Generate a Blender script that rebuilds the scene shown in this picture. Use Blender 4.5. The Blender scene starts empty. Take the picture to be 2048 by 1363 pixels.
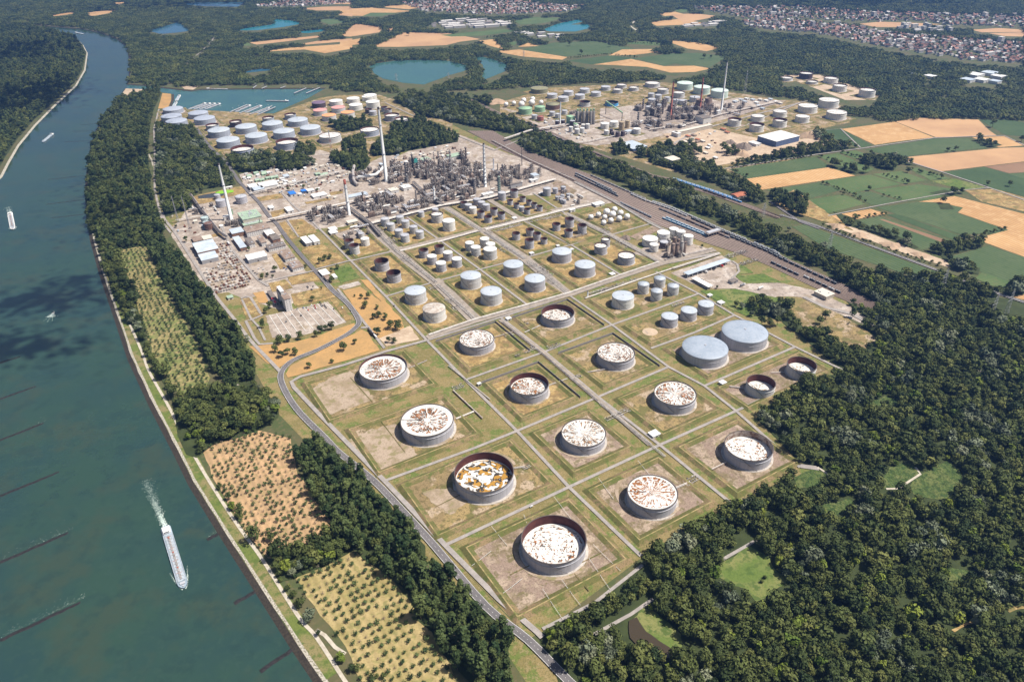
import bpy, math, random
import numpy as np
from mathutils import Vector, Matrix
from mathutils.geometry import tessellate_polygon
R_=math.radians
SC=bpy.context.scene
COL=SC.collection
# ---------------------------------------------------------------- camera, sky, sun, exposure
F_PX,PITCH,ROLL,HCAM=1474.0,R_(31.717),R_(-1.351),670.0
_cp,_sp,_cr,_sr=math.cos(PITCH),math.sin(PITCH),math.cos(ROLL),math.sin(ROLL)
_R=np.array([[_cr,-_sr,0],[_sr,_cr,0],[0,0,1]])@np.array([[1,0,0],[0,-_sp,-_cp],[0,_cp,-_sp]])
cd=bpy.data.cameras.new('camera'); cam=bpy.data.objects.new('camera',cd); COL.objects.link(cam)
cd.sensor_width=36; cd.lens=F_PX/2048*36; cd.clip_start=1; cd.clip_end=60000
mw=Matrix.Identity(4)
for i in range(3): mw[i][0]=_R[0,i]; mw[i][1]=-_R[1,i]; mw[i][2]=-_R[2,i]
mw[2][3]=HCAM; cam.matrix_world=mw; SC.camera=cam
SUN_EL,SUN_AZ=R_(60),R_(-4)            # light comes from +X; azimuth of the sun seen from the ground, measured from +X
w=bpy.data.worlds.new('World'); SC.world=w; w.use_nodes=True
nt=w.node_tree; bg=nt.nodes['Background']; sky=nt.nodes.new('ShaderNodeTexSky'); sky.sky_type='NISHITA'; sky.sun_disc=False
sky.sun_elevation=SUN_EL; sky.sun_rotation=math.pi/2-SUN_AZ; sky.dust_density=3.5; sky.altitude=120; nt.links.new(sky.outputs[0],bg.inputs[0]); bg.inputs[1].default_value=0.06
ld=bpy.data.lights.new('sun','SUN'); ld.energy=5.0; ld.angle=R_(.5); ld.color=(1,.93,.83)
sun=bpy.data.objects.new('sun',ld); COL.objects.link(sun)
sd=Vector((math.cos(SUN_EL)*math.cos(SUN_AZ),math.cos(SUN_EL)*math.sin(SUN_AZ),math.sin(SUN_EL)))
sun.rotation_euler=sd.to_track_quat('Z','Y').to_euler(); sun.location=sd*3000
SC.view_settings.view_transform='Standard'; SC.view_settings.look='None'; SC.view_settings.exposure=0.53; SC.view_settings.gamma=1
SC.cycles.max_bounces=5; SC.cycles.volume_bounces=0; SC.cycles.transparent_max_bounces=4
# ---------------------------------------------------------------- photo pixel -> place on the ground
TL=dict(p=(0,0,1),a=(0,0,2.924),b=(680,0,2.924),c=(1348,0,2.924),d=(0,430,2.924),e=(680,430,2.924),f=(1348,430,2.924),g=(0,897,2.924),
 h=(680,897,2.924),i=(1348,897,2.924),z1=(1000,980,6.817),z2=(700,650,6.817),z3=(1350,600,6.817),z4=(1400,800,6.817),z5=(400,200,5.105),
 z6=(1200,100,5.105),m1=(330,340,5.12),m2=(640,270,5.12),m3=(900,300,5.12),m4=(1150,370,5.12),m5=(1000,160,6.817),m6=(480,560,5.12))
def PX(t,x,y):
    o=TL[t]; return (o[0]+x/o[2],o[1]+y/o[2])
def G(px,py,z=0.0):
    d=_R.T@np.array([(px-1024)/F_PX,(py-681.5)/F_PX,1.0]); k=(z-HCAM)/d[2]
    return (float(d[0]*k),float(d[1]*k))
def depth(x,y,z): return float(_R[2]@np.array([x,y,z-HCAM]))
def proj(x,y,z):
    q=_R@np.array([x,y,z-HCAM]); return (1024+F_PX*q[0]/q[2],681.5+F_PX*q[1]/q[2])
def GT(t,pts,z=0.0): return [G(*PX(t,x,y),z) for x,y in pts]
YAW=R_(30.87); UA=np.array([math.cos(YAW),math.sin(YAW)]); UB=np.array([-math.sin(YAW),math.cos(YAW)])
def uv(p): return (float(UA@np.array(p)),float(UB@np.array(p)))
def xy(u,v): r=UA*u+UB*v; return (float(r[0]),float(r[1]))
rng=random.Random(7); nrg=np.random.default_rng(7)
# ---------------------------------------------------------------- materials
MATS={}
def mat(name,col,rough=.8,spots=(),rand=0.0,metal=0.0,spec=.3,stripes=None,coord='world',bump=None):
    """spots: (scale, low, high, colour[, amount]) noise-masked second colours in world space; rand: per-object brightness spread."""
    if name in MATS: return MATS[name]
    m=bpy.data.materials.new(name); m.use_nodes=True; n=m.node_tree.nodes; l=m.node_tree.links; b=n['Principled BSDF']
    b.inputs['Roughness'].default_value=rough; b.inputs['Metallic'].default_value=metal; b.inputs['Specular IOR Level'].default_value=spec
    m.diffuse_color=(*col,1)
    pos=n.new('ShaderNodeNewGeometry').outputs['Position'] if coord=='world' else n.new('ShaderNodeTexCoord').outputs['Object']
    if name.endswith('tank paint'):
        mpz=n.new('ShaderNodeMapping'); mpz.inputs['Scale'].default_value=(3,3,.15); l.new(pos,mpz.inputs[0]); pos=mpz.outputs[0]
    cur=n.new('ShaderNodeRGB'); cur.outputs[0].default_value=(*col,1); cur=cur.outputs[0]
    for s in spots:
        t=n.new('ShaderNodeTexNoise'); t.inputs['Scale'].default_value=s[0]; t.inputs['Detail'].default_value=5; t.inputs['Roughness'].default_value=.6; l.new(pos,t.inputs['Vector'])
        r=n.new('ShaderNodeMapRange'); r.inputs[1].default_value=s[1]; r.inputs[2].default_value=s[2]; r.inputs[4].default_value=s[4] if len(s)>4 else 1.0; l.new(t.outputs[0],r.inputs[0])
        x=n.new('ShaderNodeMix'); x.data_type='RGBA'; l.new(r.outputs[0],x.inputs[0]); l.new(cur,x.inputs[6]); x.inputs[7].default_value=(*s[3],1); cur=x.outputs[2]
    if stripes:  # (angle, period m, amount)
        mp=n.new('ShaderNodeMapping'); mp.inputs['Rotation'].default_value=(0,0,-stripes[0]); l.new(pos,mp.inputs[0])
        wv=n.new('ShaderNodeTexWave'); wv.inputs['Scale'].default_value=.314/stripes[1]; wv.inputs['Distortion'].default_value=1.2; wv.inputs['Detail'].default_value=3; wv.inputs['Detail Scale'].default_value=.6
        l.new(mp.outputs[0],wv.inputs['Vector'])
        r=n.new('ShaderNodeMapRange'); r.inputs[3].default_value=1-stripes[2]; r.inputs[4].default_value=1+stripes[2]; l.new(wv.outputs['Fac'],r.inputs[0])
        x=n.new('ShaderNodeVectorMath'); x.operation='SCALE'; l.new(cur,x.inputs[0]); l.new(r.outputs[0],x.inputs['Scale']); cur=x.outputs[0]
    if rand:
        oi=n.new('ShaderNodeObjectInfo'); r=n.new('ShaderNodeMapRange'); r.inputs[3].default_value=1-rand; r.inputs[4].default_value=1+rand; l.new(oi.outputs['Random'],r.inputs[0])
        x=n.new('ShaderNodeVectorMath'); x.operation='SCALE'; l.new(cur,x.inputs[0]); l.new(r.outputs[0],x.inputs['Scale']); cur=x.outputs[0]
    if bump:
        t=n.new('ShaderNodeTexNoise'); t.inputs['Scale'].default_value=bump[0]; t.inputs['Detail'].default_value=4; l.new(pos,t.inputs['Vector'])
        bp=n.new('ShaderNodeBump'); bp.inputs['Strength'].default_value=bump[1]; bp.inputs['Distance'].default_value=bump[2]; l.new(t.outputs[0],bp.inputs['Height']); l.new(bp.outputs[0],b.inputs['Normal'])
    l.new(cur,b.inputs['Base Color']); MATS[name]=m; return m
def leafmat(name,dark,light,rand=.3):
    m=bpy.data.materials.new(name); m.use_nodes=True; n=m.node_tree.nodes; l=m.node_tree.links; b=n['Principled BSDF']
    b.inputs['Roughness'].default_value=.75; b.inputs['Specular IOR Level'].default_value=.2
    g=n.new('ShaderNodeNewGeometry'); oi=n.new('ShaderNodeObjectInfo')
    t=n.new('ShaderNodeTexNoise'); t.inputs['Scale'].default_value=.35; t.inputs['Detail'].default_value=3; l.new(g.outputs['Position'],t.inputs['Vector'])
    t2=n.new('ShaderNodeTexNoise'); t2.inputs['Scale'].default_value=.016; t2.inputs['Detail'].default_value=2; l.new(g.outputs['Position'],t2.inputs['Vector'])
    a=n.new('ShaderNodeMath'); a.operation='MULTIPLY_ADD'; l.new(oi.outputs['Random'],a.inputs[0]); a.inputs[1].default_value=.95; a.inputs[2].default_value=-.5
    a2=n.new('ShaderNodeMath'); a2.operation='ADD'; l.new(a.outputs[0],a2.inputs[0]); l.new(t.outputs[0],a2.inputs[1])
    a3=n.new('ShaderNodeMath'); a3.operation='MULTIPLY_ADD'; l.new(t2.outputs[0],a3.inputs[0]); a3.inputs[1].default_value=1.1; a3.inputs[2].default_value=-.55
    a4=n.new('ShaderNodeMath'); a4.operation='ADD'; a4.use_clamp=True; l.new(a2.outputs[0],a4.inputs[0]); l.new(a3.outputs[0],a4.inputs[1])
    x=n.new('ShaderNodeMix'); x.data_type='RGBA'; l.new(a4.outputs[0],x.inputs[0]); x.inputs[6].default_value=(*dark,1); x.inputs[7].default_value=(*light,1)
    fm=n.new('ShaderNodeMath'); fm.operation='MULTIPLY'; l.new(oi.outputs['Random'],fm.inputs[0]); fm.inputs[1].default_value=7.31; fr=n.new('ShaderNodeMath'); fr.operation='FRACT'; l.new(fm.outputs[0],fr.inputs[0])
    gt=n.new('ShaderNodeMapRange'); gt.inputs[1].default_value=.55; gt.inputs[2].default_value=1.0; gt.inputs[4].default_value=.6; l.new(fr.outputs[0],gt.inputs[0])
    y=n.new('ShaderNodeMix'); y.data_type='RGBA'; l.new(gt.outputs[0],y.inputs[0]); l.new(x.outputs[2],y.inputs[6]); y.inputs[7].default_value=(light[0]*1.22,light[1]*1.1,light[2]*1.05,1); x=y
    l.new(x.outputs[2],b.inputs['Base Color']); m.diffuse_color=(*light,1); MATS[name]=m; return m
# ---------------------------------------------------------------- mesh collecting
class MB:
    def __init__(s): s.v=[]; s.f=[]; s.m=[]; s.sm=[]
    def add(s,vs,fs,mi=0,sm=False):
        o=len(s.v); s.v+=vs; s.f+=[tuple(i+o for i in f) for f in fs]; s.m+=[mi]*len(fs); s.sm+=[sm]*len(fs); return s
    def box(s,x0,y0,z0,x1,y1,z1,mi=0,bottom=False):
        v=[(x0,y0,z0),(x1,y0,z0),(x1,y1,z0),(x0,y1,z0),(x0,y0,z1),(x1,y0,z1),(x1,y1,z1),(x0,y1,z1)]
        f=[(4,5,6,7),(0,1,5,4),(1,2,6,5),(2,3,7,6),(3,0,4,7)]
        if bottom: f.append((3,2,1,0))
        return s.add(v,f,mi)
    def lathe(s,prof,n=24,mi=0,cx=0,cy=0,sm=True,cap=False):
        v=[];f=[]
        for r,z in prof:
            for k in range(n): a=2*math.pi*k/n; v.append((cx+r*math.cos(a),cy+r*math.sin(a),z))
        for j in range(len(prof)-1):
            for k in range(n): k2=(k+1)%n; f.append((j*n+k,j*n+k2,(j+1)*n+k2,(j+1)*n+k))
        s.add(v,f,mi,sm)
        if cap: s.add([v[(len(prof)-1)*n+k] for k in range(n)],[tuple(range(n))],mi)
        return s
    def cyl(s,cx,cy,z0,z1,r,n=12,mi=0,r2=None): return s.lathe([(r,z0),(r if r2 is None else r2,z1)],n,mi,cx,cy,cap=True)
    def tube(s,path,r,n=6,mi=0):
        P=[Vector(p) for p in path]; v=[];f=[]
        for i,p in enumerate(P):
            d=(P[min(i+1,len(P)-1)]-P[max(i-1,0)]).normalized(); up=Vector((0,0,1)) if abs(d.z)<.9 else Vector((1,0,0))
            a=d.cross(up).normalized(); b=d.cross(a)
            for k in range(n): t=2*math.pi*k/n; v.append(tuple(p+a*(r*math.cos(t))+b*(r*math.sin(t))))
        for i in range(len(P)-1):
            for k in range(n): k2=(k+1)%n; f.append((i*n+k,i*n+k2,(i+1)*n+k2,(i+1)*n+k))
        s.add(v,f,mi,True); s.add(v[:n],[tuple(range(n))[::-1]],mi); s.add(v[-n:],[tuple(range(n))],mi); return s
    def hcyl(s,x0,x1,y,z,r,n=10,mi=0): return s.tube([(x0,y,z),(x1,y,z)],r,n,mi)
    def prism(s,pts,z0,z1,mi=0,side=None):
        n=len(pts); v=[(x,y,z0) for x,y in pts]+[(x,y,z1) for x,y in pts]
        s.add(v,[(i,(i+1)%n,n+(i+1)%n,n+i) for i in range(n)],mi if side is None else side); s.add(v[n:],[tuple(range(n))],mi); return s
    def mesh(s,name,mats):
        me=bpy.data.meshes.new(name); me.from_pydata(s.v,[],s.f)
        for m in mats: me.materials.append(m)
        if len(mats)>1: me.polygons.foreach_set('material_index',s.m)
        me.polygons.foreach_set('use_smooth',s.sm); me.update(); return me
    def build(s,name,mats,parent=None,loc=(0,0,0),rz=0,scale=None):
        if not isinstance(mats,(list,tuple)): mats=[mats]
        return obj(name,s.mesh(name,mats),parent,loc,rz,scale)
def obj(name,me,parent=None,loc=(0,0,0),rz=0,scale=None):
    o=bpy.data.objects.new(name,me); COL.objects.link(o); o.location=loc; o.rotation_euler=(0,0,rz)
    if scale is not None: o.scale=scale if isinstance(scale,tuple) else (scale,)*3
    if parent: o.parent=parent
    return o
def tag(o,label,cat,group=None,kind=None):
    o['label']=label; o['category']=cat
    if group: o['group']=group
    if kind: o['kind']=kind
    return o
def thing(name,label,cat,loc=(0,0,0),rz=0,group=None): return tag(obj(name,None,None,loc,rz),label,cat,group)
def copy_tree(o,loc,rz,scale=None,label=None,group=None):
    c=o.copy(); COL.objects.link(c); c.location=loc; c.rotation_euler=(0,0,rz)
    if scale is not None: c.scale=scale if isinstance(scale,tuple) else (scale,)*3
    if label: c['label']=label
    if group: c['group']=group
    for ch in KIDS.get(o.name,()):
        d=ch.copy(); COL.objects.link(d); d.parent=c
        for g in KIDS.get(ch.name,()):
            e=g.copy(); COL.objects.link(e); e.parent=d
    return c
KIDS={}
def kid(o,parent): KIDS.setdefault(parent.name,[]).append(o); return o
def struct(o): o['kind']='structure'; return o
# flat ground sheets ------------------------------------------------
def ragged(pts,step,amp):
    out=[]; n=len(pts)
    for i in range(n):
        a=np.array(pts[i]); b=np.array(pts[(i+1)%n]); L=np.linalg.norm(b-a); k=max(1,int(L/step)); nn=np.array([-(b-a)[1],(b-a)[0]])/max(L,1e-6)
        for j in range(k):
            p=a+(b-a)*j/k
            if j: p=p+nn*rng.uniform(-amp,amp)
            out.append((float(p[0]),float(p[1])))
    return out
def sheet_mesh(mb,pts,z,mi=0):
    tris=tessellate_polygon([[Vector((x,y,0)) for x,y in pts]])
    v=[(x,y,z) for x,y in pts]; fs=[]
    for a,b,c in tris:
        ar=(v[b][0]-v[a][0])*(v[c][1]-v[a][1])-(v[b][1]-v[a][1])*(v[c][0]-v[a][0]); fs.append((a,b,c) if ar>0 else (a,c,b))
    mb.add(v,fs,mi)
def sheet(name,pts,m,z,jit=None):
    if jit: pts=ragged(pts,*jit)
    mb=MB(); sheet_mesh(mb,pts,z); return struct(mb.build(name,m))
def ribbon_pts(path,wd):
    P=[np.array(p) for p in path]; L=[];Rr=[]
    for i,p in enumerate(P):
        d=P[min(i+1,len(P)-1)]-P[max(i-1,0)]; d=d/np.linalg.norm(d); n=np.array([-d[1],d[0]]); ww=wd if not isinstance(wd,(list,tuple)) else wd[i]
        L.append(p+n*ww/2); Rr.append(p-n*ww/2)
    return L,Rr
def ribbon_add(mb,path,wd,z,mi=0,off=0.0):
    if off:
        l,_=ribbon_pts(path,2*off) if off>0 else (ribbon_pts(path,-2*off)[1],0); path=l
    L,Rr=ribbon_pts(path,wd); n=len(L)
    v=[(float(p[0]),float(p[1]),z) for p in L]+[(float(p[0]),float(p[1]),z) for p in Rr]
    mb.add(v,[(i+1,i,n+i,n+i+1) for i in range(n-1)],mi)
def smooth(path,k=4):
    P=[np.array(p) for p in path]; out=[]
    for i in range(len(P)-1):
        p0,p1,p2,p3=P[max(i-1,0)],P[i],P[i+1],P[min(i+2,len(P)-1)]
        for j in range(k):
            t=j/k; out.append(tuple(.5*((2*p1)+(-p0+p2)*t+(2*p0-5*p1+4*p2-p3)*t*t+(-p0+3*p1-3*p2+p3)*t**3)))
    out.append(tuple(P[-1])); return out
def inside(P,poly):
    x,y=P[:,0],P[:,1]; c=np.zeros(len(P),bool); n=len(poly)
    for i in range(n):
        x0,y0=poly[i]; x1,y1=poly[(i+1)%n]
        if y0==y1: continue
        k=((y0>y)!=(y1>y))&(x<(x1-x0)*(y-y0)/(y1-y0)+x0); c^=k
    return c
NOTREE=[]; HAZE_D=5.2e-5
# ================================================================ SETTING
land_m=mat('land',(.09,.085,.04),.95,[(.02,.42,.6,(.06,.08,.028)),(.15,.5,.65,(.13,.105,.055),.6)])
water_m=mat('river water',(.026,.058,.040),.08,[(.004,.42,.6,(.020,.048,.045)),(.012,.5,.62,(.036,.056,.036),.8),(.035,.52,.62,(.018,.042,.036),.5),(.1,.52,.64,(.030,.062,.046),.5)],spec=.85,bump=(.16,.32,.6))
stone_w=mat('pale riprap',(.42,.39,.34),.95,[(.5,.45,.6,(.16,.15,.10))])
stone_d=mat('wet stones',(.055,.045,.035),.9,[(.4,.4,.6,(.03,.025,.02))])
verge_m=mat('mown verge',(.18,.148,.058),.95,[(.018,.46,.56,(.235,.18,.08)),(.045,.5,.58,(.10,.145,.03),.85),(.2,.52,.6,(.27,.21,.11),.6),(.6,.5,.6,(.06,.07,.02),.55)])
dry_m=mat('dry grass',(.31,.21,.085),.95,[(.025,.46,.56,(.22,.15,.07)),(.06,.5,.58,(.42,.31,.14),.85),(.045,.53,.6,(.13,.125,.04),.8),(.2,.54,.6,(.17,.12,.055),.7),(.6,.5,.6,(.15,.10,.045),.5)])
hay_m=mat('parched meadow',(.42,.25,.10),.95,[(.03,.42,.62,(.33,.21,.09)),(.3,.5,.7,(.25,.17,.07),.6)])
soil_m=mat('bund soil',(.25,.185,.145),.95,[(.02,.47,.55,(.17,.135,.075)),(.04,.52,.6,(.37,.29,.22)),(.07,.54,.6,(.13,.115,.045),.8),(.2,.53,.6,(.33,.26,.2),.6),(.6,.5,.6,(.11,.08,.06),.55)])
bundgr_m=mat('bund grass',(.225,.165,.085),.95,[(.02,.47,.55,(.30,.22,.10)),(.045,.51,.57,(.115,.115,.038),.85),(.03,.54,.60,(.38,.295,.21)),(.15,.54,.6,(.13,.10,.045),.8),(.6,.5,.6,(.08,.065,.025),.5)])
pave_m=mat('concrete yard',(.39,.33,.28),.9,[(.018,.46,.56,(.29,.24,.20)),(.04,.53,.6,(.50,.45,.40),.8),(.03,.55,.62,(.26,.20,.12),.7),(.12,.53,.6,(.19,.16,.14),.6),(.6,.5,.6,(.2,.17,.15),.6)])
road_m=mat('service concrete',(.33,.30,.28),.9,[(.1,.4,.6,(.26,.24,.225)),(.6,.5,.65,(.2,.18,.17),.5)])
asph_m=mat('asphalt',(.145,.135,.14),.9,[(.05,.4,.65,(.11,.105,.11))])
path_m=mat('gravel path',(.46,.42,.35),.95,[(.2,.45,.65,(.36,.32,.26))])
white_m=mat('road paint',(.75,.75,.72),.7)
wheat_m=mat('wheat',(.45,.275,.125),.95,[(.006,.44,.58,(.38,.225,.10)),(.04,.5,.62,(.50,.33,.17),.7)],stripes=(R_(20),9,.16))
wheat2_m=mat('stubble',(.46,.285,.15),.95,[(.005,.4,.6,(.38,.23,.125))],stripes=(R_(70),9,.09))
green_m=mat('green crop',(.055,.09,.035),.95,[(.008,.4,.62,(.075,.105,.045)),(.06,.5,.7,(.04,.07,.025),.6)],stripes=(R_(25),9,.16))
green2_m=mat('meadow green',(.085,.125,.045),.95,[(.01,.4,.6,(.06,.105,.035)),(.08,.5,.7,(.13,.13,.06),.6)],stripes=(R_(115),8,.05))
dkgreen_m=mat('maize',(.042,.075,.03),.95,[(.01,.4,.6,(.055,.09,.035)),(.08,.5,.7,(.03,.055,.02),.6)],stripes=(R_(25),5,.1))
brown_m=mat('ploughed',(.23,.14,.085),.95,[(.01,.4,.6,(.19,.115,.07))],stripes=(R_(20),6,.08))
sand_m=mat('sand heap ground',(.46,.36,.26),.95,[(.03,.4,.6,(.36,.27,.19)),(.15,.5,.7,(.55,.45,.34),.7)])
lawn_m=mat('lawn',(.10,.145,.032),.95,[(.025,.46,.57,(.18,.185,.065)),(.1,.5,.58,(.055,.095,.02),.85),(.5,.5,.65,(.05,.085,.015),.5)])
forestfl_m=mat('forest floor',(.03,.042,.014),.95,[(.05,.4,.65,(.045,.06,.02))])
scrub_m=mat('scrub',(.07,.105,.028),.95,[(.06,.46,.57,(.12,.14,.045)),(.16,.5,.58,(.03,.06,.015),.85),(.5,.5,.6,(.02,.04,.01),.7)],bump=(.3,1,2.5))
lake_m=mat('lake water',(.05,.13,.115),.12,[(.006,.4,.6,(.045,.12,.115))],spec=.5)
turq_m=mat('turquoise lake',(.03,.19,.24),.15,spec=.5)
bluel_m=mat('blue lake',(.04,.12,.19),.12,spec=.5)
harbor_m=mat('harbour water',(.05,.125,.115),.14,[(.01,.4,.65,(.035,.10,.105))],spec=.5,bump=(.2,.2,.4))
ballast_m=mat('track ballast',(.27,.21,.18),.95,[(.03,.4,.6,(.25,.2,.165)),(.3,.45,.65,(.14,.105,.095),.7)])
bundside_m=mat('bund bank',(.115,.108,.036),.95,[(.03,.46,.56,(.22,.155,.085)),(.09,.5,.62,(.08,.105,.025),.8),(.6,.5,.62,(.05,.065,.016),.6)])
bundtop_m=mat('bund crest',(.34,.255,.13),.95,[(.1,.4,.6,(.14,.15,.045))])
ZW=-3.0
bank=[(760,1500),(655,1380),(646,1363),(595,1288.6),(523,1177),(448,1061),(386,962),(354,897),(308,809.6),(263,714),(236,635),(205,546),(186,478),(178,430),(174.4,376),(179.5,325),(185,294),(193,263),(208.6,236),(239,198),(250,178),(304,179.5),(325,185),(344,188),(344,198),(337,217),(380,219),(438,222),(458,224),(547,227),(564,219),(619,195),(652,176),(560,176),(400,178),(383,181),(342,176),(301,171),(256.5,167.6),(260,154),(263,126),(255,92),(236,77),(202,65),(164,57),(85,51),(34,48),(-60,45)]
BR=[G(*p) for p in bank]
lbank=[(-700,700),(-60,410),(0,352),(14,325),(34,291),(68,250),(106,212),(150,171),(168,140),(173,106),(164,89),(144,70),(85.5,58),(34,53),(-60,50)]
BL=[G(*p) for p in lbank]
far=[(-9000,BR[-1][1]+300),(-9000,16000),(16000,16000),(16000,-900),(BR[0][0],-900)]
struct(sheet('land',BR+far,land_m,0)); 
sheet('far_bank_land',BL+[(-9000,BL[-1][1]),(-9000,BL[0][1])],land_m,0)
sheet('river',[(-9000,-900),(1500,-900),(1500,6500),(-9000,6500)],water_m,ZW)
def slope(name,path,out,m,w0=8,z1=-3.4,side=1):
    L,Rr=ribbon_pts(path,2*w0); q=L if side>0 else Rr; n=len(path)
    v=[(x,y,.02) for x,y in path]+[(float(p[0]),float(p[1]),z1) for p in q]
    f=[(i,i+1,n+i+1,n+i) if side<0 else (i+1,i,n+i,n+i+1) for i in range(n-1)]
    mb=MB().add(v,f,0); return struct(mb.build(name,m))
slope('river_bank_stones',BR,1,stone_d)
slope('river_bank_stones',BL,1,stone_w,w0=6,side=-1)
mb=MB(); ribbon_add(mb,ragged(BR[:21],25,1)[:-20],4.5,.05,0,off=-2.5); struct(mb.build('stone_edge',stone_w))
sheet('harbour_water',GT('p',[(247,190),(258,165),(402,174),(560,171),(660,170),(622,198),(566,224),(547,231),(440,228),(337,221),(332,190)],ZW),harbor_m,ZW+.08)
sheet('sand_spit',GT('a',[(700,580),(735,518),(890,524),(860,545),(760,590)]),sand_m,.1)
sheet('sand_spit',GT('a',[(925,635),(950,545),(1000,550),(1000,590),(980,635)]),hay_m,.1)
sheet('harbour_bank',GT('a',[(1060,505),(1170,500),(1130,525),(1080,522)]),sand_m,.1)
# lakes
for nm,m,t,pts in [('lake',lake_m,'b',[(170,390),(210,372),(330,355),(480,350),(620,355),(740,380),(755,400),(720,418),(640,440),(560,470),(490,495),(370,485),(250,460),(200,430)]),
 ('lake',lake_m,'b',[(790,330),(880,340),(970,375),(990,395),(960,420),(850,465),(825,470),(840,420),(835,380),(800,350)]),
 ('lake',turq_m,'b',[(1185,175),(1270,140),(1390,115),(1430,125),(1350,145),(1450,145),(1480,160),(1380,185),(1230,185)]),
 ('lake',bluel_m,'a',[(865,180),(960,155),(1040,130),(1080,150),(1115,180),(1050,190),(940,200)]),
 ('lake',turq_m,'a',[(1350,180),(1480,160),(1590,145),(1600,110),(1730,125),(1760,140),(1650,160),(1500,178)]),
 ('lake',turq_m,'a',[(1700,190),(1850,175),(1920,170),(1880,185),(1800,195)]),
 ('lake',bluel_m,'a',[(1060,25),(1150,15),(1440,12),(1390,40),(1200,38)]),
 ('lake',bluel_m,'a',[(1400,425),(1500,405),(1600,400),(1590,412),(1450,425)])]:
    p=GT(t,pts); NOTREE.append(p); k_=len(NOTREE); sheet(nm,p,m,.25+.002*k_)
# forest floors (dark ground under the woods)
sheet('forest_floor',GT('p',[(1075,1262),(1150,1225),(1285,1130),(1340,1075),(1450,1010),(1640,945),(1600,930),(1510,835),(1640,760),(1690,740),(1590,660),(1480,610),(1560,600),(1700,700),(1760,640),(1690,600),(1650,540),(1700,560),(1850,560),(2080,610),(2300,700),(2500,1500),(1150,1500)]),forestfl_m,.05,(30,4))
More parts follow.
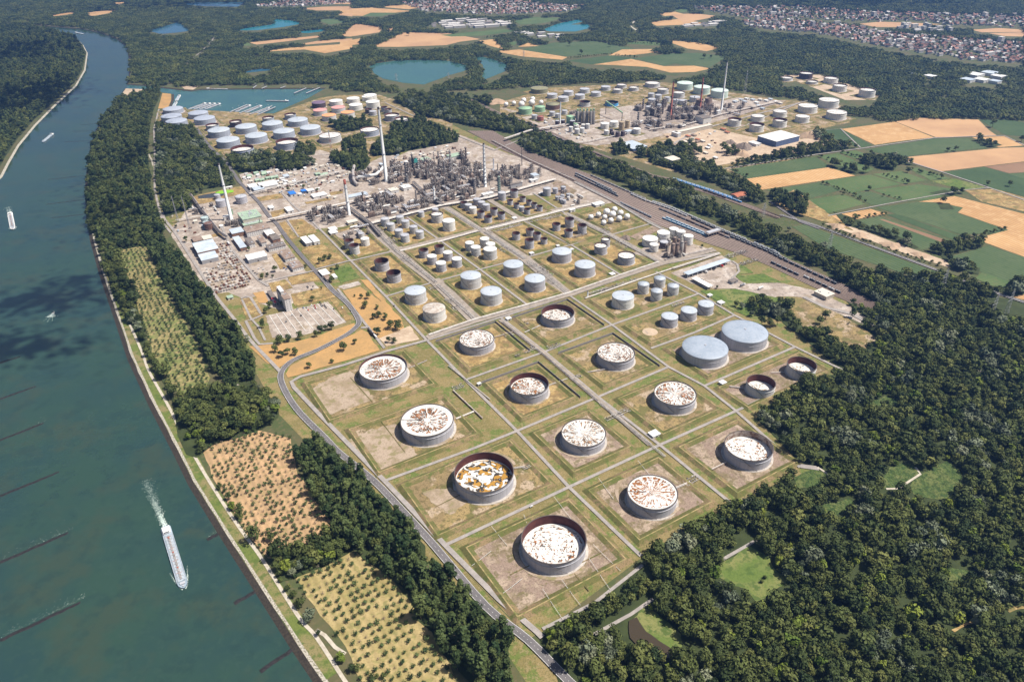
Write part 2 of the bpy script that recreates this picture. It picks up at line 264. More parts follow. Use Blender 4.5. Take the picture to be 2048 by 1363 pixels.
# fields: (material, tile, polygon)
FIELDS=[(wheat2_m,'b',[(180,275),(260,245),(370,190),(640,195),(820,230),(700,245),(620,265),(340,275)]),(green2_m,'b',[(590,205),(960,170),(1040,180),(830,210),(650,215)]),
(wheat2_m,'b',[(0,210),(90,140),(250,160),(230,190),(60,215)]),(wheat_m,'b',[(0,55),(180,45),(420,65),(130,95),(0,90)]),(green2_m,'b',[(130,95),(180,75),(330,75),(240,97)]),(wheat_m,'b',[(220,40),(380,28),(500,42),(400,55)]),
(green_m,'b',[(1060,290),(1250,250),(1500,240),(1720,285),(1600,310),(1330,330),(1180,310)]),(wheat_m,'b',[(900,300),(1050,290),(1330,335),(1300,350),(1060,330)]),(wheat_m,'b',[(805,240),(900,230),(960,290),(880,270)]),
(wheat_m,'b',[(1040,275),(1100,250),(1160,270)]),(green2_m,'b',[(950,250),(1050,240),(1020,267)]),(wheat_m,'b',[(1570,325),(1650,290),(1860,287),(1800,300),(1920,298),(1720,322)]),
(dkgreen_m,'b',[(1330,355),(1580,325),(1760,345),(1470,378)]),(wheat_m,'c',[(-470,378),(-250,345),(-60,388),(120,385),(215,402),(120,422),(-20,425),(-160,392),(-380,380)]),
(green_m,'c',[(-230,340),(0,312),(130,310),(320,330),(210,392),(0,372),(-60,386)]),(wheat_m,'c',[(-50,240),(0,240),(140,250),(270,280),(190,300),(80,285)]),(green2_m,'c',[(-330,255),(-160,240),(-50,255),(-90,268)]),
(wheat_m,'b',[(1860,80),(1960,70),(2020,85),(1900,95)]),(wheat_m,'b',[(1810,130),(2000,110),(2140,140),(1850,152)]),(wheat2_m,'c',[(-20,85),(120,80),(260,95),(60,135)]),(green2_m,'b',[(1000,125),(1130,100),(1310,105),(1200,135),(1060,145)]),
(wheat2_m,'c',[(1085,140),(1200,128),(1420,135),(1560,142),(1430,158),(1180,160)]),(wheat2_m,'c',[(1740,175),(1900,165),(2047,175),(2047,190),(1800,190)]),(wheat2_m,'c',[(1840,195),(2060,190),(2060,215),(1930,212)]),(wheat2_m,'c',[(1880,285),(2000,275),(1940,292)]),
(wheat2_m,'a',[(1460,250),(1600,235),(1850,210),(1900,215),(1700,240),(1500,262)]),(wheat_m,'a',[(1510,305),(1700,280),(2060,255),(2060,285),(1900,312),(1780,290)]),(wheat2_m,'a',[(1690,270),(1860,240),(2060,225),(2060,240)]),(green2_m,'a',[(1395,268),(1450,248),(1470,268)]),
(wheat_m,'a',[(490,80),(560,68),(690,60),(640,78),(540,95)]),(wheat_m,'a',[(290,92),(420,72),(450,78),(330,95)]),(wheat_m,'a',[(630,20),(740,12),(700,26)]),(wheat2_m,'a',[(1760,50),(1900,40),(2060,38),(2060,60),(1850,62)]),(wheat2_m,'a',[(1830,25),(2060,15),(2060,25)]),(green2_m,'a',[(1850,118),(1960,108),(2020,130),(1930,145)]),
(wheat2_m,'a',[(1960,85),(2060,80),(2060,98)]),(wheat_m,'b',[(0,245),(120,225),(110,260),(0,270)]),(wheat2_m,'b',[(270,170),(320,160),(290,185)]),(green2_m,'c',[(0,60),(60,52),(110,65),(30,75)]),(green2_m,'c',[(600,60),(720,75),(640,90)]),
(dkgreen_m,'c',[(810,772),(900,755),(975,755),(1160,850),(1090,865)]),(wheat_m,'c',[(980,755),(1130,735),(1290,712),(1520,805),(1350,822),(1175,848)]),(wheat2_m,'c',[(1295,712),(1420,690),(1780,700),(1840,760),(1890,795),(1530,803)]),
(dkgreen_m,'c',[(1790,702),(1960,700),(2060,720),(2060,800),(1940,790),(1850,740)]),(wheat_m,'c',[(1740,803),(1930,797),(2060,850),(1900,862)]),(green_m,'c',[(1120,875),(1510,812),(1710,807),(1840,862),(1300,920)]),
(wheat2_m,'c',[(1300,925),(1920,865),(2200,858),(2200,935),(2047,945),(1560,1003)]),(dkgreen_m,'c',[(1562,1008),(1820,978),(2060,1045),(2060,1150),(1840,1090)]),(brown_m,'c',[(1815,975),(2047,948),(2200,940),(2200,1000),(1960,1013)]),(green_m,'c',[(1950,1017),(2200,1000),(2200,1060),(2050,1045)]),
(green_m,'c',[(320,990),(480,965),(830,917),(915,975),(430,1043)]),(wheat_m,'c',[(425,1046),(905,979),(1060,1028),(515,1110)]),(green2_m,'c',[(845,912),(960,897),(1060,940),(1000,955),(930,962)]),(green2_m,'c',[(970,890),(1060,880),(1140,905),(1060,930)]),(green2_m,'c',[(935,965),(1060,945),(1170,990),(1100,1015)]),
(green_m,'c',[(540,1112),(850,1068),(985,1110),(780,1165),(640,1140)]),(green2_m,'c',[(862,1060),(1150,1022),(1330,1078),(1030,1130)]),(green2_m,'c',[(780,1168),(985,1138),(1130,1190),(860,1258),(780,1225)]),(green_m,'c',[(1035,1130),(1150,1120),(1330,1178),(1215,1200),(1150,1198)]),
(green2_m,'c',[(1160,1112),(1430,1078),(1690,1112),(1500,1170),(1335,1175)]),(green2_m,'c',[(1160,1018),(1330,1000),(1480,1055),(1340,1075)]),(green2_m,'c',[(1380,990),(1420,980),(1620,1045),(1500,1055)]),(lawn_m,'c',[(1500,1060),(1640,1045),(1830,1095),(1700,1115)]),
(wheat_m,'c',[(900,1265),(1150,1222),(1240,1250),(970,1300)]),(green_m,'c',[(1185,1215),(1430,1180),(1560,1190),(1690,1215),(1650,1245),(1960,1347),(1900,1363),(1680,1372)]),(wheat_m,'c',[(1430,1180),(1640,1147),(2200,1290),(2200,1410),(1960,1347),(1660,1243),(1690,1215),(1560,1185)]),
(dry_m,'c',[(1700,1112),(1880,1105),(2060,1160),(2060,1240),(1800,1180)]),(dkgreen_m,'c',[(1830,1095),(2060,1150),(2200,1150),(2200,1050),(2060,1050)]),
(green_m,'f',[(690,70),(760,55),(1545,335),(1560,370),(1400,360),(900,200)]),(green_m,'f',[(1015,45),(1200,8),(1620,150),(1450,205),(1350,150)]),(brown_m,'f',[(1200,25),(1225,25),(1605,150),(1560,158)]),(dkgreen_m,'f',[(1240,-2),(1300,-6),(1690,128),(1640,148)]),
(wheat_m,'f',[(1760,140),(1985,80),(2200,60),(2200,280),(2047,245)]),(green_m,'f',[(1590,250),(1840,180),(2060,250),(2200,320),(2200,420),(2000,405),(1790,330)]),(green2_m,'f',[(1760,370),(1800,335),(2010,405),(1900,432)]),(wheat_m,'f',[(1985,480),(2060,460),(2060,500)]),
(sand_m,'f',[(880,50),(960,45),(1100,90),(1300,165),(1640,285),(1600,305),(1350,225),(1150,150)])]
k=0
for m,t,pts in FIELDS:
    p=GT(t,pts); k+=1; NOTREE.append(p); sheet({'wheat':'wheat_field','stubble':'stubble_field','green crop':'crop_field','meadow green':'meadow','maize':'maize_field','ploughed':'ploughed_field','sand heap ground':'gravel_strip','lawn':'meadow','dry grass':'dry_meadow'}[m.name],p,m,.11+.004*k)
# refinery ground
FAC=GT('p',[(332,452),(372,395),(480,372),(500,330),(600,310),(690,280),(780,300),(905,250),(1010,300),(1130,345),(1300,440),(1480,505),(1720,605),(1690,650),(1590,655),(1690,742),(1650,752),(1600,775),(1525,818),(1512,836),(1600,925),(1640,940),(1600,955),(1530,980),(1455,1012),(1290,1110),(1085,1262),(1060,1275),(890,1100),(560,760),(520,710),(470,650),(400,560)])
FAC2=GT('p',[(312,225),(380,219),(547,228),(640,196),(680,190),(760,190),(905,240),(905,270),(700,330),(480,345),(400,260),(330,258)])
FAC3=GT('p',[(1000,205),(1100,175),(1330,165),(1500,190),(1560,200),(1600,200),(1690,230),(1700,245),(1620,262),(1700,290),(1480,345),(1350,345),(1000,240)])
FAC4=GT('p',[(1555,150),(1640,150),(1760,190),(1750,200),(1690,200),(1600,165)])
SOFT=[FAC,FAC2,FAC3,FAC4]
sheet('refinery_verge',FAC,verge_m,.07); sheet('refinery_verge',FAC2,bundgr_m,.075); sheet('refinery_verge',FAC3,bundgr_m,.08); sheet('refinery_verge',FAC4,sand_m,.085)
YARDS=[(pave_m,'p',[(342,470),(385,397),(480,372),(500,345),(640,300),(760,330),(900,262),(1010,305),(1130,345),(1225,405),(1130,422),(1108,385),(978,400),(885,412),(812,432),(742,450),(640,457),(560,470),(610,540),(640,580),(560,620),(470,590),(400,560)]),
(pave_m,'m1',[(60,590),(400,330),(1000,260),(1000,600),(1100,800),(880,1130),(1040,1200),(500,1270),(230,870)]),
(dry_m,'m1',[(1080,430),(1230,395),(1260,420),(1100,500)]),(dry_m,'m1',[(1150,550),(1230,525),(1360,690),(1300,710)]),(dry_m,'m1',[(1250,520),(1400,500),(1540,600),(1560,640),(1370,680)]),(dry_m,'m1',[(940,280),(1190,240),(1210,290),(960,320)]),(dry_m,'m1',[(1430,330),(1690,285),(1700,310),(1450,350)]),(dry_m,'m1',[(1680,230),(1820,210),(1820,240),(1700,260)]),
(dry_m,'m1',[(1400,790),(1620,760),(1860,930),(1560,1000),(1400,830)]),(dry_m,'m1',[(1255,1095),(1520,1045),(1590,1130),(1300,1180)]),(dry_m,'m1',[(1060,1160),(1230,1120),(1310,1210),(1100,1250)]),(dry_m,'m1',[(1090,870),(1140,850),(1250,1000),(1180,1020)]),(hay_m,'m1',[(900,1260),(1010,1240),(1060,1362),(960,1362)]),(dry_m,'m1',[(1290,1270),(1640,1200),(1730,1300),(1330,1400)]),(lawn_m,'m1',[(1720,1010),(1880,960),(2000,1100),(1800,1160)]),
(dry_m,'m1',[(260,280),(420,240),(800,160),(830,230),(420,340),(280,360)]),(lawn_m,'m1',[(515,225),(640,205),(700,210),(690,235),(560,250)]),(dry_m,'m1',[(480,660),(590,640),(600,670),(490,690)]),
(hay_m,'m6',[(90,680),(270,660),(540,640),(700,600),(1170,440),(1180,480),(1100,560),(500,830),(400,900),(280,850)]),(hay_m,'m6',[(470,960),(520,880),(700,790),(1240,510),(1300,530),(1430,720),(900,880),(490,1000)]),(hay_m,'m6',[(1050,110),(1230,70),(1420,200),(1640,380),(1700,520),(1500,640),(1370,560)]),(sand_m,'m6',[(1420,600),(1740,470),(1840,610),(1500,680)]),(dry_m,'m6',[(560,160),(900,80),(980,180),(600,260)]),(dry_m,'m6',[(920,200),(980,200),(1150,400),(1080,420)]),(dry_m,'m6',[(0,200),(170,170),(240,350),(60,400)]),(hay_m,'m6',[(1230,0),(1310,0),(1620,370),(1600,380)]),
(pave_m,'m6',[(260,365),(900,220),(1090,435),(560,590),(330,590)]),(pave_m,'m6',[(1000,65),(1210,10),(1240,45),(1060,95)]),
(pave_m,'m4',[(980,900),(1500,720),(1680,810),(1640,920),(1740,1010),(2047,1000),(2200,1100),(2047,1150),(1640,1060),(1330,1060),(1180,1000)]),(pave_m,'f',[(330,380),(640,400),(820,440),(1020,530),(1180,640),(1170,660),(860,540),(740,480),(520,470)]),(lawn_m,'m4',[(1280,1085),(1640,1065),(2047,1150),(2200,1200),(1800,1362),(1600,1280)]),(lawn_m,'m4',[(1640,920),(1700,810),(1830,900)]),(lawn_m,'m4',[(1640,935),(1930,910),(2120,1000),(1740,1012)]),
(soil_m,'m3',[(1056,340),(1130,320),(1300,420),(1150,560),(1056,400)]),(pave_m,'m4',[(580,700),(900,560),(1200,600),(1400,660),(930,790)]),(soil_m,'m4',[(560,530),(820,410),(900,450),(640,570)]),
(pave_m,'z5',[(400,760),(700,690),(1400,640),(1560,720),(1900,560),(2042,560),(2042,900),(1300,960),(500,940)]),(pave_m,'m5',[(0,370),(400,470),(1000,600),(2047,560),(2200,500),(2700,640),(2047,800),(1300,900),(900,830),(400,560)]),
(pave_m,'z6',[(0,600),(400,560),(1300,480),(1900,520),(1100,760),(400,930),(0,900)]),(sand_m,'z6',[(640,860),(1100,800),(1600,900),(2042,900),(2042,1000),(1500,1130),(1100,1200)]),(sand_m,'c',[(560,850),(830,800),(960,840),(700,900)]),(dry_m,'c',[(700,1110),(1050,1350),(560,1200)])]
k=0
for m,t,pts in YARDS:
    k+=1; p=GT(t,pts); SOFT.append(p)
    sheet({'concrete yard':'paved_yard','dry grass':'dry_lawn','lawn':'lawn','parched meadow':'parched_meadow','sand heap ground':'sandy_ground','bund soil':'bare_soil'}[m.name],p,m,.10+.008*k+(.42 if m is not pave_m else 0),(12,1.2))
sheet('settling_pond',GT('m1',[(335,268),(430,250),(520,235),(620,225),(600,262),(520,285),(345,296)]),mat('settling pond water',(.05,.055,.06),.2,spec=.5),.98); sheet('algae_pond',GT('m1',[(512,236),(560,218),(640,205),(700,208),(704,228),(640,240),(550,247)]),mat('bright algae',(.20,.42,.03),.7),1.0)
# orchards' ground, meadows and clearings
ORCH1=GT('d',[(690,200),(870,170),(900,290),(960,400),(1000,500),(1090,640),(1160,770),(1230,950),(1200,1010),(1050,1050),(980,960),(900,830),(860,700),(800,540),(740,380)])
ORCH2=GT('g',[(1180,0),(1500,-110),(1700,-60),(1740,150),(1900,330),(2000,450),(1960,500),(1800,570),(1640,640),(1570,640),(1430,480),(1250,180)])
ORCH3=GT('p',[(590,1155),(680,1105),(720,1105),(790,1165),(850,1240),(900,1330),(920,1400),(740,1400),(690,1290),(640,1230)])
o1_m=mat('orchard grass',(.235,.205,.085),.95,[(.015,.45,.56,(.15,.175,.055)),(.1,.52,.6,(.34,.26,.13),.8),(.6,.5,.6,(.12,.12,.04),.6)],stripes=(YAW+R_(2),9,.08))
o2_m=mat('orchard dry grass',(.43,.28,.155),.95,[(.02,.46,.56,(.35,.235,.13)),(.12,.52,.6,(.28,.21,.10),.8),(.6,.5,.6,(.3,.2,.1),.6)],stripes=(YAW+R_(2),9,.10))
o3_m=mat('orchard yellow grass',(.35,.275,.13),.95,[(.02,.46,.56,(.27,.22,.09)),(.12,.52,.6,(.20,.19,.07),.8),(.6,.5,.6,(.22,.17,.07),.6)],stripes=(YAW+R_(2),9,.10))
sheet('orchard_ground',ORCH1,o1_m,.12,(15,2)); sheet('orchard_ground',ORCH2,o2_m,.12,(15,1.5)); sheet('orchard_ground',ORCH3,o3_m,.12,(15,1.5))
CLEAR=[(lawn_m,'i',[(235,740),(290,660),(440,570),(560,640),(600,720),(680,775),(560,860),(480,900),(420,820),(340,800)]),(scrub_m,'i',[(1200,200),(1260,110),(1370,85),(1420,120),(1430,150),(1300,235),(1200,235)]),(scrub_m,'i',[(1440,150),(1600,70),(1680,150),(1700,190),(1640,260),(1560,300),(1400,270),(1380,220)]),
(scrub_m,'i',[(700,170),(820,120),(900,150),(860,220),(720,240)]),(scrub_m,'i',[(870,330),(1020,290),(1060,320),(900,420)]),(lawn_m,'h',[(1700,1010),(1760,930),(1850,960),(1990,1080),(2000,1160),(1900,1180),(1830,1130),(1740,1020)]),
(bundgr_m,'f',[(660,560),(780,505),(860,530),(1010,600),(1190,720),(1110,790),(1000,760),(840,660),(760,660)]),(scrub_m,'i',[(1600,690),(1740,720),(1700,770),(1580,780)]),(scrub_m,'f',[(1130,1100),(1230,1060),(1320,1090),(1300,1110),(1180,1120)]),(dry_m,'i',[(1620,1060),(1740,1010),(1760,1020),(1640,1075)]),(dry_m,'i',[(1940,940),(2060,920),(2060,935),(1960,960)])]
for m,t,pts in CLEAR:
    p=GT(t,pts); NOTREE.append(p); sheet('clearing',p,m,.92+.02*CLEAR.index((m,t,pts)),(8,2))
BIGRING=[(G(1106,1098),37),(G(971,948),36),(G(1299,987),35),(G(1488,903),31),(G(860,855),34),(G(771,748),34),(G(1165,880),32),(G(1057,782),29),(G(1345,800),30),(G(1228,718),28),(G(955,690),28)]
pond_m=mat('pond water',(.05,.038,.022),.15,spec=.5)
p=GT('h',[(1690,1010),(1735,990),(1790,1075),(1860,1125),(1950,1190),(1930,1230),(1850,1215),(1760,1170),(1695,1110)]); NOTREE.append(p); sheet('pond',p,pond_m,2.2,(6,1.5))
# strips of grass along river and belt
mb=MB(); ribbon_add(mb,BR[2:12],16,.09,0,off=-12); struct(mb.build('riverside_grass',mat('riverside grass',(.12,.15,.035),.95,[(.03,.45,.57,(.21,.175,.08)),(.1,.5,.6,(.07,.11,.022),.8),(.6,.5,.6,(.06,.08,.02),.5)])))
dpoly=GT('p',[(470,640),(560,745),(900,1110),(1060,1280),(1130,1363),(1180,1420),(1090,1420),(1010,1300),(850,1120),(700,975),(560,830),(520,760),(440,620),(310,400),(306,330),(322,330),(330,420)])
sheet('dyke_grass',dpoly,verge_m,.085)
soilp_m=mat('pale bare soil',(.36,.285,.215),.95,[(.04,.46,.56,(.27,.21,.14)),(.08,.54,.6,(.20,.18,.08),.8),(.5,.5,.6,(.22,.17,.12),.6)])
c_=G(1300,664); mb=MB().lathe([(.01,.98),(13,.98),(13.4,.9)],32,0,c_[0],c_[1]); struct(mb.build('round_gravel_pad',sand_m))
for pp in ([(690,885),(735,862),(790,848),(812,880),(835,910),(790,935),(758,940)],[(620,780),(660,755),(700,742),(735,780),(748,800),(700,815),(655,830)],[(845,985),(900,975),(940,1000),(900,1030),(870,1010)]): sheet('bare_soil',[G(*q) for q in pp],soilp_m,1.12+.01*len(pp)+pp[0][0]*1e-5,(6,2.5))
for pp in ([(1130,1142),(1215,1100)],[(1148,1147),(1178,1182)],[(762,843),(810,905)],[(700,755),(745,805)],[(1020,1150),(1062,1130)],[(870,1015),(930,985)]): mb=MB(); ribbon_add(mb,[G(*q) for q in pp],1.6,1.3); ribbon_add(mb,[G(*q) for q in pp],.7,1.55); struct(mb.build('low_earth_ridge',bundside_m))
# roads
ROADN=[]
def road(t,pts,wd,m,z=1.0,nm='service_road',sm=0,lines=False,no=True):
    P=GT(t,pts); P=smooth(P,sm) if sm else P
    mb=MB(); ribbon_add(mb,P,wd,z,0)
    if lines:
        ribbon_add(mb,P,.28,z+.05,1,off=wd/2-.6); ribbon_add(mb,P,.28,z+.05,1,off=-(wd/2-.6))
        Q=np.array(smooth(P,6))
        for i in range(0,len(Q)-1,2): ribbon_add(mb,[tuple(Q[i]),tuple(Q[i]+(Q[i+1]-Q[i])*.6)],.2,z+.05,1)
    struct(mb.build(nm,[m,white_m]))
    L,Rr=ribbon_pts(P,wd+7)
    if no: NOTREE.append([tuple(q) for q in L]+[tuple(q) for q in Rr[::-1]])
road('p',[(1200,1420),(1138,1363),(1056,1280),(970.7,1211.6),(871.5,1095),(810,1027),(748,962),(680,907),(650,876),(602,828),(576,792),(562,760),(566,740),(588,720),(636,700),(690,672),(712,655),(718,645),(712,630),(695,607),(667.5,583),(652,566)],10,asph_m,1.5,'main_road',4,True)
road('p',[(652,566),(603.4,512),(574,477),(554.6,449),(537,432),(517.5,404.5),(500,387),(478.4,363.4),(455,328),(417,291),(393,256.5)],9,asph_m,1.45,'main_road')
road('p',[(562,745),(540,722),(500,680),(470,640),(430,590),(395,535),(350,465),(330,440),(325,425)],6,road_m,1.38,'perimeter_road',4)
road('p',[(1085,1275),(1073,1263),(998,1199),(889,1089),(776,969),(636,826),(588,775),(583,764),(600,754),(690,730),(773,703),(854,681)],6.5,road_m,1.37)
B0=[(1282,1112),(1138,974),(1034,862),(931.4,760),(854,681),(772,593),(702,522),(646,465),(619,438)]
for t,pts,wd in [('p',B0,4.8),('p',[(889,1091),(1138,974),(1319.5,890),(1472,822),(1520,800)],4.8),('p',[(766,963),(947,897),(1034,862),(1196,794),(1337,734)],4.8),('p',[(931,760),(1090,703.6),(1224,650)],4.8),('p',[(854,681),(1001.5,635),(1138,592)],4.8),
('p',[(772,593),(866,565),(960,539),(1050,516),(1142,490),(1193,472),(1222,470),(1300,448)],4.8),('p',[(702,522),(793,501),(885,481),(964.5,459),(1044,440),(1118,422),(1212,404)],5.6),('p',[(950,645),(866,566),(782,502),(742,452),(718,434)],4.8),('p',[(1056,611),(960,539),(880,481),(810,432)],4.8),
('p',[(1001,635),(1090,704),(1196,794),(1319.5,890),(1464,1008)],4.8),('p',[(1246,553),(1142,490),(1044,440),(978,400)],4.8),('p',[(1140,592),(1050,517),(964,459),(886,414)],4.8),('p',[(1140,592),(1224,650),(1337,734),(1409,772),(1472,822),(1600,935)],4.8),
('p',[(1409,772),(1590,694)],4.8),('p',[(1302,697),(1390,665),(1468,631)],4.8),('p',[(1224,650),(1396,588)],4.8),('p',[(1326,527),(1222,471),(1130,427),(1066,386)],4.8),('p',[(1312,544),(1396,587),(1468,630),(1590,694),(1685,740)],4.8),('p',[(1600,932),(1637,937)],8),
('p',[(1138,592),(1244,555),(1326,528),(1439,506)],9),('p',[(1085,1258),(1190,1205),(1285,1130)],4),('i',[(840,110),(950,185),(985,178)],3),('i',[(265,660),(440,560),(500,525)],4),('i',[(1240,237),(1310,235),(1440,150),(1410,110)],3),('h',[(1480,1090),(1700,970),(1830,880)],4),
('m1',[(1250,510),(1370,690)],4),('m1',[(1200,235),(1300,350),(1400,440)],4.8),('m1',[(1540,1020),(1870,935),(2047,900)],4.8),('m1',[(1480,500),(1620,640),(1900,930)],4.8),('m1',[(1000,1150),(1540,1030)],5),('m1',[(690,820),(960,1130),(1060,1190)],5.6),('m1',[(590,600),(690,820)],5.6),
('m6',[(10,190),(60,170),(110,180),(210,340),(230,360),(120,410),(60,420),(150,600),(200,660),(340,650)],5),('m6',[(20,200),(110,390),(190,480),(260,620)],4),('m6',[(1000,90),(1300,470),(1480,700)],4.8),('m6',[(1240,490),(1330,485)],5.6),
('c',[(0,870),(150,960),(230,1000),(310,985),(830,905),(1090,870),(1520,808),(1720,800),(1930,795),(2047,850)],4.8),('c',[(1300,925),(1560,1005),(1830,1095),(2047,1170)],5),('c',[(900,1263),(1240,1195),(1700,1112),(1840,1100)],3.5),('c',[(1090,865),(975,755),(800,770)],4),
('c',[(360,760),(740,600),(840,580)],5.6),('c',[(0,840),(150,760),(520,660),(730,605)],8),('b',[(900,880),(1100,800),(1300,750),(1500,710)],5),('b',[(600,545),(420,560)],5),('b',[(260,600),(520,720),(700,800),(900,880)],5),('a',[(930,640),(900,760),(905,850),(905,1110),(950,1300),(1000,1363)],5),('a',[(1220,170),(1265,195),(1240,240),(1170,310),(1100,360)],5),('a',[(1000,340),(1000,420),(990,490)],4),
('f',[(330,380),(380,330),(370,290),(340,270)],4.8),('f',[(760,480),(880,540),(1040,580),(1180,655)],9),('f',[(1770,900),(1860,945)],9),('p',[(1290,662),(1296,668)],1)]:
    road(t,pts,wd,road_m if wd!=3 else path_m,1.0+.006*len(ROADN)); ROADN.append(1)
road('c',[(560,1180),(740,1300),(850,1340)],7,asph_m,1.4,'country_road',no=False); road('f',[(620,0),(850,70),(1200,200),(1500,310),(1620,360),(1820,435),(1980,490),(2200,560)],8,asph_m,1.43,'country_road',4,True)
road('g',[(1090,-40),(1200,150),(1300,310),(1400,460),(1530,640),(1650,830),(1760,1000),(1850,1100),(2000,1330),(2100,1480)],4,path_m,.5,'river_path',4); road('d',[(760,640),(830,800),(870,910),(960,1070),(1025,1195),(1080,1330),(1110,1380)],4,path_m,.52,'river_path',4); road('g',[(1850,1060),(1900,1090),(1960,1160),(2020,1200)],4,path_m,.54,'river_path')
road('b',[(1730,120),(1700,150),(1730,175),(1760,185)],10,path_m,.6,'motorway',3)
# bunds -------------------------------------------------------------
def bund(left,right,floor,wall=False,h=3.2,o=5.0,sl=6.0,cr=1.4,name='earth_bund'):
    (u0,v1),(u1,v0)=uv(left),uv(right)
    if u1-u0<25 or v1-v0<25: sl*=.5;h*=.6;o*=.6
    def ring(d,z): return [(*xy(u0+d,v0+d),z),(*xy(u1-d,v0+d),z),(*xy(u1-d,v1-d),z),(*xy(u0+d,v1-d),z)]
    rs=[ring(o,.05),ring(o+sl,h),ring(o+sl+cr,h),ring(o+2*sl+cr,.9)]
    mb=MB(); v=[p for r in rs for p in r]; f=[];mi=[]
    for j in range(3):
        for k in range(4): k2=(k+1)%4; mb.add([v[j*4+k],v[j*4+k2],v[j*4+4+k2],v[j*4+4+k]],[(0,1,2,3)],1 if j!=1 else 2)
    mb.add(rs[3],[(0,1,2,3)],0)
    e=struct(mb.build(name,[floor,bundside_m,bundtop_m])); e['label']='grassy earth bund round a tank'
    if wall:
        d=o+sl*.2; t=.5; a=[xy(u0+d,v0+d),xy(u1-d,v0+d),xy(u1-d,v1-d),xy(u0+d,v1-d)]
        for q in ((1,2),(2,3)):
            L,Rr=ribbon_pts([a[q[0]],a[q[1]]],t); mbw=MB(); mbw.prism([tuple(L[0]),tuple(Rr[0]),tuple(Rr[1]),tuple(L[1])],0,h+1.6)
            tag(mbw.build('bund_wall',conc_m),wall+(' on its right side' if q==(1,2) else ' on its far side'),'wall')
conc_m=mat('grey concrete',(.27,.25,.245),.9,[(.2,.4,.65,(.21,.195,.19))])
for l,r,fm,wl in [((906,1093),(1280,1125),soil_m,0),((780,968),(1128,974),bundgr_m,0),((1152,979),(1450,1010),soil_m,0),((1334,893),(1620,928),soil_m,0),((678,858),(978,872),bundgr_m,0),((591,765),(888,772),bundgr_m,0),((1045,865),(1285,898),soil_m,0),
 ((952,766),(1172,798),dry_m,'grey concrete wall of the bund by the road crossing'),((862,683),(1070,704),dry_m,'grey concrete wall of the bund with white roofed tank'),((1014,636),(1218,653),bundgr_m,'grey concrete wall of the bund with rust brown tank'),((1106,707),(1330,735),bundgr_m,'grey concrete wall of the bund with ring stained tank'),
 ((1214,797),(1462,822),bundgr_m,0),((1415,775),(1680,744),soil_m,0),((1313,697),(1582,694),soil_m,0),((1232,652),(1466,635),bundgr_m,0),((1164,600),(1388,588),bundgr_m,0),((1148,492),(1314,528),dry_m,0),((1056,518),(1242,554),dry_m,0),((968,540),(1136,588),dry_m,0),((877,565),(1056,610),dry_m,0),((776,594),(946,645),dry_m,0),
 ((705,522),(862,566),dry_m,0),((796,502),(956,538),dry_m,0),((888,482),(1046,517),dry_m,0),((970,461),(1136,491),dry_m,0),((1050,441),(1214,472),dry_m,0),((746,452),(876,480),dry_m,0),((816,432),(958,460),dry_m,0),((892,414),(1040,440),dry_m,0),((982,400),(1114,424),dry_m,0),((1142,428),(1296,448),bundgr_m,0),((644,462),(790,502),dry_m,0)]:
    bund(G(*l),G(*r),fm,wl)
def pipes_lane(px,wd,m,z=.8):
    mb=MB(); ribbon_add(mb,[G(*p) for p in px],wd,z); return struct(mb.build('pipe_lane',m))
grav_m=mat('gravel lane',(.30,.255,.215),.95,[(.1,.4,.6,(.22,.19,.16)),(.6,.5,.7,(.42,.38,.33),.6)])
for px,wd in [([(742,452),(790,502),(875,566),(950,640)],26),([(886,414),(964,459),(1050,517),(1136,590)],24),([(978,400),(1044,440)],14),([(742,450),(812,432),(886,413),(1040,384),(1110,360)],16),([(795,500),(880,480),(964,458),(1044,438),(1118,420),(1212,402)],22),([(854,676),(950,643),(1138,590),(1244,553),(1326,527),(1430,500)],14),([(1130,427),(1222,471),(1326,527)],16),([(1000,640),(1090,708),(1196,800),(1300,890)],8)]:
    pipes_lane(px,wd,grav_m,.8+.01*len(ROADN)); ROADN.append(1)
for c_,R__ in [(q,r) for q,r in BIGRING]:
    P_=[(c_[0]+R__*1.2*math.cos(a),c_[1]+R__*1.2*math.sin(a)) for a in np.linspace(.4,5.6,40)]; mb=MB(); ribbon_add(mb,P_,R__*.13,1.28); struct(mb.build('worn_track',soilp_m))
# railway yard ------------------------------------------------------
RL=GT('p',[(935,262),(1005,300),(1125,353),(1232,409),(1306,446),(1408,485),(1482,509),(1536,531),(1628,575),(1711,610),(1745,628)]); RRt=GT('p',[(985,262),(1056,302),(1179,349),(1300,401.6),(1345,415),(1451,462),(1550,503),(1570,515.5),(1690,570),(1738,598),(1760,612)])
sheet('rail_yard_ballast',RL+RRt[::-1],ballast_m,1.0); NOTREE.append(RL+RRt[::-1])
R2=GT('p',[(880,185),(940,200),(1000,230),(1073,254),(1161,296),(1235,325),(1300,352),(1348,362),(1420,385),(1495,412),(1560,436)])
mb=MB(); ribbon_add(mb,R2,[20,24,28,30,26,24,26,28,24,16,8],.9); struct(mb.build('rail_yard_ballast',ballast_m)); L_,Rr_=ribbon_pts(R2,34); NOTREE.append([tuple(q) for q in L_]+[tuple(q) for q in Rr_[::-1]])
rust_rail=mat('rusty rail',(.10,.065,.05),.6); sleeper=mat('sleepers',(.10,.07,.06),.95)
def lerp_path(A,B,t): return [(a[0]+(b[0]-a[0])*t,a[1]+(b[1]-a[1])*t) for a,b in zip(A,B)]
TRACKS={}
def track(P,nm):
    mb=MB(); ribbon_add(mb,P,2.6,1.08,0)
    for s in (-.75,.75): ribbon_add(mb,P,.22,1.2,1,off=s)
    struct(mb.build('railway_track',[sleeper,rust_rail])); TRACKS[nm]=P
for i in range(11): track(lerp_path(RL,RRt,.06+.088*i),i)
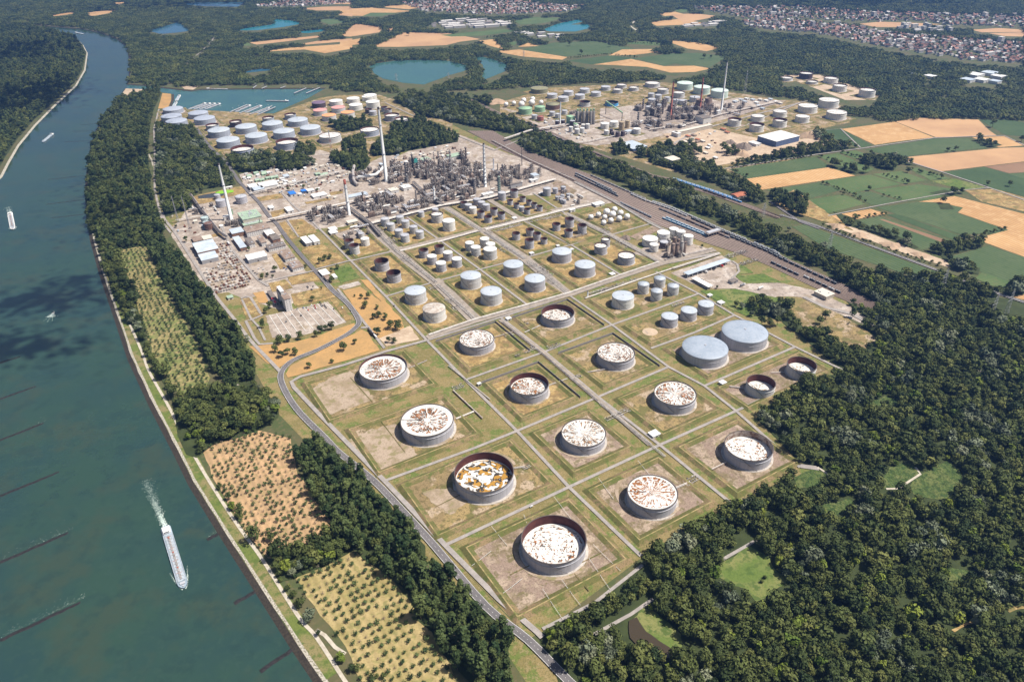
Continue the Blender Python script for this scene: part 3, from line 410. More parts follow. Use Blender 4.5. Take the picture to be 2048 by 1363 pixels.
for i in range(4): track([tuple(q) for q in ribbon_pts(R2,abs(-9+i*6)*2)[0 if -9+i*6>0 else 1]],'r%d'%i)
for t,k in (([(935,262),(1005,297),(1160,372)],0),): pass
# ================================================================ STORAGE TANKS
def shellmat(name,col,streak=.25):
    m=mat(name,col,.6,[(.12,.4,.65,tuple(c*.82 for c in col))],spec=.35)
    return m
S_GREY=shellmat('grey tank paint',(.43,.43,.47)); S_WHITE=shellmat('white tank paint',(.70,.69,.66)); S_PALE=shellmat('pale grey tank paint',(.55,.55,.55)); S_BLUE=shellmat('blue grey tank paint',(.36,.40,.48))
S_DARK=shellmat('dark tank paint',(.085,.06,.065)); S_BROWN=shellmat('rust brown paint',(.17,.095,.075)); S_TAN=shellmat('tan paint',(.42,.33,.21)); S_GREEN=shellmat('mint green paint',(.30,.48,.30)); S_MINT=shellmat('pale mint paint',(.55,.66,.60)); S_OLIVE=shellmat('olive paint',(.25,.24,.14)); S_SKY=shellmat('sky blue paint',(.10,.38,.72)); S_TEAL=shellmat('pale teal paint',(.42,.52,.52)); S_RED=shellmat('red brown paint',(.35,.12,.09))
R_MET=mat('dome aluminium',(.43,.475,.53),.5,[(.05,.42,.6,(.36,.41,.47)),(.3,.5,.6,(.48,.51,.55),.5)],spec=.4); R_WHITE=mat('white roof paint',(.78,.77,.73),.6,[(.1,.45,.7,(.68,.66,.6))]); R_GREY=mat('grey roof',(.44,.45,.48),.6,[(.06,.4,.65,(.36,.37,.41))]); R_PINK=mat('pink roof paint',(.62,.30,.27),.7); R_ORANGE=mat('orange roof paint',(.68,.32,.15),.7); R_PURPLE=mat('purple dome paint',(.16,.11,.17),.6)
R_TWIN=mat('blue grey dome sheet',(.31,.36,.43),.5,[(.05,.42,.6,(.26,.31,.38)),(.3,.5,.6,(.36,.40,.46),.5)]); INNER=mat('rusty inner wall',(.075,.022,.022),.85,[(.1,.4,.7,(.13,.045,.035))]); RIM=mat('dark steel rim',(.09,.075,.07),.7); PAD=mat('tank pad',(.42,.385,.35),.95,[(.3,.45,.65,(.3,.27,.24))]); STEEL=mat('walkway steel',(.11,.10,.10),.7); INNER_L=mat('stained pale inner wall',(.42,.36,.31),.85,[(.15,.42,.6,(.16,.09,.06))])
FLOOR_DK=mat('dark tank floor',(.06,.05,.05),.9)
def roofmat(name,a,b,th,black,seed,hub=0,edge=.97,rust=(.27,.10,.022)): return lambda R:_roofmat(name,a,b,th,black,seed+R*.013,hub,edge,rust,R)
def _roofmat(name,a,b,th,black,seed,hub,edge,rust,RR):
    m=bpy.data.materials.new(name); m.use_nodes=True; n=m.node_tree.nodes; l=m.node_tree.links; bs=n['Principled BSDF']; bs.inputs['Roughness'].default_value=.7
    def N(t,**k):
        x=n.new(t)
        for q,v in k.items(): setattr(x,q,v)
        return x
    tc=N('ShaderNodeTexCoord'); sx=N('ShaderNodeSeparateXYZ'); l.new(tc.outputs['Object'],sx.inputs[0])
    cx=N('ShaderNodeCombineXYZ'); l.new(sx.outputs[0],cx.inputs[0]); l.new(sx.outputs[1],cx.inputs[1])
    nm=N('ShaderNodeVectorMath',operation='NORMALIZE'); l.new(cx.outputs[0],nm.inputs[0]); ln=N('ShaderNodeVectorMath',operation='LENGTH'); l.new(cx.outputs[0],ln.inputs[0])
    sc=N('ShaderNodeVectorMath',operation='SCALE'); l.new(nm.outputs[0],sc.inputs[0]); sc.inputs['Scale'].default_value=a
    ml=N('ShaderNodeMath',operation='MULTIPLY'); l.new(ln.outputs['Value'],ml.inputs[0]); ml.inputs[1].default_value=b
    cz=N('ShaderNodeCombineXYZ'); l.new(ml.outputs[0],cz.inputs[2]); cz.inputs[0].default_value=seed*3.1; cz.inputs[1].default_value=seed*1.7
    ad=N('ShaderNodeVectorMath',operation='ADD'); l.new(sc.outputs[0],ad.inputs[0]); l.new(cz.outputs[0],ad.inputs[1])
    t1=N('ShaderNodeTexNoise'); l.new(ad.outputs[0],t1.inputs['Vector']); t1.inputs['Scale'].default_value=1; t1.inputs['Detail'].default_value=4 if 'yellow' not in name else 1.5; t1.inputs['Distortion'].default_value=.8
    t2=N('ShaderNodeTexNoise'); l.new(tc.outputs['Object'],t2.inputs['Vector']); t2.inputs['Scale'].default_value=.34 if 'yellow' not in name else .13; t2.inputs['Detail'].default_value=3 if 'yellow' not in name else 1
    t3=N('ShaderNodeTexNoise'); o3=N('ShaderNodeVectorMath',operation='ADD'); l.new(tc.outputs['Object'],o3.inputs[0]); o3.inputs[1].default_value=(seed*11,seed*5,0); l.new(o3.outputs[0],t3.inputs['Vector']); t3.inputs['Scale'].default_value=.045
    s1=N('ShaderNodeMath',operation='ADD'); l.new(t1.outputs[0],s1.inputs[0]); q=N('ShaderNodeMath',operation='MULTIPLY_ADD'); l.new(t3.outputs[0],q.inputs[0]); q.inputs[1].default_value=.36; q.inputs[2].default_value=-.18; l.new(q.outputs[0],s1.inputs[1])
    r1=N('ShaderNodeMapRange'); l.new(s1.outputs[0],r1.inputs[0]); r1.inputs[1].default_value=th; r1.inputs[2].default_value=th+.035
    r2=N('ShaderNodeMapRange'); l.new(t2.outputs[0],r2.inputs[0]); r2.inputs[1].default_value=.37; r2.inputs[2].default_value=.43
    m0=N('ShaderNodeMath',operation='MULTIPLY'); l.new(r1.outputs[0],m0.inputs[0]); l.new(r2.outputs[0],m0.inputs[1])
    e1=N('ShaderNodeMapRange'); l.new(ln.outputs['Value'],e1.inputs[0]); e1.inputs[1].default_value=edge*RR; e1.inputs[2].default_value=edge*RR-.6; e2=N('ShaderNodeMapRange'); l.new(ln.outputs['Value'],e2.inputs[0]); e2.inputs[1].default_value=hub*RR-.3; e2.inputs[2].default_value=hub*RR
    m1=N('ShaderNodeMath',operation='MULTIPLY'); l.new(m0.outputs[0],m1.inputs[0]); l.new(e1.outputs[0],m1.inputs[1]); mm=N('ShaderNodeMath',operation='MULTIPLY'); l.new(m1.outputs[0],mm.inputs[0]); l.new(e2.outputs[0] if hub else e1.outputs[0],mm.inputs[1])
    cr=N('ShaderNodeValToRGB'); l.new(t2.outputs[0],cr.inputs[0]); e=cr.color_ramp.elements; e[0].position=.50; e[0].color=(.03,.025,.02,1) if black else (*[c*.6 for c in rust],1); e[1].position=.55; e[1].color=(*rust,1)
    x=N('ShaderNodeMix',data_type='RGBA'); l.new(mm.outputs[0],x.inputs[0]); x.inputs[6].default_value=(.60,.59,.565,1); l.new(cr.outputs[0],x.inputs[7]); l.new(x.outputs[2],bs.inputs['Base Color']); MATS[name]=m; return m
RF=dict(radial=roofmat('rust rayed roof',10,.10,.465,1,1,.13,.80),radial2=roofmat('rust rayed white roof',11,.16,.475,1,2.3,0,.93),rings=roofmat('ring stained roof',4,.5,.50,1,3.1,0,.95,(.27,.12,.05)),spots=roofmat('spot stained roof',4,.34,.535,1,4.7,0,.93),
 grey_rays=roofmat('grey rayed roof',10,.12,.49,1,5.9,0,.95,(.33,.20,.11)),yellow=roofmat('yellow and black stained roof',1.6,.16,.40,1,9.2,.2,.96,(.36,.19,.025)),plain2=roofmat('black and cream stained roof',3,.3,.53,1,2.2,0,.75,(.42,.27,.12)),plain=roofmat('lightly stained roof',2,.2,.62,1,6.5),rays3=roofmat('orange rayed roof',10,.18,.475,0,8.8,0,.92))
def tank_px(t,x,yb,w,h):
    """centre, radius and height in metres from: centre x, lowest visible base point y, width and wall height in tile pixels"""
    o=TL[t]; px,py=PX(t,x,yb); w/=o[2]; h/=o[2]
    f=np.array(G(px,py)); d=f/np.linalg.norm(f); R=10
    for _ in range(8):
        c=f+d*R; R=w/2*depth(c[0],c[1],6)/F_PX
    hh=8.0
    for _ in range(12):
        y2=proj(f[0],f[1],hh)[1]; hh*=max(.3,min(3,h/max(py-y2,.01)))
    return c,R,max(hh,3)
TANKS=[]; FARB=[]
def tank(t,x,yb,w,h,kind,shell,label,roof=None,depth_=None,group=None,slope_=.07,stair=True,inner=None,cat='storage tank'):
    c,R,H=tank_px(t,x,yb,w,h); n=64 if R>15 else (40 if R>8 else 28)
    T=thing('storage_tank',label,cat,(c[0],c[1],.9),0,group); FARB.append((t,c,R)) if t in ('z5','m5','z6','c','b','a') and R>8 else None; TANKS.append((c[0],c[1],R)); NOTREE.append([(c[0]+R*1.3*math.cos(a*.8),c[1]+R*1.3*math.sin(a*.8)) for a in range(8)])
    MB().lathe([(R*1.09,0),(R*1.09,.25),(R*.98,.3)],n).build('base_pad',PAD,T)
    if kind=='open':
        mb=MB(); mb.lathe([(R,0),(R,H)],n,0); mb.lathe([(R-.3,H),(R-.3,.2)],n,1); SH=mb.build('shell',[shell,inner or INNER],T)
        mb=MB(); mb.lathe([(R+.05,H-.1),(R+.75,H-.1),(R+.75,H+.25),(R-.35,H+.25),(R-.35,H-.1)],n,0,sm=False)
        mb.lathe([(R+.05,H*.72),(R+.55,H*.72),(R+.05,H*.75)],n,1,sm=False); mb.build('rim',[RIM,shell],SH)
        d=depth_ if depth_ is not None else H*.6; z=H-d; rf=roof or RF['plain']; rf=rf(R) if callable(rf) else rf
        mb=MB(); rr=R-.55
        mb.lathe([(rr,z+.9),(rr*.86,z+.9),(rr*.855,z+.35),(rr*.12,z+.35),(rr*.115,z+1.0),(.01,z+1.05)],n,0,sm=False); FR=mb.build('floating_roof',rf,T)
        mb=MB(); mb.tube([(-R+.4,2,H),(-R*.25,1,z+1)],.35,4); mb.build('roof_ladder',STEEL,FR)
        for k in range(10 if R>22 and t in ('z1','z2','z4','h','e','p') else 0): a=2*math.pi*k/10; MB().cyl(rr*.93*math.cos(a),rr*.93*math.sin(a),z+.9,z+2.0,.3,5).build('roof_vent',STEEL,FR)
    else:
        mb=MB(); mb.lathe([(R,0),(R,H)],n,0); mb.lathe([(R+.02,H*.6),(R+.28,H*.6),(R+.02,H*.62)],n,0,sm=False); SH=mb.build('shell',shell,T)
        zt=H+R*slope_*2; mb=MB()
        if slope_>.02: prof=[(R+.35,H-.05),(R+.35,H+.15)]+[(R*math.cos(q),H+.15+R*slope_*2*math.sin(q)) for q in np.linspace(.12,math.pi/2-.01,7)]
        else: prof=[(R+.3,H-.05),(R+.3,H+.15),(.01,H+.4)]
        mb.lathe(prof,n,0); RO=mb.build('roof',roof or R_MET,T)
        mb=MB()
        for k in range(8 if R>8 else 4): a=2*math.pi*k/8+.3; rr=R*.8; zz=prof[-2][1]*.0+H+.15+R*slope_*2*math.sin(math.acos(.8)); mb.cyl(rr*math.cos(a),rr*math.sin(a),zz-.2,zz+.7,.35,5)
        mb.cyl(0,0,prof[-1][1]-.3,prof[-1][1]+.9,max(.5,R*.05),8); mb.lathe([(R+.1,H+.3),(R+.1,H+1.1)],n,0); mb.build('roof_fittings',R_GREY,RO)
    if stair:
        a0=-1.2-.4*rng.random(); mb=MB(); span=min(2.2,H/ max(R,1)*1.3)
        mb.tube([((R+.7)*math.cos(a0-span*q),(R+.7)*math.sin(a0-span*q),.2+(H+.6)*q) for q in np.linspace(0,1,10)],.42 if R<15 else .3,4); mb.build('stairway',STEEL,SH)
    return T
BIGG='large floating roof tanks'
tank('z1',727,1162,872,152,'open',S_GREY,'frontmost big tank: maroon inner wall, white roof speckled with rust',RF['spots'],14.5)
tank('h',852,322,342,65,'open',S_GREY,'big open tank whose sunken white roof has yellow and black swirls',RF['yellow'],12.8)
tank('h',1810,412,287,57,'open',S_GREY,'white roofed tank with orange streaks, between front tank and the forest edge',RF['rays3'],1.5,inner=INNER_L)
tank('z4',602,957,632,138,'open',S_GREY,'open tank with pale stained inner wall beside the forest, roof spotted black and orange',RF['spots'],11,inner=INNER_L)
tank('e',525,1352,305,58,'open',S_GREY,'big tank with wheel like rust rays around a white hub, roof level with rim',RF['radial'],1.6)
tank('z2',490,872,640,118,'open',S_GREY,'rust rayed tank with white hub beside the dry meadow and parking road',RF['radial'],4.2)
tank('p',1165.5,911,87,17.5,'open',S_GREY,'tank with grey and black ray pattern on white roof, left of small white hut',RF['grey_rays'],1.6)
tank('e',1108,1107,224,54,'open',S_GREY,'open tank with dark wall and star shaped rust mark in a walled bund',RF['radial2'],10)
tank('z2',1740,418,466,108,'open',S_GREY,'white roofed tank with small rust flecks in the walled bund by the crossroads',RF['rings'],1.6)
tank('e',1272,662,190,44,'open',S_GREY,'tall rimmed tank with red brown inner wall and black flecked white roof',RF['rings'],11)
tank('e',1607,912,215,50,'open',S_GREY,'tank whose white roof carries rings of black and brown flecks',RF['rings'],2.4,inner=INNER_L)
tank('e',1945,1168,240,56,'open',S_GREY,'tank with orange and black dashes over a flush white roof, near twin domes',RF['radial2'],2.0)
tank('z3',1683,1097,375,122,'open',S_PALE,'smaller rust rimmed open tank at the far bund corner against the forest',RF['plain2'],12,inner=INNER)
tank('z3',1133,1343,375,114,'open',S_PALE,'smaller rust rimmed open tank nearer the white pump hut',RF['plain2'],12.5,inner=INNER)
tank('z3',370,935,612,122,'cone',S_GREY,'wide blue grey dome tank, the nearer of the twin domes',R_TWIN,slope_=.06,stair=False)
tank('z3',905,710,610,122,'cone',S_GREY,'wide blue grey dome tank, the farther of the twin domes',R_TWIN,slope_=.06,stair=False)
G3='grey cone roofed tanks in a row of three'
tank('p',1337,657,33,16,'cone',S_GREY,'leftmost of three grey tanks in a row behind the twin domes',R_MET,group=G3)
tank('z3',172,300,218,107,'cone',S_GREY,'middle one of three grey tanks in a row behind the twin domes',R_MET,group=G3)
tank('z3',402,216,212,110,'cone',S_GREY,'rightmost of three grey tanks in a row, with white sheen on its roof',R_MET,group=G3)
tank('e',1650,556,127,52,'cone',S_WHITE,'large white tank with pale flat dome next to four slim tanks',R_MET,slope_=.03)
def cluster(rows,shell,desc,group,kind='cone',roof=None,d=None,adj='grey',**kw):
    rows=sorted(rows,key=lambda r:TL[r[0]][0]+r[1]/TL[r[0]][2]); n=len(rows); NUM=['','','two','three','four','five','six','seven','eight','nine','ten','eleven','twelve','thirteen','fourteen','fifteen']
    ORD=['leftmost','second','third','fourth','fifth','sixth','seventh','eighth','ninth','tenth','eleventh','twelfth']
    for i,r in enumerate(rows):
        w=ORD[i] if i==0 else ('rightmost' if i==n-1 else ORD[i]+' from left')
        lab=(w+' of '+NUM[n]+' ' if n>1 else '')+adj+(' tanks ' if n>1 else ' tank ')+desc
        k=r[5] if len(r)>5 else kind
        tank(*r[:5],k,r[6] if len(r)>6 else shell,lab,(r[7] if len(r)>7 else roof) if k!='open' else (RF['plain']),d,group,**kw)
cluster([('e',1770,467,66,48),('e',1865,432,66,47),('e',1847,510,68,50),('e',1943,480,66,50)],S_PALE,'beside the large white flat dome','slim tanks beside the white dome',adj='slim pale',slope_=.02)
cluster([('e',1296,286,113,48),('e',1430,370,120,53)],S_GREY,'in the bund left of the green strip','pale dome tanks',roof=R_MET,adj='dome roofed')
cluster([('e',1015,366,116,52),('e',1140,455,120,55)],S_GREY,'side by side behind the rust brown open tank','grey domes behind',roof=R_MET,adj='grey dome')
cluster([('e',769,438,120,56),('e',887,534,124,58)],S_PALE,'in the bund before the small tank clusters','pale domes',roof=R_MET,adj='pale dome')
tank('e',448,528,125,56,'cone',S_PALE,'pale grey dome tank nearest the parking meadow',R_MET)
tank('e',557,633,132,54,'cone',S_WHITE,'white tank with ringed brown stained cone roof',mat('ringed roof',(.50,.47,.43),.7,[(.15,.4,.6,(.34,.28,.23))]))
tank('e',250,333,82,48,'open',S_GREY,'small open tank with rust red inside, farther from the pale dome',FLOOR_DK,12)
tank('e',320,401,82,46,'open',S_GREY,'small open tank with rust red inside and dark floor, nearer the pale dome',FLOOR_DK,12)
cluster([('m3',1590,1002,90,72),('m3',1540,1082,132,78),('m3',1800,1187,172,74)],S_GREY,'with sunken white roofs left of the silos','grey open tanks near the silos',kind='open',d=3,adj='grey open')
cluster([('m2',1068,1267,94,72,'open'),('m2',1228,1224,95,66,'open'),('m2',1153,1335,98,72),('m2',1315,1294,95,70),('e',594,336,60,42),('e',686,311,58,42)],S_GREY,'in the middle bund by the pipe lane','six tanks by the pipe lane',roof=R_WHITE,adj='small grey')
cluster([('m3',205,1047,90,76),('m3',358,1008,95,78),('m3',268,1097,98,80),('m3',418,1062,95,80),('m3',415,1132,136,88)],S_PALE,'standing tightly together','tight white tank cluster',roof=R_WHITE,adj='whitish')
cluster([('m3',678,930,80,62,'open'),('m3',820,892,80,62,'open'),('m3',892,932,80,62,'open'),('m3',815,1020,92,82,'open'),('m3',962,972,68,50,'open')],S_GREY,'right of the whitish cluster','five open grey tanks',d=9,adj='open grey')
cluster([('m3',1222,802,92,80,'open'),('m3',1088,835,82,62,'open'),('m3',1350,867,92,80,'open'),('m3',1213,902,85,62,'open')],S_GREY,'before the white spheres','open tanks by the spheres',d=9,adj='open dark mouthed')
cluster([('m2',675,947,85,72),('m2',825,912,80,58),('m2',732,992,82,64),('m2',882,959,80,62),('m2',965,1017,80,62),('m2',815,1057,85,64),('m2',877,1107,88,64),('m2',1028,1070,82,64)],S_PALE,'in the bund before the white chimney','eight small tanks',roof=R_GREY,adj='small pale')
tank('m2',1042,850,60,48,'cone',S_PALE,'small pale tank behind the white floating roof tank',R_GREY)
tank('m2',1185,832,66,60,'cone',S_GREY,'grey tank half hidden behind the white floating roof tank',R_GREY)
tank('m2',1205,907,122,78,'open',S_PALE,'pale tank with white floating roof below the process units',RF['plain'],3)
tank('m2',1325,992,128,88,'cone',S_WHITE,'white dome tank on yellow grass below the process units',R_WHITE)
cluster([('m3',145,602,75,52,'open'),('m3',278,572,75,54),('m3',325,602,75,54),('m3',192,630,75,54),('m3',373,630,75,54),('m3',238,660,75,54,'cone',S_WHITE,R_WHITE),('m3',452,677,75,62,'open'),('m3',318,707,75,60,'open'),('m3',527,720,75,60,'open'),('m3',392,752,80,54,'open')],S_GREY,'in the bund at the units edge','ten tank bund',roof=R_GREY,d=9,adj='small grey')
cluster([('m3',535,527,80,74),('m3',658,497,80,72,'open'),('m3',745,540,60,44,'open'),('m3',617,570,58,44,'open'),('m3',683,610,58,48,'open'),('m3',810,577,55,46,'open'),('m3',735,637,55,42),('m3',862,607,58,48,'open'),('m3',790,665,62,48,'open'),('m3',918,634,62,46,'open')],S_GREY,'beside the rail yard units','ten dark mouthed tanks',roof=R_GREY,d=9,adj='small dark mouthed')
cluster([('m3',993,477,78,68),('m3',1078,452,55,46),('m3',1160,433,52,44),('m3',1097,520,38,32),('m3',1152,507,38,36),('m3',1210,492,38,32),('m3',1138,542,35,28),('m3',1170,557,40,32),('m3',1213,517,30,26,'cone',S_WHITE,R_WHITE)],S_GREY,'near the rail yard fence','nine tiny tanks',roof=R_GREY,adj='tiny grey')
cluster([('m2',310,1177,95,80,'open'),('m2',362,1230,100,82,'open')],S_PALE,'on yellow grass left of the pipe lane','two rusty open tanks',d=10,adj='rust topped open')
tank('m2',470,1142,85,62,'cone',S_WHITE,'white tank beside the rust topped open tanks',R_WHITE); tank('m2',428,1067,60,46,'cone',S_PALE,'pale small tank behind the white tank and pumps',R_GREY)
cluster([('m1',585,387,95,60),('m1',545,307,60,40),('m1',795,352,112,62)],S_GREY,'around the foot of the white riverside chimney','three tanks by the chimney',roof=R_GREY,adj='plain grey')
cluster([('m1',420,552,75,50),('m1',438,602,65,55)],S_TEAL,'in front of the riverside chimney','teal tanks',roof=S_TEAL,adj='pale teal'); tank('m1',458,620,80,60,'cone',S_BROWN,'rust brown tank in front of the pale teal tanks',S_BROWN,slope_=.03)
cluster([('m4',762,642,155,62),('m4',897,592,130,78),('m4',1003,547,95,78),('m4',1073,572,95,78),('m4',1152,620,98,78),('m4',803,692,90,62)],S_WHITE,'around the brown silos','white tanks by the silos',roof=R_WHITE,adj='white',slope_=.04)
tank('m4',905,657,85,55,'cone',S_DARK,'dark brown tank with pale roof among white tanks',R_GREY)
# far upper left farm
GL='blue grey dome tanks of the harbour farm'
cluster([('a',1020,672,112,22),('a',1012,720,115,27),('a',1043,752,118,30),('a',1167,699,112,25),('a',1205,734,118,28)],S_BLUE,'by the harbour corner and levee',GL,roof=S_BLUE,adj='blue grey dome',stair=False)
cluster([('z5',210,394,215,58),('z5',305,500,225,62),('z5',485,354,210,56),('z5',590,452,218,60),('z5',752,317,205,52),('z5',1010,279,200,50),('z5',870,407,212,60),('z5',1138,367,205,58)],S_BLUE,'behind the woods of the harbour farm',GL+' middle',roof=R_MET,adj='big dome',stair=False)
cluster([('z5',138,320,125,50,'open'),('z5',375,284,120,52,'open',S_DARK),('z5',705,239,115,46,'open'),('z5',930,207,115,46,'open')],S_BLUE,'between the big domes by the harbour','open tanks of the harbour farm',d=6,adj='smaller open',stair=False)
cluster([('z5',450,588,225,66,'open'),('z5',905,517,225,66,'open')],S_BLUE,'behind the dark tree row','rust rimmed tanks',d=9,adj='wide rust rimmed',stair=False)
tank('z5',1340,447,218,58,'open',S_PALE,'pale tank with cream floating roof behind the flare mast',RF['plain'],2,stair=False); tank('z5',1740,380,190,55,'open',S_BLUE,'dark walled open tank beside the tall white chimney top',RF['plain'],4,stair=False)
tank('z5',1220,90,138,46,'cone',S_DARK,'dark purple dome tank at the harbour slope',R_PURPLE,stair=False)
cluster([('z5',1395,67,135,42),('z5',1570,42,130,42),('z5',1597,112,135,46),('z5',1720,20,120,40),('z5',1772,95,140,60),('b',180,592,75,26)],S_WHITE,'at the top of the harbour farm','white tanks of the harbour farm',roof=R_WHITE,adj='white',slope_=.03,stair=False)
cluster([('z5',1235,167,140,46),('z5',1420,140,140,46)],S_PALE,'in the far farm','pink roofed tanks',roof=R_PINK,adj='pink roofed',slope_=.03,stair=False); cluster([('z5',1325,222,143,48),('z5',1515,192,140,48)],S_PALE,'in the far farm','orange roofed tanks',roof=R_ORANGE,adj='orange roofed',slope_=.03,stair=False)
cluster([('z5',1725,145,70,42,'open',S_DARK),('z5',1770,165,75,38),('z5',1885,127,65,46,'open'),('z5',1925,147,75,42,'open'),('z5',1965,222,150,52,'open'),('b',365,732,85,28,'open')],S_GREY,'right of the tall chimney top','grey tanks behind the chimney',d=6,roof=R_GREY,adj='grey',stair=False)
# upper right refinery
tank('m5',538,197,232,56,'cone',S_OLIVE,'large olive tank at the forest edge of the far refinery',S_OLIVE,slope_=.03,stair=False)
GR='pale tanks of the far refinery'
cluster([('m5',712,262,140,50),('m5',862,307,145,54),('m5',933,224,135,50),('m5',1088,272,135,52),('m5',1153,190,135,50),('m5',1308,234,135,48),('m5',1440,152,130,44)],S_PALE,'in the far bunds by the forest',GR,roof=R_GREY,adj='pale',slope_=.03,stair=False)
cluster([('m5',1655,120,135,42,'open'),('m5',1600,190,135,48,'open'),('m5',1820,157,135,42,'open'),('z6',533,390,150,38,'open'),('z6',638,457,115,46,'open'),('z6',800,497,120,50,'open')],S_PALE,'in the far refinery rear row','open tanks of the far refinery',d=3,adj='open pale',stair=False)
tank('m5',1155,372,145,58,'open',S_PALE,'brown mouthed white tank behind the grey silos',FLOOR_DK,9,stair=False); tank('m5',1520,370,180,44,'open',S_SKY,'sky blue open tank with black mouth',FLOOR_DK,8,stair=False,inner=FLOOR_DK)
cluster([('m5',345,482,185,72),('m5',543,447,145,62)],S_GREEN,'before the far white spheres','mint green tanks',roof=S_GREEN,adj='mint green',slope_=.02,stair=False); tank('m5',720,417,190,62,'cone',S_BROWN,'olive topped brown tank beside the mint green tanks',S_OLIVE,slope_=.02,stair=False)
cluster([('m5',470,547,80,54),('m5',712,505,80,54),('m5',787,529,75,54),('m5',880,480,80,50)],S_PALE,'before the far mint tanks','small pale far tanks',roof=R_GREY,adj='small pale',stair=False); tank('m5',550,567,92,54,'cone',S_RED,'small red brown tank beside the rail line',S_RED,slope_=.02,stair=False)
cluster([('m5',1425,677,118,66),('m5',1550,657,118,70)],S_WHITE,'beside the tan silos','white pair',roof=R_WHITE,adj='white',stair=False); cluster([('m5',1655,692,75,105),('m5',1733,662,65,95)],S_TAN,'at the foot of the conveyor','tan silos',roof=S_TAN,adj='tan silo',stair=False)
cluster([('m5',1860,747,105,64),('m5',1450,757,70,54),('m5',965,717,60,64),('m5',1050,747,70,64),('m5',1118,732,65,64),('m5',1195,672,60,58),('m5',1040,680,70,50),('m5',1135,665,60,46)],S_PALE,'before the far silos','small tanks before the silos',roof=R_WHITE,adj='small whitish',stair=False)
cluster([('m5',780,627,58,60),('m5',858,618,55,62),('m5',985,640,70,70),('m5',935,600,60,50)],S_DARK,'below the thin white far stack','dark tanks below the stack',roof=R_GREY,adj='dark',stair=False)
cluster([('m5',1515,750,45,70),('m5',1600,785,62,62),('m5',1672,775,60,62),('m5',1537,770,45,50)],S_DARK,'below the tan silos','black tanks',roof=S_DARK,adj='black',slope_=.02,stair=False)
cluster([('z6',860,417,160,60),('z6',1032,462,165,64),('z6',1212,500,172,66)],S_MINT,'between the red brick chimneys','mint domes',roof=S_MINT,adj='pale mint dome',slope_=.06,stair=False)
cluster([('z6',963,537,105,42),('z6',840,567,85,40),('z6',770,562,60,44),('z6',520,499,65,44),('z6',592,514,70,44),('z6',683,537,60,44),('z6',525,562,80,48),('z6',495,637,65,48),('z6',600,617,45,52)],S_PALE,'among the far units','small far tanks',roof=R_GREY,adj='small pale',stair=False)
cluster([('z6',1365,787,135,62,'open'),('z6',1590,845,145,66,'open'),('z6',1825,797,140,66,'open')],S_WHITE,'with dark mouths in the far field bunds','dark mouthed far tanks',d=7,adj='white',stair=False)
cluster([('z6',1602,740,135,50,'open'),('z6',1828,694,138,52,'open'),('c',775,667,108,36,'open'),('c',897,637,113,40,'open'),('c',942,705,112,36,'open'),('c',745,722,80,32,'open')],S_WHITE,'with flush roofs by the field edge','white far tanks',d=1.5,adj='white',stair=False)
cluster([('c',767,467,75,32,'open',S_DARK),('c',912,492,80,28,'open'),('c',655,477,70,16,'open'),('c',805,497,65,14,'open'),('c',963,540,80,32,'open'),('c',1122,574,90,40,'open')],S_WHITE,'in the forest clearing far off','tanks in the forest clearing',d=4,adj='open',stair=False)
# gas spheres -------------------------------------------------------
SPH=mat('white sphere paint',(.78,.77,.74),.45)
def sphere(t,x,y,r,label,group):
    o=TL[t]; px,py=PX(t,x,y); r=r/o[2]; z=12.0
    for _ in range(5): c=G(px,py,z); Rr=r*depth(*c,z)/F_PX; z=Rr*1.25
    T=thing('gas_sphere',label,'gas sphere',(c[0],c[1],0),0,group)
    MB().lathe([(max(.01,Rr*math.cos(q)),z+Rr*math.sin(q)) for q in np.linspace(-math.pi/2,math.pi/2,17)],28).build('ball',SPH,T)
    mb=MB()
    for k in range(9):
        a=2*math.pi*k/9; mb.cyl(Rr*.98*math.cos(a),Rr*.98*math.sin(a),0,z,.35,6); b=2*math.pi*(k+1)/9; mb.tube([(Rr*.98*math.cos(a),Rr*.98*math.sin(a),.5),(Rr*.98*math.cos(b),Rr*.98*math.sin(b),z*.85)],.12,4)
    mb.build('support_legs',R_GREY,T)
    mb=MB(); mb.tube([(Rr*1.1*math.cos(q),Rr*1.1*math.sin(q),z*2*(q+2)/3.2) for q in np.linspace(-2,1.1,9)],.3,4); mb.cyl(0,0,z+Rr-.1,z+Rr+.6,1.2,8); mb.build('stairway',STEEL,T)
NAMES=['leftmost','second from the left','third from the left','fourth from the left','fifth from the left','sixth from the left','seventh from the left','eighth from the left','ninth from the left','second from the right','rightmost']
L_=sorted([(163,325,27),(240,300,27),(325,272,35),(405,248,30),(303,327,27),(385,298,35),(467,283,30),(367,360,28),(453,340,30),(533,320,30),(293,382,27)])
for i,(x,y,r) in enumerate(L_): sphere('m4',x,y,r,NAMES[i]+' of eleven white gas spheres beside the rail yard','gas spheres by the rail yard')
NAMES=['leftmost','second from the left','third from the left','fourth from the left','third from the right','second from the right','rightmost']
L_=sorted([(83,332,30),(188,315,30),(293,330,43),(323,278,35),(433,308,42),(445,262,35),(560,305,32)])
for i,(x,y,r) in enumerate(L_): sphere('m5',x,y,r,NAMES[i]+' of seven white gas spheres behind the mint green tanks','far gas spheres')
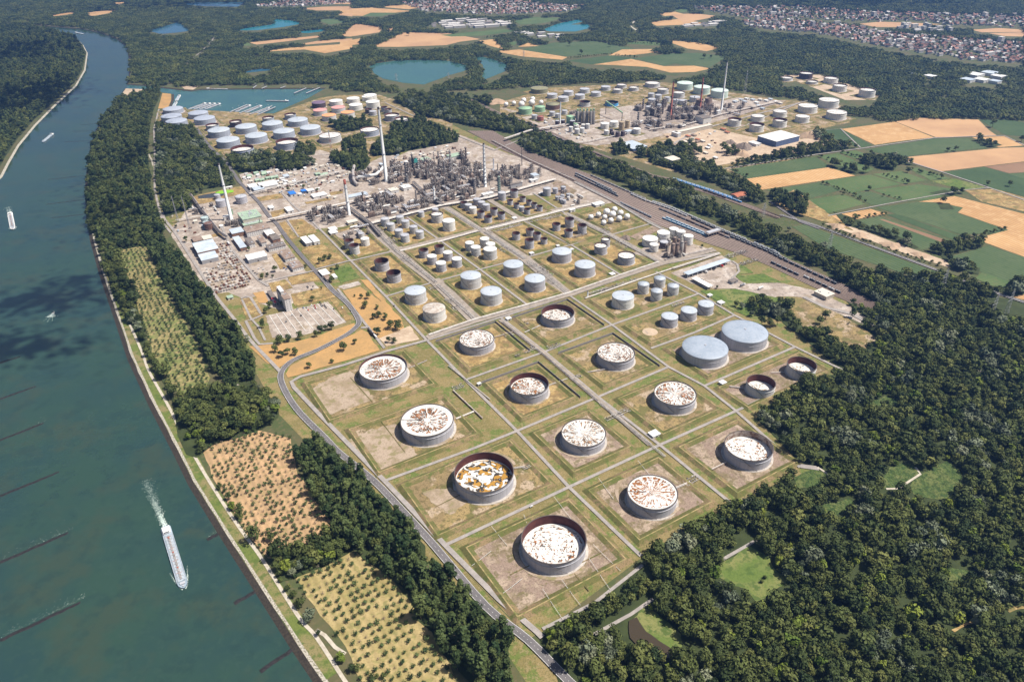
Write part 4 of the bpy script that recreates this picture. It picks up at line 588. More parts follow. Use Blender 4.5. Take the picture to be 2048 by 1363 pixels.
# ================================================================ CHIMNEYS, PROCESS UNITS
ST_W=mat('white chimney paint',(.66,.67,.66),.6,[(.03,.4,.65,(.55,.56,.56))]); ST_R=mat('red band paint',(.30,.085,.06),.7); ST_BR=mat('red brick chimney',(.33,.11,.08),.85); ST_CAP=mat('soot',(.05,.04,.04),.9)
def stack(bt,tt,w0,w1,label,body=ST_W,cap=ST_CAP,capf=.03,group=None,rings=4,name='chimney'):
    px,py=PX(*bt); tx,ty=PX(*tt); c=G(px,py); H=40.0
    for _ in range(15): y2=proj(c[0],c[1],H)[1]; H*=(py-ty)/(py-y2)
    r0=w0/TL[bt[0]][2]/2*depth(*c,0)/F_PX; r1=w1/TL[tt[0]][2]/2*depth(*c,H)/F_PX
    T=thing(name,label,'chimney',(c[0],c[1],0),0,group); rr=lambda z:r0+(r1-r0)*z/H; zc=H*(1-capf)
    MB().lathe([(r0*1.15,0),(r0*1.15,2),(r0,2.1),(rr(zc),zc)],24).build('shaft',body,T)
    MB().lathe([(rr(zc),zc),(r1,H),(r1*.75,H),(r1*.75,H-3)],24).build('top_band',cap,T)
    mb=MB()
    for k in range(1,rings+1): z=H*k/(rings+.6); mb.lathe([(rr(z),z),(rr(z)+1.1,z),(rr(z)+1.1,z+.9),(rr(z),z+.9)],16,0,sm=False)
    mb.tube([(r0*1.02,0,0),(r1*1.05,0,H)],.35,4); mb.build('platforms',STEEL if body is ST_BR else R_GREY,T)
    NOTREE.append([(c[0]+12*math.cos(a*.8),c[1]+12*math.sin(a*.8)) for a in range(8)]); return T
stack(('z5',1905,832),('z5',1822,72),36,22,'tallest white chimney, rising beside the main process units',rings=2)
stack(('z5',322,1222),('z5',192,645),38,17,'white leaning looking chimney by the riverside boiler house',rings=1)
stack(('z5',1525,1172),('z5',1470,812),32,27,'white chimney with a red top band, in front of the units',cap=ST_R,capf=.13,rings=2)
stack(('m2',1692,530),('m2',1668,85),30,18,'white chimney ringed with many platforms at the right units',rings=11)
stack(('z6',1238,612),('z6',1293,113),22,11,'tall white chimney of the far refinery',rings=2)
stack(('z6',718,690),('z6',748,320),22,13,'red brick chimney in the middle of the far units',ST_BR,rings=3)
stack(('z6',1018,615),('z6',1052,272),20,13,'red brick chimney nearer the tall white far chimney',ST_BR,rings=3)
stack(('m2',1175,690),('m2',1160,512),22,18,'short white stack at the lower edge of the units',rings=2)
stack(('m5',820,590),('m5',822,285),19,15,'thin white stack beside the far grey silos',rings=0)
stack(('m2',1778,345),('m2',1775,240),12,12,'short grey stack right of the ringed chimney',R_GREY,R_GREY,rings=0)
stack(('m1',1560,430),('m1',1553,362),11,11,'short dark stack at the left end of the units',STEEL,STEEL,rings=0)
stack(('m4',128,1145),('m4',127,1085),14,14,'little white vent stack by the pump rows',rings=0)
STEELC=mat('weathered structure steel',(.30,.245,.205),.7,[(.1,.4,.65,(.12,.09,.08)),(.4,.5,.65,(.40,.38,.36),.7)]); COLM=mat('column cladding',(.42,.40,.385),.5,[(.1,.4,.65,(.25,.21,.19))],spec=.5); COLB=mat('brown column cladding',(.27,.20,.165),.6,[(.12,.4,.65,(.13,.09,.075))]); COLW=mat('bright cladding',(.60,.60,.58),.45,spec=.5); PIPEW=mat('insulated pipe',(.58,.55,.51),.5,[(.2,.45,.65,(.40,.36,.33))]); CONCF=mat('unit floor',(.33,.27,.225),.9,[(.1,.4,.6,(.18,.15,.135)),(.3,.5,.7,(.42,.38,.34),.8)]); GRN=mat('green column paint',(.28,.36,.30),.6)
def column_mesh(mb,r,h,seed):
    q=random.Random(seed); mb.lathe([(r*1.2,0),(r,3),(r,h*.62),(r*.8,h*.65),(r*.8,h-r*.5),(r*.4,h),(.01,h+.1)],14,0)
def make_column(r,h,m,seed,n=5):
    T=thing('process_column','x','process column'); mb=MB(); column_mesh(mb,r,h,seed); kid(mb.build('shell',m,T),T)
    mb=MB()
    for k in range(1,n+1): z=h*k/(n+.4); mb.lathe([(r*.7,z),(r+1.4,z),(r+1.4,z+.25),(r*.7,z+.25)],8,0,sm=False); mb.lathe([(r+1.4,z),(r+1.4,z+1.1)],8,0,sm=False)
    kid(mb.build('platforms',STEEL,T),T)
    mb=MB(); mb.tube([(r+.6,0,h*.97),(r+.6,0,2),(r+5,0,2)],.45,5); mb.tube([(0,-r-.6,h*.7),(0,-r-.6,4)],.3,5); kid(mb.build('overhead_pipe',PIPEW,T),T); return T
def make_frame(nx,ny,nz,b,hh,seed):
    q=random.Random(seed); T=thing('steel_structure','x','steel structure'); mb=MB(); W,D=nx*b,ny*b
    for i in range(nx+1):
        for j in range(ny+1): x,y=i*b-W/2,j*b-D/2; mb.box(x-.25,y-.25,0,x+.25,y+.25,nz*hh+1.0)
    for k in range(1,nz+1):
        z=k*hh
        for i in range(nx+1): x=i*b-W/2; mb.box(x-.18,-D/2,z-.5,x+.18,D/2,z-.1)
        for j in range(ny+1): y=j*b-D/2; mb.box(-W/2,y-.18,z-.5,W/2,y+.18,z-.1)
    kid(mb.build('frame',STEELC,T),T)
    for k in range(1,nz+1):
        mb=MB()
        for i in range(nx):
            for j in range(ny):
                if q.random()<.7 or i==j: x,y=i*b-W/2,j*b-D/2; mb.box(x+.2,y+.2,k*hh-.1,x+b-.2,y+b-.2,k*hh+.05,bottom=True)
        kid(mb.build('deck',STEEL,T),T)
    mb=MB()
    for k in range(nz+1):
        for i in range(nx):
            for j in range(ny):
                x,y=(i+.5)*b-W/2,(j+.5)*b-D/2; z=k*hh+.1; s=q.random()
                if s<.3: mb.cyl(x,y,z,z+hh*.75,b*.28,8,q.randrange(3))
                elif s<.55: mb.hcyl(x-b*.42,x+b*.42,y,z+b*.25,b*.2,8,q.randrange(3))
                elif s<.72: mb.box(x-b*.3,y-b*.25,z,x+b*.3,y+b*.25,z+hh*.4,q.randrange(3))
    for _ in range(nx*nz): x=q.uniform(-W/2,W/2); y=q.choice([-D/2-.6,D/2+.6]); mb.tube([(x,y,0),(x,y,q.uniform(.5,1)*nz*hh),(x,0,q.uniform(.6,1)*nz*hh)],.35,5,1)
    kid(mb.build('equipment',[COLM,PIPEW,COLB],T),T); return T
def make_drum(r,L,seed):
    T=thing('horizontal_drum','x','pressure drum'); mb=MB(); P=[(-L/2-r*.5,0,r+2),(-L/2,0,r+2),(L/2,0,r+2),(L/2+r*.5,0,r+2)]
    mb.tube(P[1:3],r,12); mb.lathe([(r,0),(.7*r,.4*r),(.01,.5*r)],12); kid(MB().tube(P[1:3],r,12).tube([P[0],P[1]],r*.75,10).tube([P[2],P[3]],r*.75,10).build('vessel',COLW,T),T)
    mb=MB(); mb.box(-L*.35-.4,-r*.8,0,-L*.35+.4,r*.8,2.3); mb.box(L*.35-.4,-r*.8,0,L*.35+.4,r*.8,2.3); kid(mb.build('saddle',conc_m,T),T); return T
def make_heater(w,d,h,seed):
    T=thing('process_heater','x','furnace'); mb=MB(); mb.box(-w/2,-d/2,2.5,w/2,d/2,h,bottom=True)
    v=[(-w/2,-d/2,h),(w/2,-d/2,h),(w/2,d/2,h),(-w/2,d/2,h),(-w/6,-d/6,h+4),(w/6,-d/6,h+4),(w/6,d/6,h+4),(-w/6,d/6,h+4)]
    mb.add(v,[(0,1,5,4),(1,2,6,5),(2,3,7,6),(3,0,4,7),(4,5,6,7)])
    for x in (-w/2+.5,w/2-.5):
        for y in (-d/2+.5,d/2-.5): mb.box(x-.4,y-.4,0,x+.4,y+.4,2.5)
    kid(mb.build('firebox',COLB,T),T); kid(MB().cyl(0,0,h+4,h*2.1,w*.13,12).build('stack',COLM,T),T); mb=MB(); mb.lathe([(w*.13,h*1.8),(w*.22,h*1.8),(w*.22,h*1.8+.3)],10,sm=False); mb.box(-w/2-1,-d/2-1,h*.55,w/2+1,-d/2,h*.55+.3,bottom=True); kid(mb.build('platforms',STEEL,T),T); return T
def make_cooler(nx,ny):
    T=thing('air_cooler','x','air cooler'); mb=MB(); b=5
    for i in range(nx):
        for j in range(ny): mb.cyl((i+.5-nx/2)*b,(j+.5-ny/2)*b,9.2,10.2,b*.42,12)
    kid(mb.build('fan_ring',R_GREY,T),T); mb=MB(); mb.box(-nx*b/2,-ny*b/2,8,nx*b/2,ny*b/2,9.2,bottom=True)
    for i in range(nx+1):
        for s in (-1,1): x=(i-nx/2)*b; mb.box(x-.2,s*ny*b/2-.2,0,x+.2,s*ny*b/2+.2,8)
    kid(mb.build('bank',STEELC,T),T); return T
PROTO={}
def protos():
    PROTO['col']=[make_column(1.6,38,COLM,1,6),make_column(2.2,48,COLB,2,7),make_column(1.2,30,COLW,3,4),make_column(2.6,34,COLM,4,5),make_column(1.4,24,COLB,5,3),make_column(1.0,42,COLM,6,5)]
    PROTO['frame']=[make_frame(4,2,3,6,6,1),make_frame(3,3,4,6,6,2),make_frame(6,2,2,6,6,3),make_frame(2,2,5,6,6,4),make_frame(5,3,3,5,5,5)]
    PROTO['drum']=[make_drum(1.8,14,1),make_drum(2.4,18,2)]; PROTO['heat']=[make_heater(12,9,15,1),make_heater(18,8,13,2)]; PROTO['cool']=[make_cooler(5,2),make_cooler(8,2)]
protos(); USED=set()
ADJ={'col':['slender pale process column with platforms','stout brown process column with platforms','slim bright process column','thick pale process column','short brown process column','thin tall grey process column'],'frame':['brown steel structure with three decks of vessels','square steel tower with four decks','long low steel structure of pipes and vessels','narrow five deck steel tower','wide steel structure crowded with vessels'],'drum':['bright horizontal drum on saddles','long bright horizontal drum on saddles'],'heat':['brown box furnace with its own stack','wide brown box furnace with stack'],'cool':['short bank of fan coolers','long bank of fan coolers on legs']}
CNT={}
def place(kind,i,u,v,desc,rot=None,s=1.0):
    p=xy(u,v); rz=YAW+(rot if rot is not None else rng.choice([0,math.pi/2])); src=PROTO[kind][i]; lab=ADJ[kind][i]+' '+desc; grp=ADJ[kind][i]+'s '+desc
    if (kind,i) not in USED: USED.add((kind,i)); src.location=(p[0],p[1],.9); src.rotation_euler=(0,0,rz); src.scale=(s,)*3; src['label']=lab; src['group']=grp; return src
    return copy_tree(src,(p[0],p[1],.9),rz,s,lab,grp)
def unit(t,quad,desc,nf,nc,nd,nh,nk,seed,hs=1.0,floor=True):
    """one process unit: its floor and things laid on a grid of plots aligned with the refinery streets"""
    Q=GT(t,quad); q=random.Random(seed); U=[uv(p) for p in Q]; P2=[(a,b) for a,b in U]
    NOTREE.append(Q)
    if floor: sheet('unit_floor',Q,CONCF,.86+.004*seed)
    u0,u1=min(a for a,_ in U),max(a for a,_ in U); v0,v1=min(b for _,b in U),max(b for _,b in U); cells=[]
    for i in range(int((u1-u0)/17)+1):
        for j in range(int((v1-v0)/17)+1):
            c=(u0+(i+.5)*17,v0+(j+.5)*17)
            if inside(np.array([c]),P2)[0]: cells.append(c)
    q.shuffle(cells)
    kinds=['frame']*nf+['drum']*nd+['heat']*nh+['cool']*nk
    for k,c in zip(kinds,cells):
        i=q.randrange(len(PROTO[k])); place(k,i,c[0]+q.uniform(-3,3),c[1]+q.uniform(-3,3),desc,s=q.uniform(.65,1.0)*(hs if k=='frame' else 1))
    rest=cells[len(kinds):]+cells[:nf]
    for k in range(int(nc*.65)):
        c=rest[k%len(rest)]; place('col',q.randrange(6),c[0]+q.uniform(-8,8),c[1]+q.uniform(-8,8),desc,rot=q.uniform(0,6),s=q.choice([.45,.5,.6,.7,.8,1.05])*hs)
unit('m2',[(700,480),(690,330),(840,300),(1000,390),(900,500)],'behind the tallest white chimney foot',12,8,3,1,1,11)
unit('m2',[(900,430),(950,290),(1180,290),(1300,350),(1200,460),(1030,440)],'in the middle of the main units',18,14,4,2,2,12)
unit('m2',[(1150,290),(1480,230),(1560,360),(1300,450),(1200,420)],'under the rear tall columns',14,18,4,1,1,13)
unit('m2',[(1180,470),(1500,390),(1680,350),(1680,540),(1300,560)],'left of the ringed chimney',20,14,5,2,2,14)
unit('m2',[(1000,600),(1210,500),(1560,590),(1640,640),(1300,700),(1120,700)],'around the short white stack',20,14,6,2,3,15,.85)
unit('m2',[(330,690),(700,590),(820,680),(500,800)],'right of the red topped chimney',20,8,6,1,2,16,.75)
unit('m2',[(520,790),(760,680),(1100,670),(1150,730),(800,820),(520,860)],'along the pipe street before the units',16,8,6,2,4,17,.7)
unit('m2',[(-150,830),(0,730),(250,750),(300,830),(100,920),(-60,900)],'left of the red topped chimney',18,9,5,1,2,18,.7)
unit('m3',[(400,330),(480,200),(800,190),(960,260),(700,390),(420,420)],'right of the ringed chimney',18,18,5,2,2,19,.85)
unit('m2',[(300,540),(330,390),(600,400),(640,500)],'beside the flue duct of the tallest chimney',5,3,2,2,1,20,.8,False)
unit('m1',[(280,460),(280,380),(420,360),(430,460)],'at the riverside cooling yard',3,0,3,0,3,21,.5)
unit('m1',[(430,340),(480,330),(640,520),(1000,480),(1000,560),(620,600)],'around the riverside boiler house',7,2,4,0,1,22,.6,False)
unit('m3',[(1050,440),(1250,430),(1420,470),(1300,580),(1100,560)],'beside the tiny tanks',3,2,6,0,1,23,.5,False)
unit('m4',[(860,720),(960,660),(1130,690),(1120,740),(990,770)],'at the feet of the brown silos',6,2,3,0,0,24,.5)
unit('m2',[(100,1030),(430,930),(560,1010),(300,1080)],'behind the rust topped tanks',4,7,4,0,2,25,.55)
unit('z6',[(310,640),(480,540),(720,560),(860,700),(560,800),(330,790)],'in the far refinery near the red chimney',26,22,3,2,2,31,1.0)
unit('z6',[(720,600),(960,560),(1180,600),(1250,640),(900,740),(760,730)],'in the far refinery between the chimneys',22,18,3,2,2,32,.95)
unit('z6',[(1240,560),(1440,560),(1620,610),(1400,680),(1260,680)],'right of the tall white far chimney',8,12,3,0,1,33,.7)
unit('z6',[(330,780),(560,800),(940,740),(930,780),(550,840)],'along the near street of the far refinery',6,2,3,1,2,34,.6)
unit('m5',[(900,470),(1040,430),(1050,600),(900,590)],'left of the far grey silos',6,2,1,0,0,35,.8)
unit('z5',[(1560,740),(1700,700),(1880,760),(1850,820),(1650,850)],'left of the tallest chimney',4,3,1,1,1,36,.7,False)
# single named columns of the main units
for (x,yb,yt,wd,m,lab) in [(955,400,195,16,STEEL,'dark tall column left of the teal framed tower'),(1010,395,250,24,COLW,'white broad column beside the teal framed tower'),(1345,450,155,16,COLM,'tallest slim column in the middle units'),(1500,345,120,18,COLB,'tall brown column at the rear right of the units'),(1450,300,140,10,COLB,'thin brown column at the rear right of the units'),(1275,410,265,16,COLM,'grey column left of the tallest slim column'),(1585,605,440,28,COLM,'thick grey column left of the ringed chimney'),(1835,585,420,30,GRN,'thick green grey column right of the ringed chimney'),(1860,435,345,18,COLB,'brown column at the right units'),(1970,400,315,13,COLB,'thin tall brown column at the right end of the units'),(1095,455,345,15,COLB,'brown column before the teal framed tower'),(895,490,400,16,COLW,'pale column in a frame left of the middle units'),(985,660,560,8,COLM,'needle thin pole stack beside the short white stack')]:
    c=G(*PX('m2',x,yb)); H=30.0; py=PX('m2',x,yb)[1]; ty=PX('m2',x,yt)[1]
    for _ in range(12): H*=(py-ty)/(py-proj(c[0],c[1],H)[1])
    r=wd/5.12/2*depth(*c,0)/F_PX; T=thing('process_column',lab,'process column',(c[0],c[1],.2)); mb=MB(); column_mesh(mb,r,H,1); mb.build('shell',m,T); mb=MB()
    for k in range(1,8): z=H*k/7.4; mb.lathe([(r*.7,z),(r+1.6,z),(r+1.6,z+.3),(r*.7,z+.3)],8,0,sm=False)
    mb.build('platforms',STEEL,T); MB().tube([(r+.7,0,H*.95),(r+.7,0,2)],.5,5).build('overhead_pipe',PIPEW,T)
# teal framed tower
c=G(*PX('m2',985,398)); T=thing('steel_structure','teal cabin high on a tall dark steel tower','steel structure',(c[0],c[1],0),YAW); mb=MB()
for x in (-5,5):
    for y in (-5,5): mb.box(x-.5,y-.5,0,x+.5,y+.5,48)
for z in range(8,49,8): mb.box(-5.5,-5.5,z-.4,5.5,5.5,z,bottom=True)
mb.build('frame',STEELC,T); MB().box(-5,-5.6,33,5,5,43,bottom=True).build('cabin',mat('teal cladding',(.06,.33,.30),.6),T)
# flue duct
def flue(t,pts,r,z,label,m=PIPEW):
    P=GT(t,pts); T=thing('flue_duct',label,'flue duct',(*P[0],0)); q=[(p[0]-P[0][0],p[1]-P[0][1],zz) for p,zz in zip(P,z)]; MB().tube(q,r,12).build('duct',m,T)
    mb=MB()
    for p in q[1:-1]: mb.box(p[0]-.8,p[1]-.8,0,p[0]+.8,p[1]+.8,p[2]-r*.8)
    mb.build('support_legs',STEEL,T)
flue('m2',[(395,480),(480,475),(580,455),(650,400),(670,385)],4.2,[14,14,14,17,20],'big pale flue duct bending towards the tallest chimney',COLW); flue('m2',[(360,395),(345,440),(350,500),(385,530)],4,[22,18,10,5],'grey looping duct left of the pale flue duct',COLM)
# far grey silos, conveyor, flare masts
SILO=mat('grey silo concrete',(.23,.215,.20),.85,[(.1,.4,.65,(.17,.155,.145))]); NM=['leftmost','second','third','fourth','fifth','rightmost']
for i,x in enumerate((1055,1090,1137,1183,1232,1270)):
    c,R,H=tank_px('m5',x,617-(i%2)*6,44,178); T=thing('silo',NM[i]+' of six tall grey silos in the far refinery','silo',(c[0],c[1],0),0,'tall grey silos'); MB().lathe([(R,0),(R,H),(R*.6,H+2),(.01,H+2.2)],20).build('shell',SILO,T); MB().box(-R*.5,-R*.5,H+2,R*.5,R*.5,H+9).build('hoist_house',S_GREEN,T)
for i,(x,y,wd,h) in enumerate([(958,622,40,55),(1015,604,42,58),(1055,645,40,80),(1095,670,40,85),(993,748,45,135),(1036,742,38,135),(1082,732,40,145),(1112,722,38,130)]):
    c,R,H=tank_px('m4',x,y,wd,h); T=thing('silo',['leftmost rear','second rear','third rear','rightmost rear','leftmost front','second front','third front','rightmost front'][i]+' brown silo of the terminal tank cluster','silo',(c[0],c[1],0),0,'brown silos'); MB().lathe([(R*.5,0),(R,H*.15),(R,H),(R*.5,H+1.5),(.01,H+1.6)],18).build('shell',COLB if i%3 else COLM,T)
    mb=MB(); 
    for k in range(4): a=k*1.57+.4; mb.cyl(R*.9*math.cos(a),R*.9*math.sin(a),0,H*.16,.3,5)
    mb.lathe([(R,H),(R+.6,H),(R+.6,H+1),(R,H+1)],16,sm=False); mb.build('rim_platform',STEEL,T)
def lattice(t,base,top,wd,label,m=STEEL,name='lattice_mast',cat='mast',arms=0,band=None):
    px,py=PX(t,*base); tx,ty=PX(t,*top); c=G(px,py); H=30.0
    for _ in range(15): H*=(py-ty)/(py-proj(c[0],c[1],H)[1])
    T=thing(name,label,cat,(c[0],c[1],0),YAW); mb=MB(); n=8
    for k in range(n):
        z0,z1=H*k/n,H*(k+1)/n; a,b=wd*(1-.8*k/n)/2,wd*(1-.8*(k+1)/n)/2; mi=1 if band and k%2 else 0
        C0=[(a,a),(-a,a),(-a,-a),(a,-a)]; C1=[(b,b),(-b,b),(-b,-b),(b,-b)]
        for j in range(4): j2=(j+1)%4; mb.tube([(*C0[j],z0),(*C1[j],z1)],.22,3,mi); mb.tube([(*C0[j],z0),(*C1[j2],z1)],.14,3,mi); mb.tube([(*C1[j],z1),(*C1[j2],z1)],.14,3,mi)
    mb.build('lattice_frame',[m,band or m],T)
    if arms:
        mb=MB()
        for k in range(arms): z=H*(.62+.15*k); L=9-2*k; mb.tube([(-L,0,z),(0,0,z+1.5),(L,0,z)],.25,3); mb.tube([(-L,0,z),(L,0,z)],.2,3)
        mb.build('crossarms',m,T)
    else: MB().cyl(0,0,H*.2,H+1.5,.45,6).build('riser_pipe',COLM,T)
lattice('z5',(1348,560),(1315,308),7,'red and white flare mast before the harbour tank farm',ST_R,band=COLW,name='flare_mast'); lattice('c',(412,545),(432,410),9,'thin grey flare mast at the forest edge far off',R_GREY,name='flare_mast'); lattice('m5',(297,1170),(296,885),3,'thin mast standing before the railway tree belt',STEEL)
lattice('m1',(140,540),(30,270),4,'thin mast at the levee wood by the boiler house',R_GREY); lattice('m1',(262,625),(155,270),4,'second thin mast near the pale teal tanks',R_GREY)
PYL=mat('pylon steel',(.33,.34,.34),.6)
for t,b,tp,lab in [('f',(905,200),(935,95),'grey power pylon on the green field by the canal'),('f',(1565,440),(1590,315),'grey power pylon among trees near the country road'),('f',(1850,600),(1895,470),'left one of two close power pylons in the wood'),('f',(1935,590),(1975,440),'right one of two close power pylons in the wood'),('b',(330,470),(330,430),'power pylon standing before the green lake'),('b',(635,460),(634,425),'small power pylon behind the green lake shore'),('b',(1075,335),(1075,295),'power pylon on the tan field beyond the lakes'),('f',(520,10),(525,-70),'power pylon beside the railway belt')]:
    lattice(t,b,tp,7,lab,PYL,'power_pylon','pylon',3)
c0=G(*PX('m5',1660,570)); c1=G(*PX('m5',1440,470)); T=thing('conveyor_bridge','green sloping conveyor bridge above the tan silos','conveyor',(c0[0],c0[1],0)); MB().tube([(0,0,30),(c1[0]-c0[0],c1[1]-c0[1],44)],2.2,6).build('gallery',S_GREEN,T); MB().box(-1,-1,0,1,1,29).box(c1[0]-c0[0]-1,c1[1]-c0[1]-1,0,c1[0]-c0[0]+1,c1[1]-c0[1]+1,43).build('trestle',STEEL,T)
# cooling towers far
for i,(x,y) in enumerate(((1010,600),(1100,585))):
    c=G(*PX('z6',x,y)); T=thing('cooling_tower',('left' if i==0 else 'right')+' squat brown cooling tower by the red chimney','cooling tower',(c[0],c[1],0),0,'squat cooling towers'); MB().lathe([(22,0),(16,14),(12,24),(13,32),(12.4,32),(11.4,24)],24).build('shell',COLB,T); MB().lathe([(24,0),(24,2),(21,2)],24,sm=False).build('basin',conc_m,T)
# pipe racks along the streets -------------------------------------
def pipe_rack(px,label,n=5,r=.45,h=5.0,wd=6,mats=None,t='p'):
    P=[Vector((*p,.8)) for p in GT(t,px)]; o=P[0]; T=thing('pipe_rack',label,'pipe rack',tuple(o)); P=[p-o for p in P]; Q=[tuple(p)[:2] for p in P]
    mb=MB()
    for k in range(n):
        off=(k-(n-1)/2)*wd/n; pth=Q if abs(off)<1e-6 else [tuple(a) for a in ribbon_pts(Q,2*abs(off))[0 if off>0 else 1]]; rr=r*(.6+.8*rng.random()); mb.tube([(a,b,h+rr) for a,b in pth],rr,6,rng.choice([0,0,0,1,1,2]))
    mb.build('pipes',mats or [PIPEW,COLM,COLB],T)
    for a,b in zip(Q[:-1],Q[1:]):
        L=math.hypot(b[0]-a[0],b[1]-a[1]); k=max(1,int(L/14)); d=((b[0]-a[0])/L,(b[1]-a[1])/L)
        for i in range(k):
            x,y=a[0]+d[0]*L*(i+.5)/k,a[1]+d[1]*L*(i+.5)/k; nx_,ny_=-d[1]*wd/2,d[0]*wd/2
            mb=MB(); mb.tube([(x-nx_,y-ny_,h-.2),(x+nx_,y+ny_,h-.2)],.25,4)
            if h>1.5: mb.tube([(x-nx_,y-ny_,0),(x-nx_,y-ny_,h)],.25,4); mb.tube([(x+nx_,y+ny_,0),(x+nx_,y+ny_,h)],.25,4)
            mb.build('trestle',conc_m if h<1.5 else STEELC,T)
    return T
for px,lab,n,r,h,wd in [([(500,392),(640,358),(690,346)],'white pipe bridge past the contractor cabins',4,.7,6,6),([(352,445),(432,431)],'pipe rack left of the boiler house',4,.6,5,6),([(537,445),(620,428),(690,412),(742,398)],'long white pipe bridge from the boiler house to the units',6,.8,7,8),([(742,451),(812,433),(886,414),(978,399),(1110,362)],'broad pipe rack along the near edge of the process units',8,.6,5,10),
 ([(700,420),(742,452),(762,475)],'dark pipe rack crossing down beside the red topped chimney',6,.7,6,8),([(826,368),(860,400),(886,414)],'dark pipe rack running down past the short white stack',6,.7,6,8),([(800,503),(880,484),(955,463)],'white pipe bundle along the street by the small tank bunds',7,.5,1.2,9),([(970,460),(1044,442),(1118,423),(1205,405)],'white pipe bundle along the street towards the spheres',8,.5,1.2,12),
 ([(745,455),(792,503),(872,566)],'pipe bundle down the left pipe lane, upper part',6,.4,1,9),([(875,570),(950,640)],'pipe bundle down the left pipe lane, lower part',6,.4,1,9),([(890,418),(964,462)],'pipe bundle down the middle pipe lane, upper part',6,.4,1,9),([(972,466),(1050,519)],'pipe bundle down the middle pipe lane, central part',6,.4,1,9),([(1056,522),(1136,588)],'pipe bundle down the middle pipe lane, lower part',6,.4,1,9),
 ([(858,671),(950,640),(1138,587),(1244,550),(1318,525)],'white pipe bundle along the road behind the big tanks',4,.5,1,5),([(1330,521),(1425,498)],'white pipe bundle along the road by the silos',4,.5,1,5),([(1136,430),(1222,473),(1316,524)],'pipe bundle beside the sphere bund road',5,.4,1,7),([(1004,645),(1088,712),(1194,803)],'pipes in the strip between the walled bunds',3,.4,1,5),([(1200,808),(1300,890),(1330,915)],'pipes in the strip beside the small white hut',3,.4,1,5),
 ([(897,733),(980,800)],'twin dark pipes in the strip right of the rayed tank',2,.5,.8,2),([(906,782),(965,838)],'twin dark pipes in the lower green strip',2,.5,.8,2),([(1170,598),(1290,556),(1345,538)],'white pipe run beside the pump rows',3,.5,1,4),([(1345,540),(1440,510)],'pipe rack before the truck loading roof',4,.5,3,6),([(985,283),(1060,322),(1150,362)],'long blue grey pipe bundle beside the rail yard',7,.8,1.4,12),([(1150,365),(1225,402),(1300,447),(1380,487)],'pipe bundle along the rail yard fence',6,.5,1.2,10),
 ([(1010,283),(1060,266),(1130,254)],'pipe bridge crossing the tree belt and railway',5,.9,7,9),([(1130,254),(1210,243)],'pipe bridge on the far side of the railway',4,.8,6,8),([(1075,300),(1180,285),(1260,268)],'low pipe rack beyond the railway',3,.6,4,5),([(1300,262),(1380,250),(1440,232),(1560,205)],'pipe rack along the street of the far refinery',5,.6,4,8),([(380,392),(400,420),(440,470),(455,480)],'dark gallery rack running down past the riverside chimney',5,1.0,7,7)]:
    pipe_rack(px,lab,n,r,h,wd,[STEEL,COLM,STEEL] if lab.startswith('dark') else None)
for i,(t,a,b) in enumerate([('z2',(820,590),(1050,490)),('z2',(1450,1290),(1690,1190)),('z4',(360,860),(160,960)),('h',(1010,120),(1080,110)),('e',(900,720),(1010,690)),('e',(1220,1000),(1330,960)),('e',(1560,905),(1440,925)),('e',(1080,690),(1170,650)),('z3',(1310,1005),(1490,1000)),('z3',(740,1190),(930,1215)),('h',(1940,245),(2047,200))]):
    pipe_rack([a,b],['pipe pair from the rust rayed tank','pipe pair from the wheel rayed tank','white pipe pair from the tank beside the forest','pipe stub of the yellow stained tank','pipe run from the small flecked tank','pipe run of the star marked tank','pipe run of the ring flecked tank','pipe run of the red brown walled tank','pipe from the farther rust rimmed tank','pipe from the nearer rust rimmed tank','white pipe pair right of the orange streaked tank'][i],2,.5,1.0,3,t=t)
for t_,c_,R_0 in FARB:
    k_=1.55 if R_0<22 else 1.4; u_,v_=uv(c_); bund(xy(u_-R_0*k_-4,v_+R_0*k_+4),xy(u_+R_0*k_+4,v_-R_0*k_-4),rng.choice([dry_m,soil_m,soil_m,soil_m]),h=1.8,o=1,sl=4)
# foam lines with posts over the front bunds
def foam(t,a,b,label,posts=3):
    A,B=GT(t,[a,b]); T=thing('foam_pipe',label,'pipe',(*A,0)); d=(B[0]-A[0],B[1]-A[1]); MB().tube([(0,0,3.6),(d[0]*.5,d[1]*.5,2.3),(d[0],d[1],2.0)],.22,5).build('pipe',COLW,T); mb=MB()
    for k in range(posts): f=(k+.5)/posts; mb.tube([(d[0]*f,d[1]*f,0),(d[0]*f,d[1]*f,2.6)],.15,4)
    mb.build('post',STEEL,T)
for i,(a,b) in enumerate([((885,462),(978,572)),((885,608),(770,690)),((1065,770),(940,860)),((1185,830),(1300,1000)),((1295,775),(1405,920)),((1455,650),(1580,830)),((1480,570),(1640,720)),((1250,290),(1450,540)),((1075,395),(1092,440)),((1510,180),(1600,300)),((1740,80),(1830,180))]):
    foam('h',a,b,['white foam pipe dropping into the front bund from its far bank','white foam pipe upper on the left bank of the front bund','white foam pipe lower on the left bank of the front bund','thin pipe left across the bare soil of the front bund','thin pipe right across the bare soil of the front bund','thin pipe toward the right bank of the front bund','long thin pipe by the right foot of the front tank','long thin pipe behind the front tank','dark standpipe behind the front tank','thin pipe left of the orange streaked tank','thin pipe behind the orange streaked tank'][i])
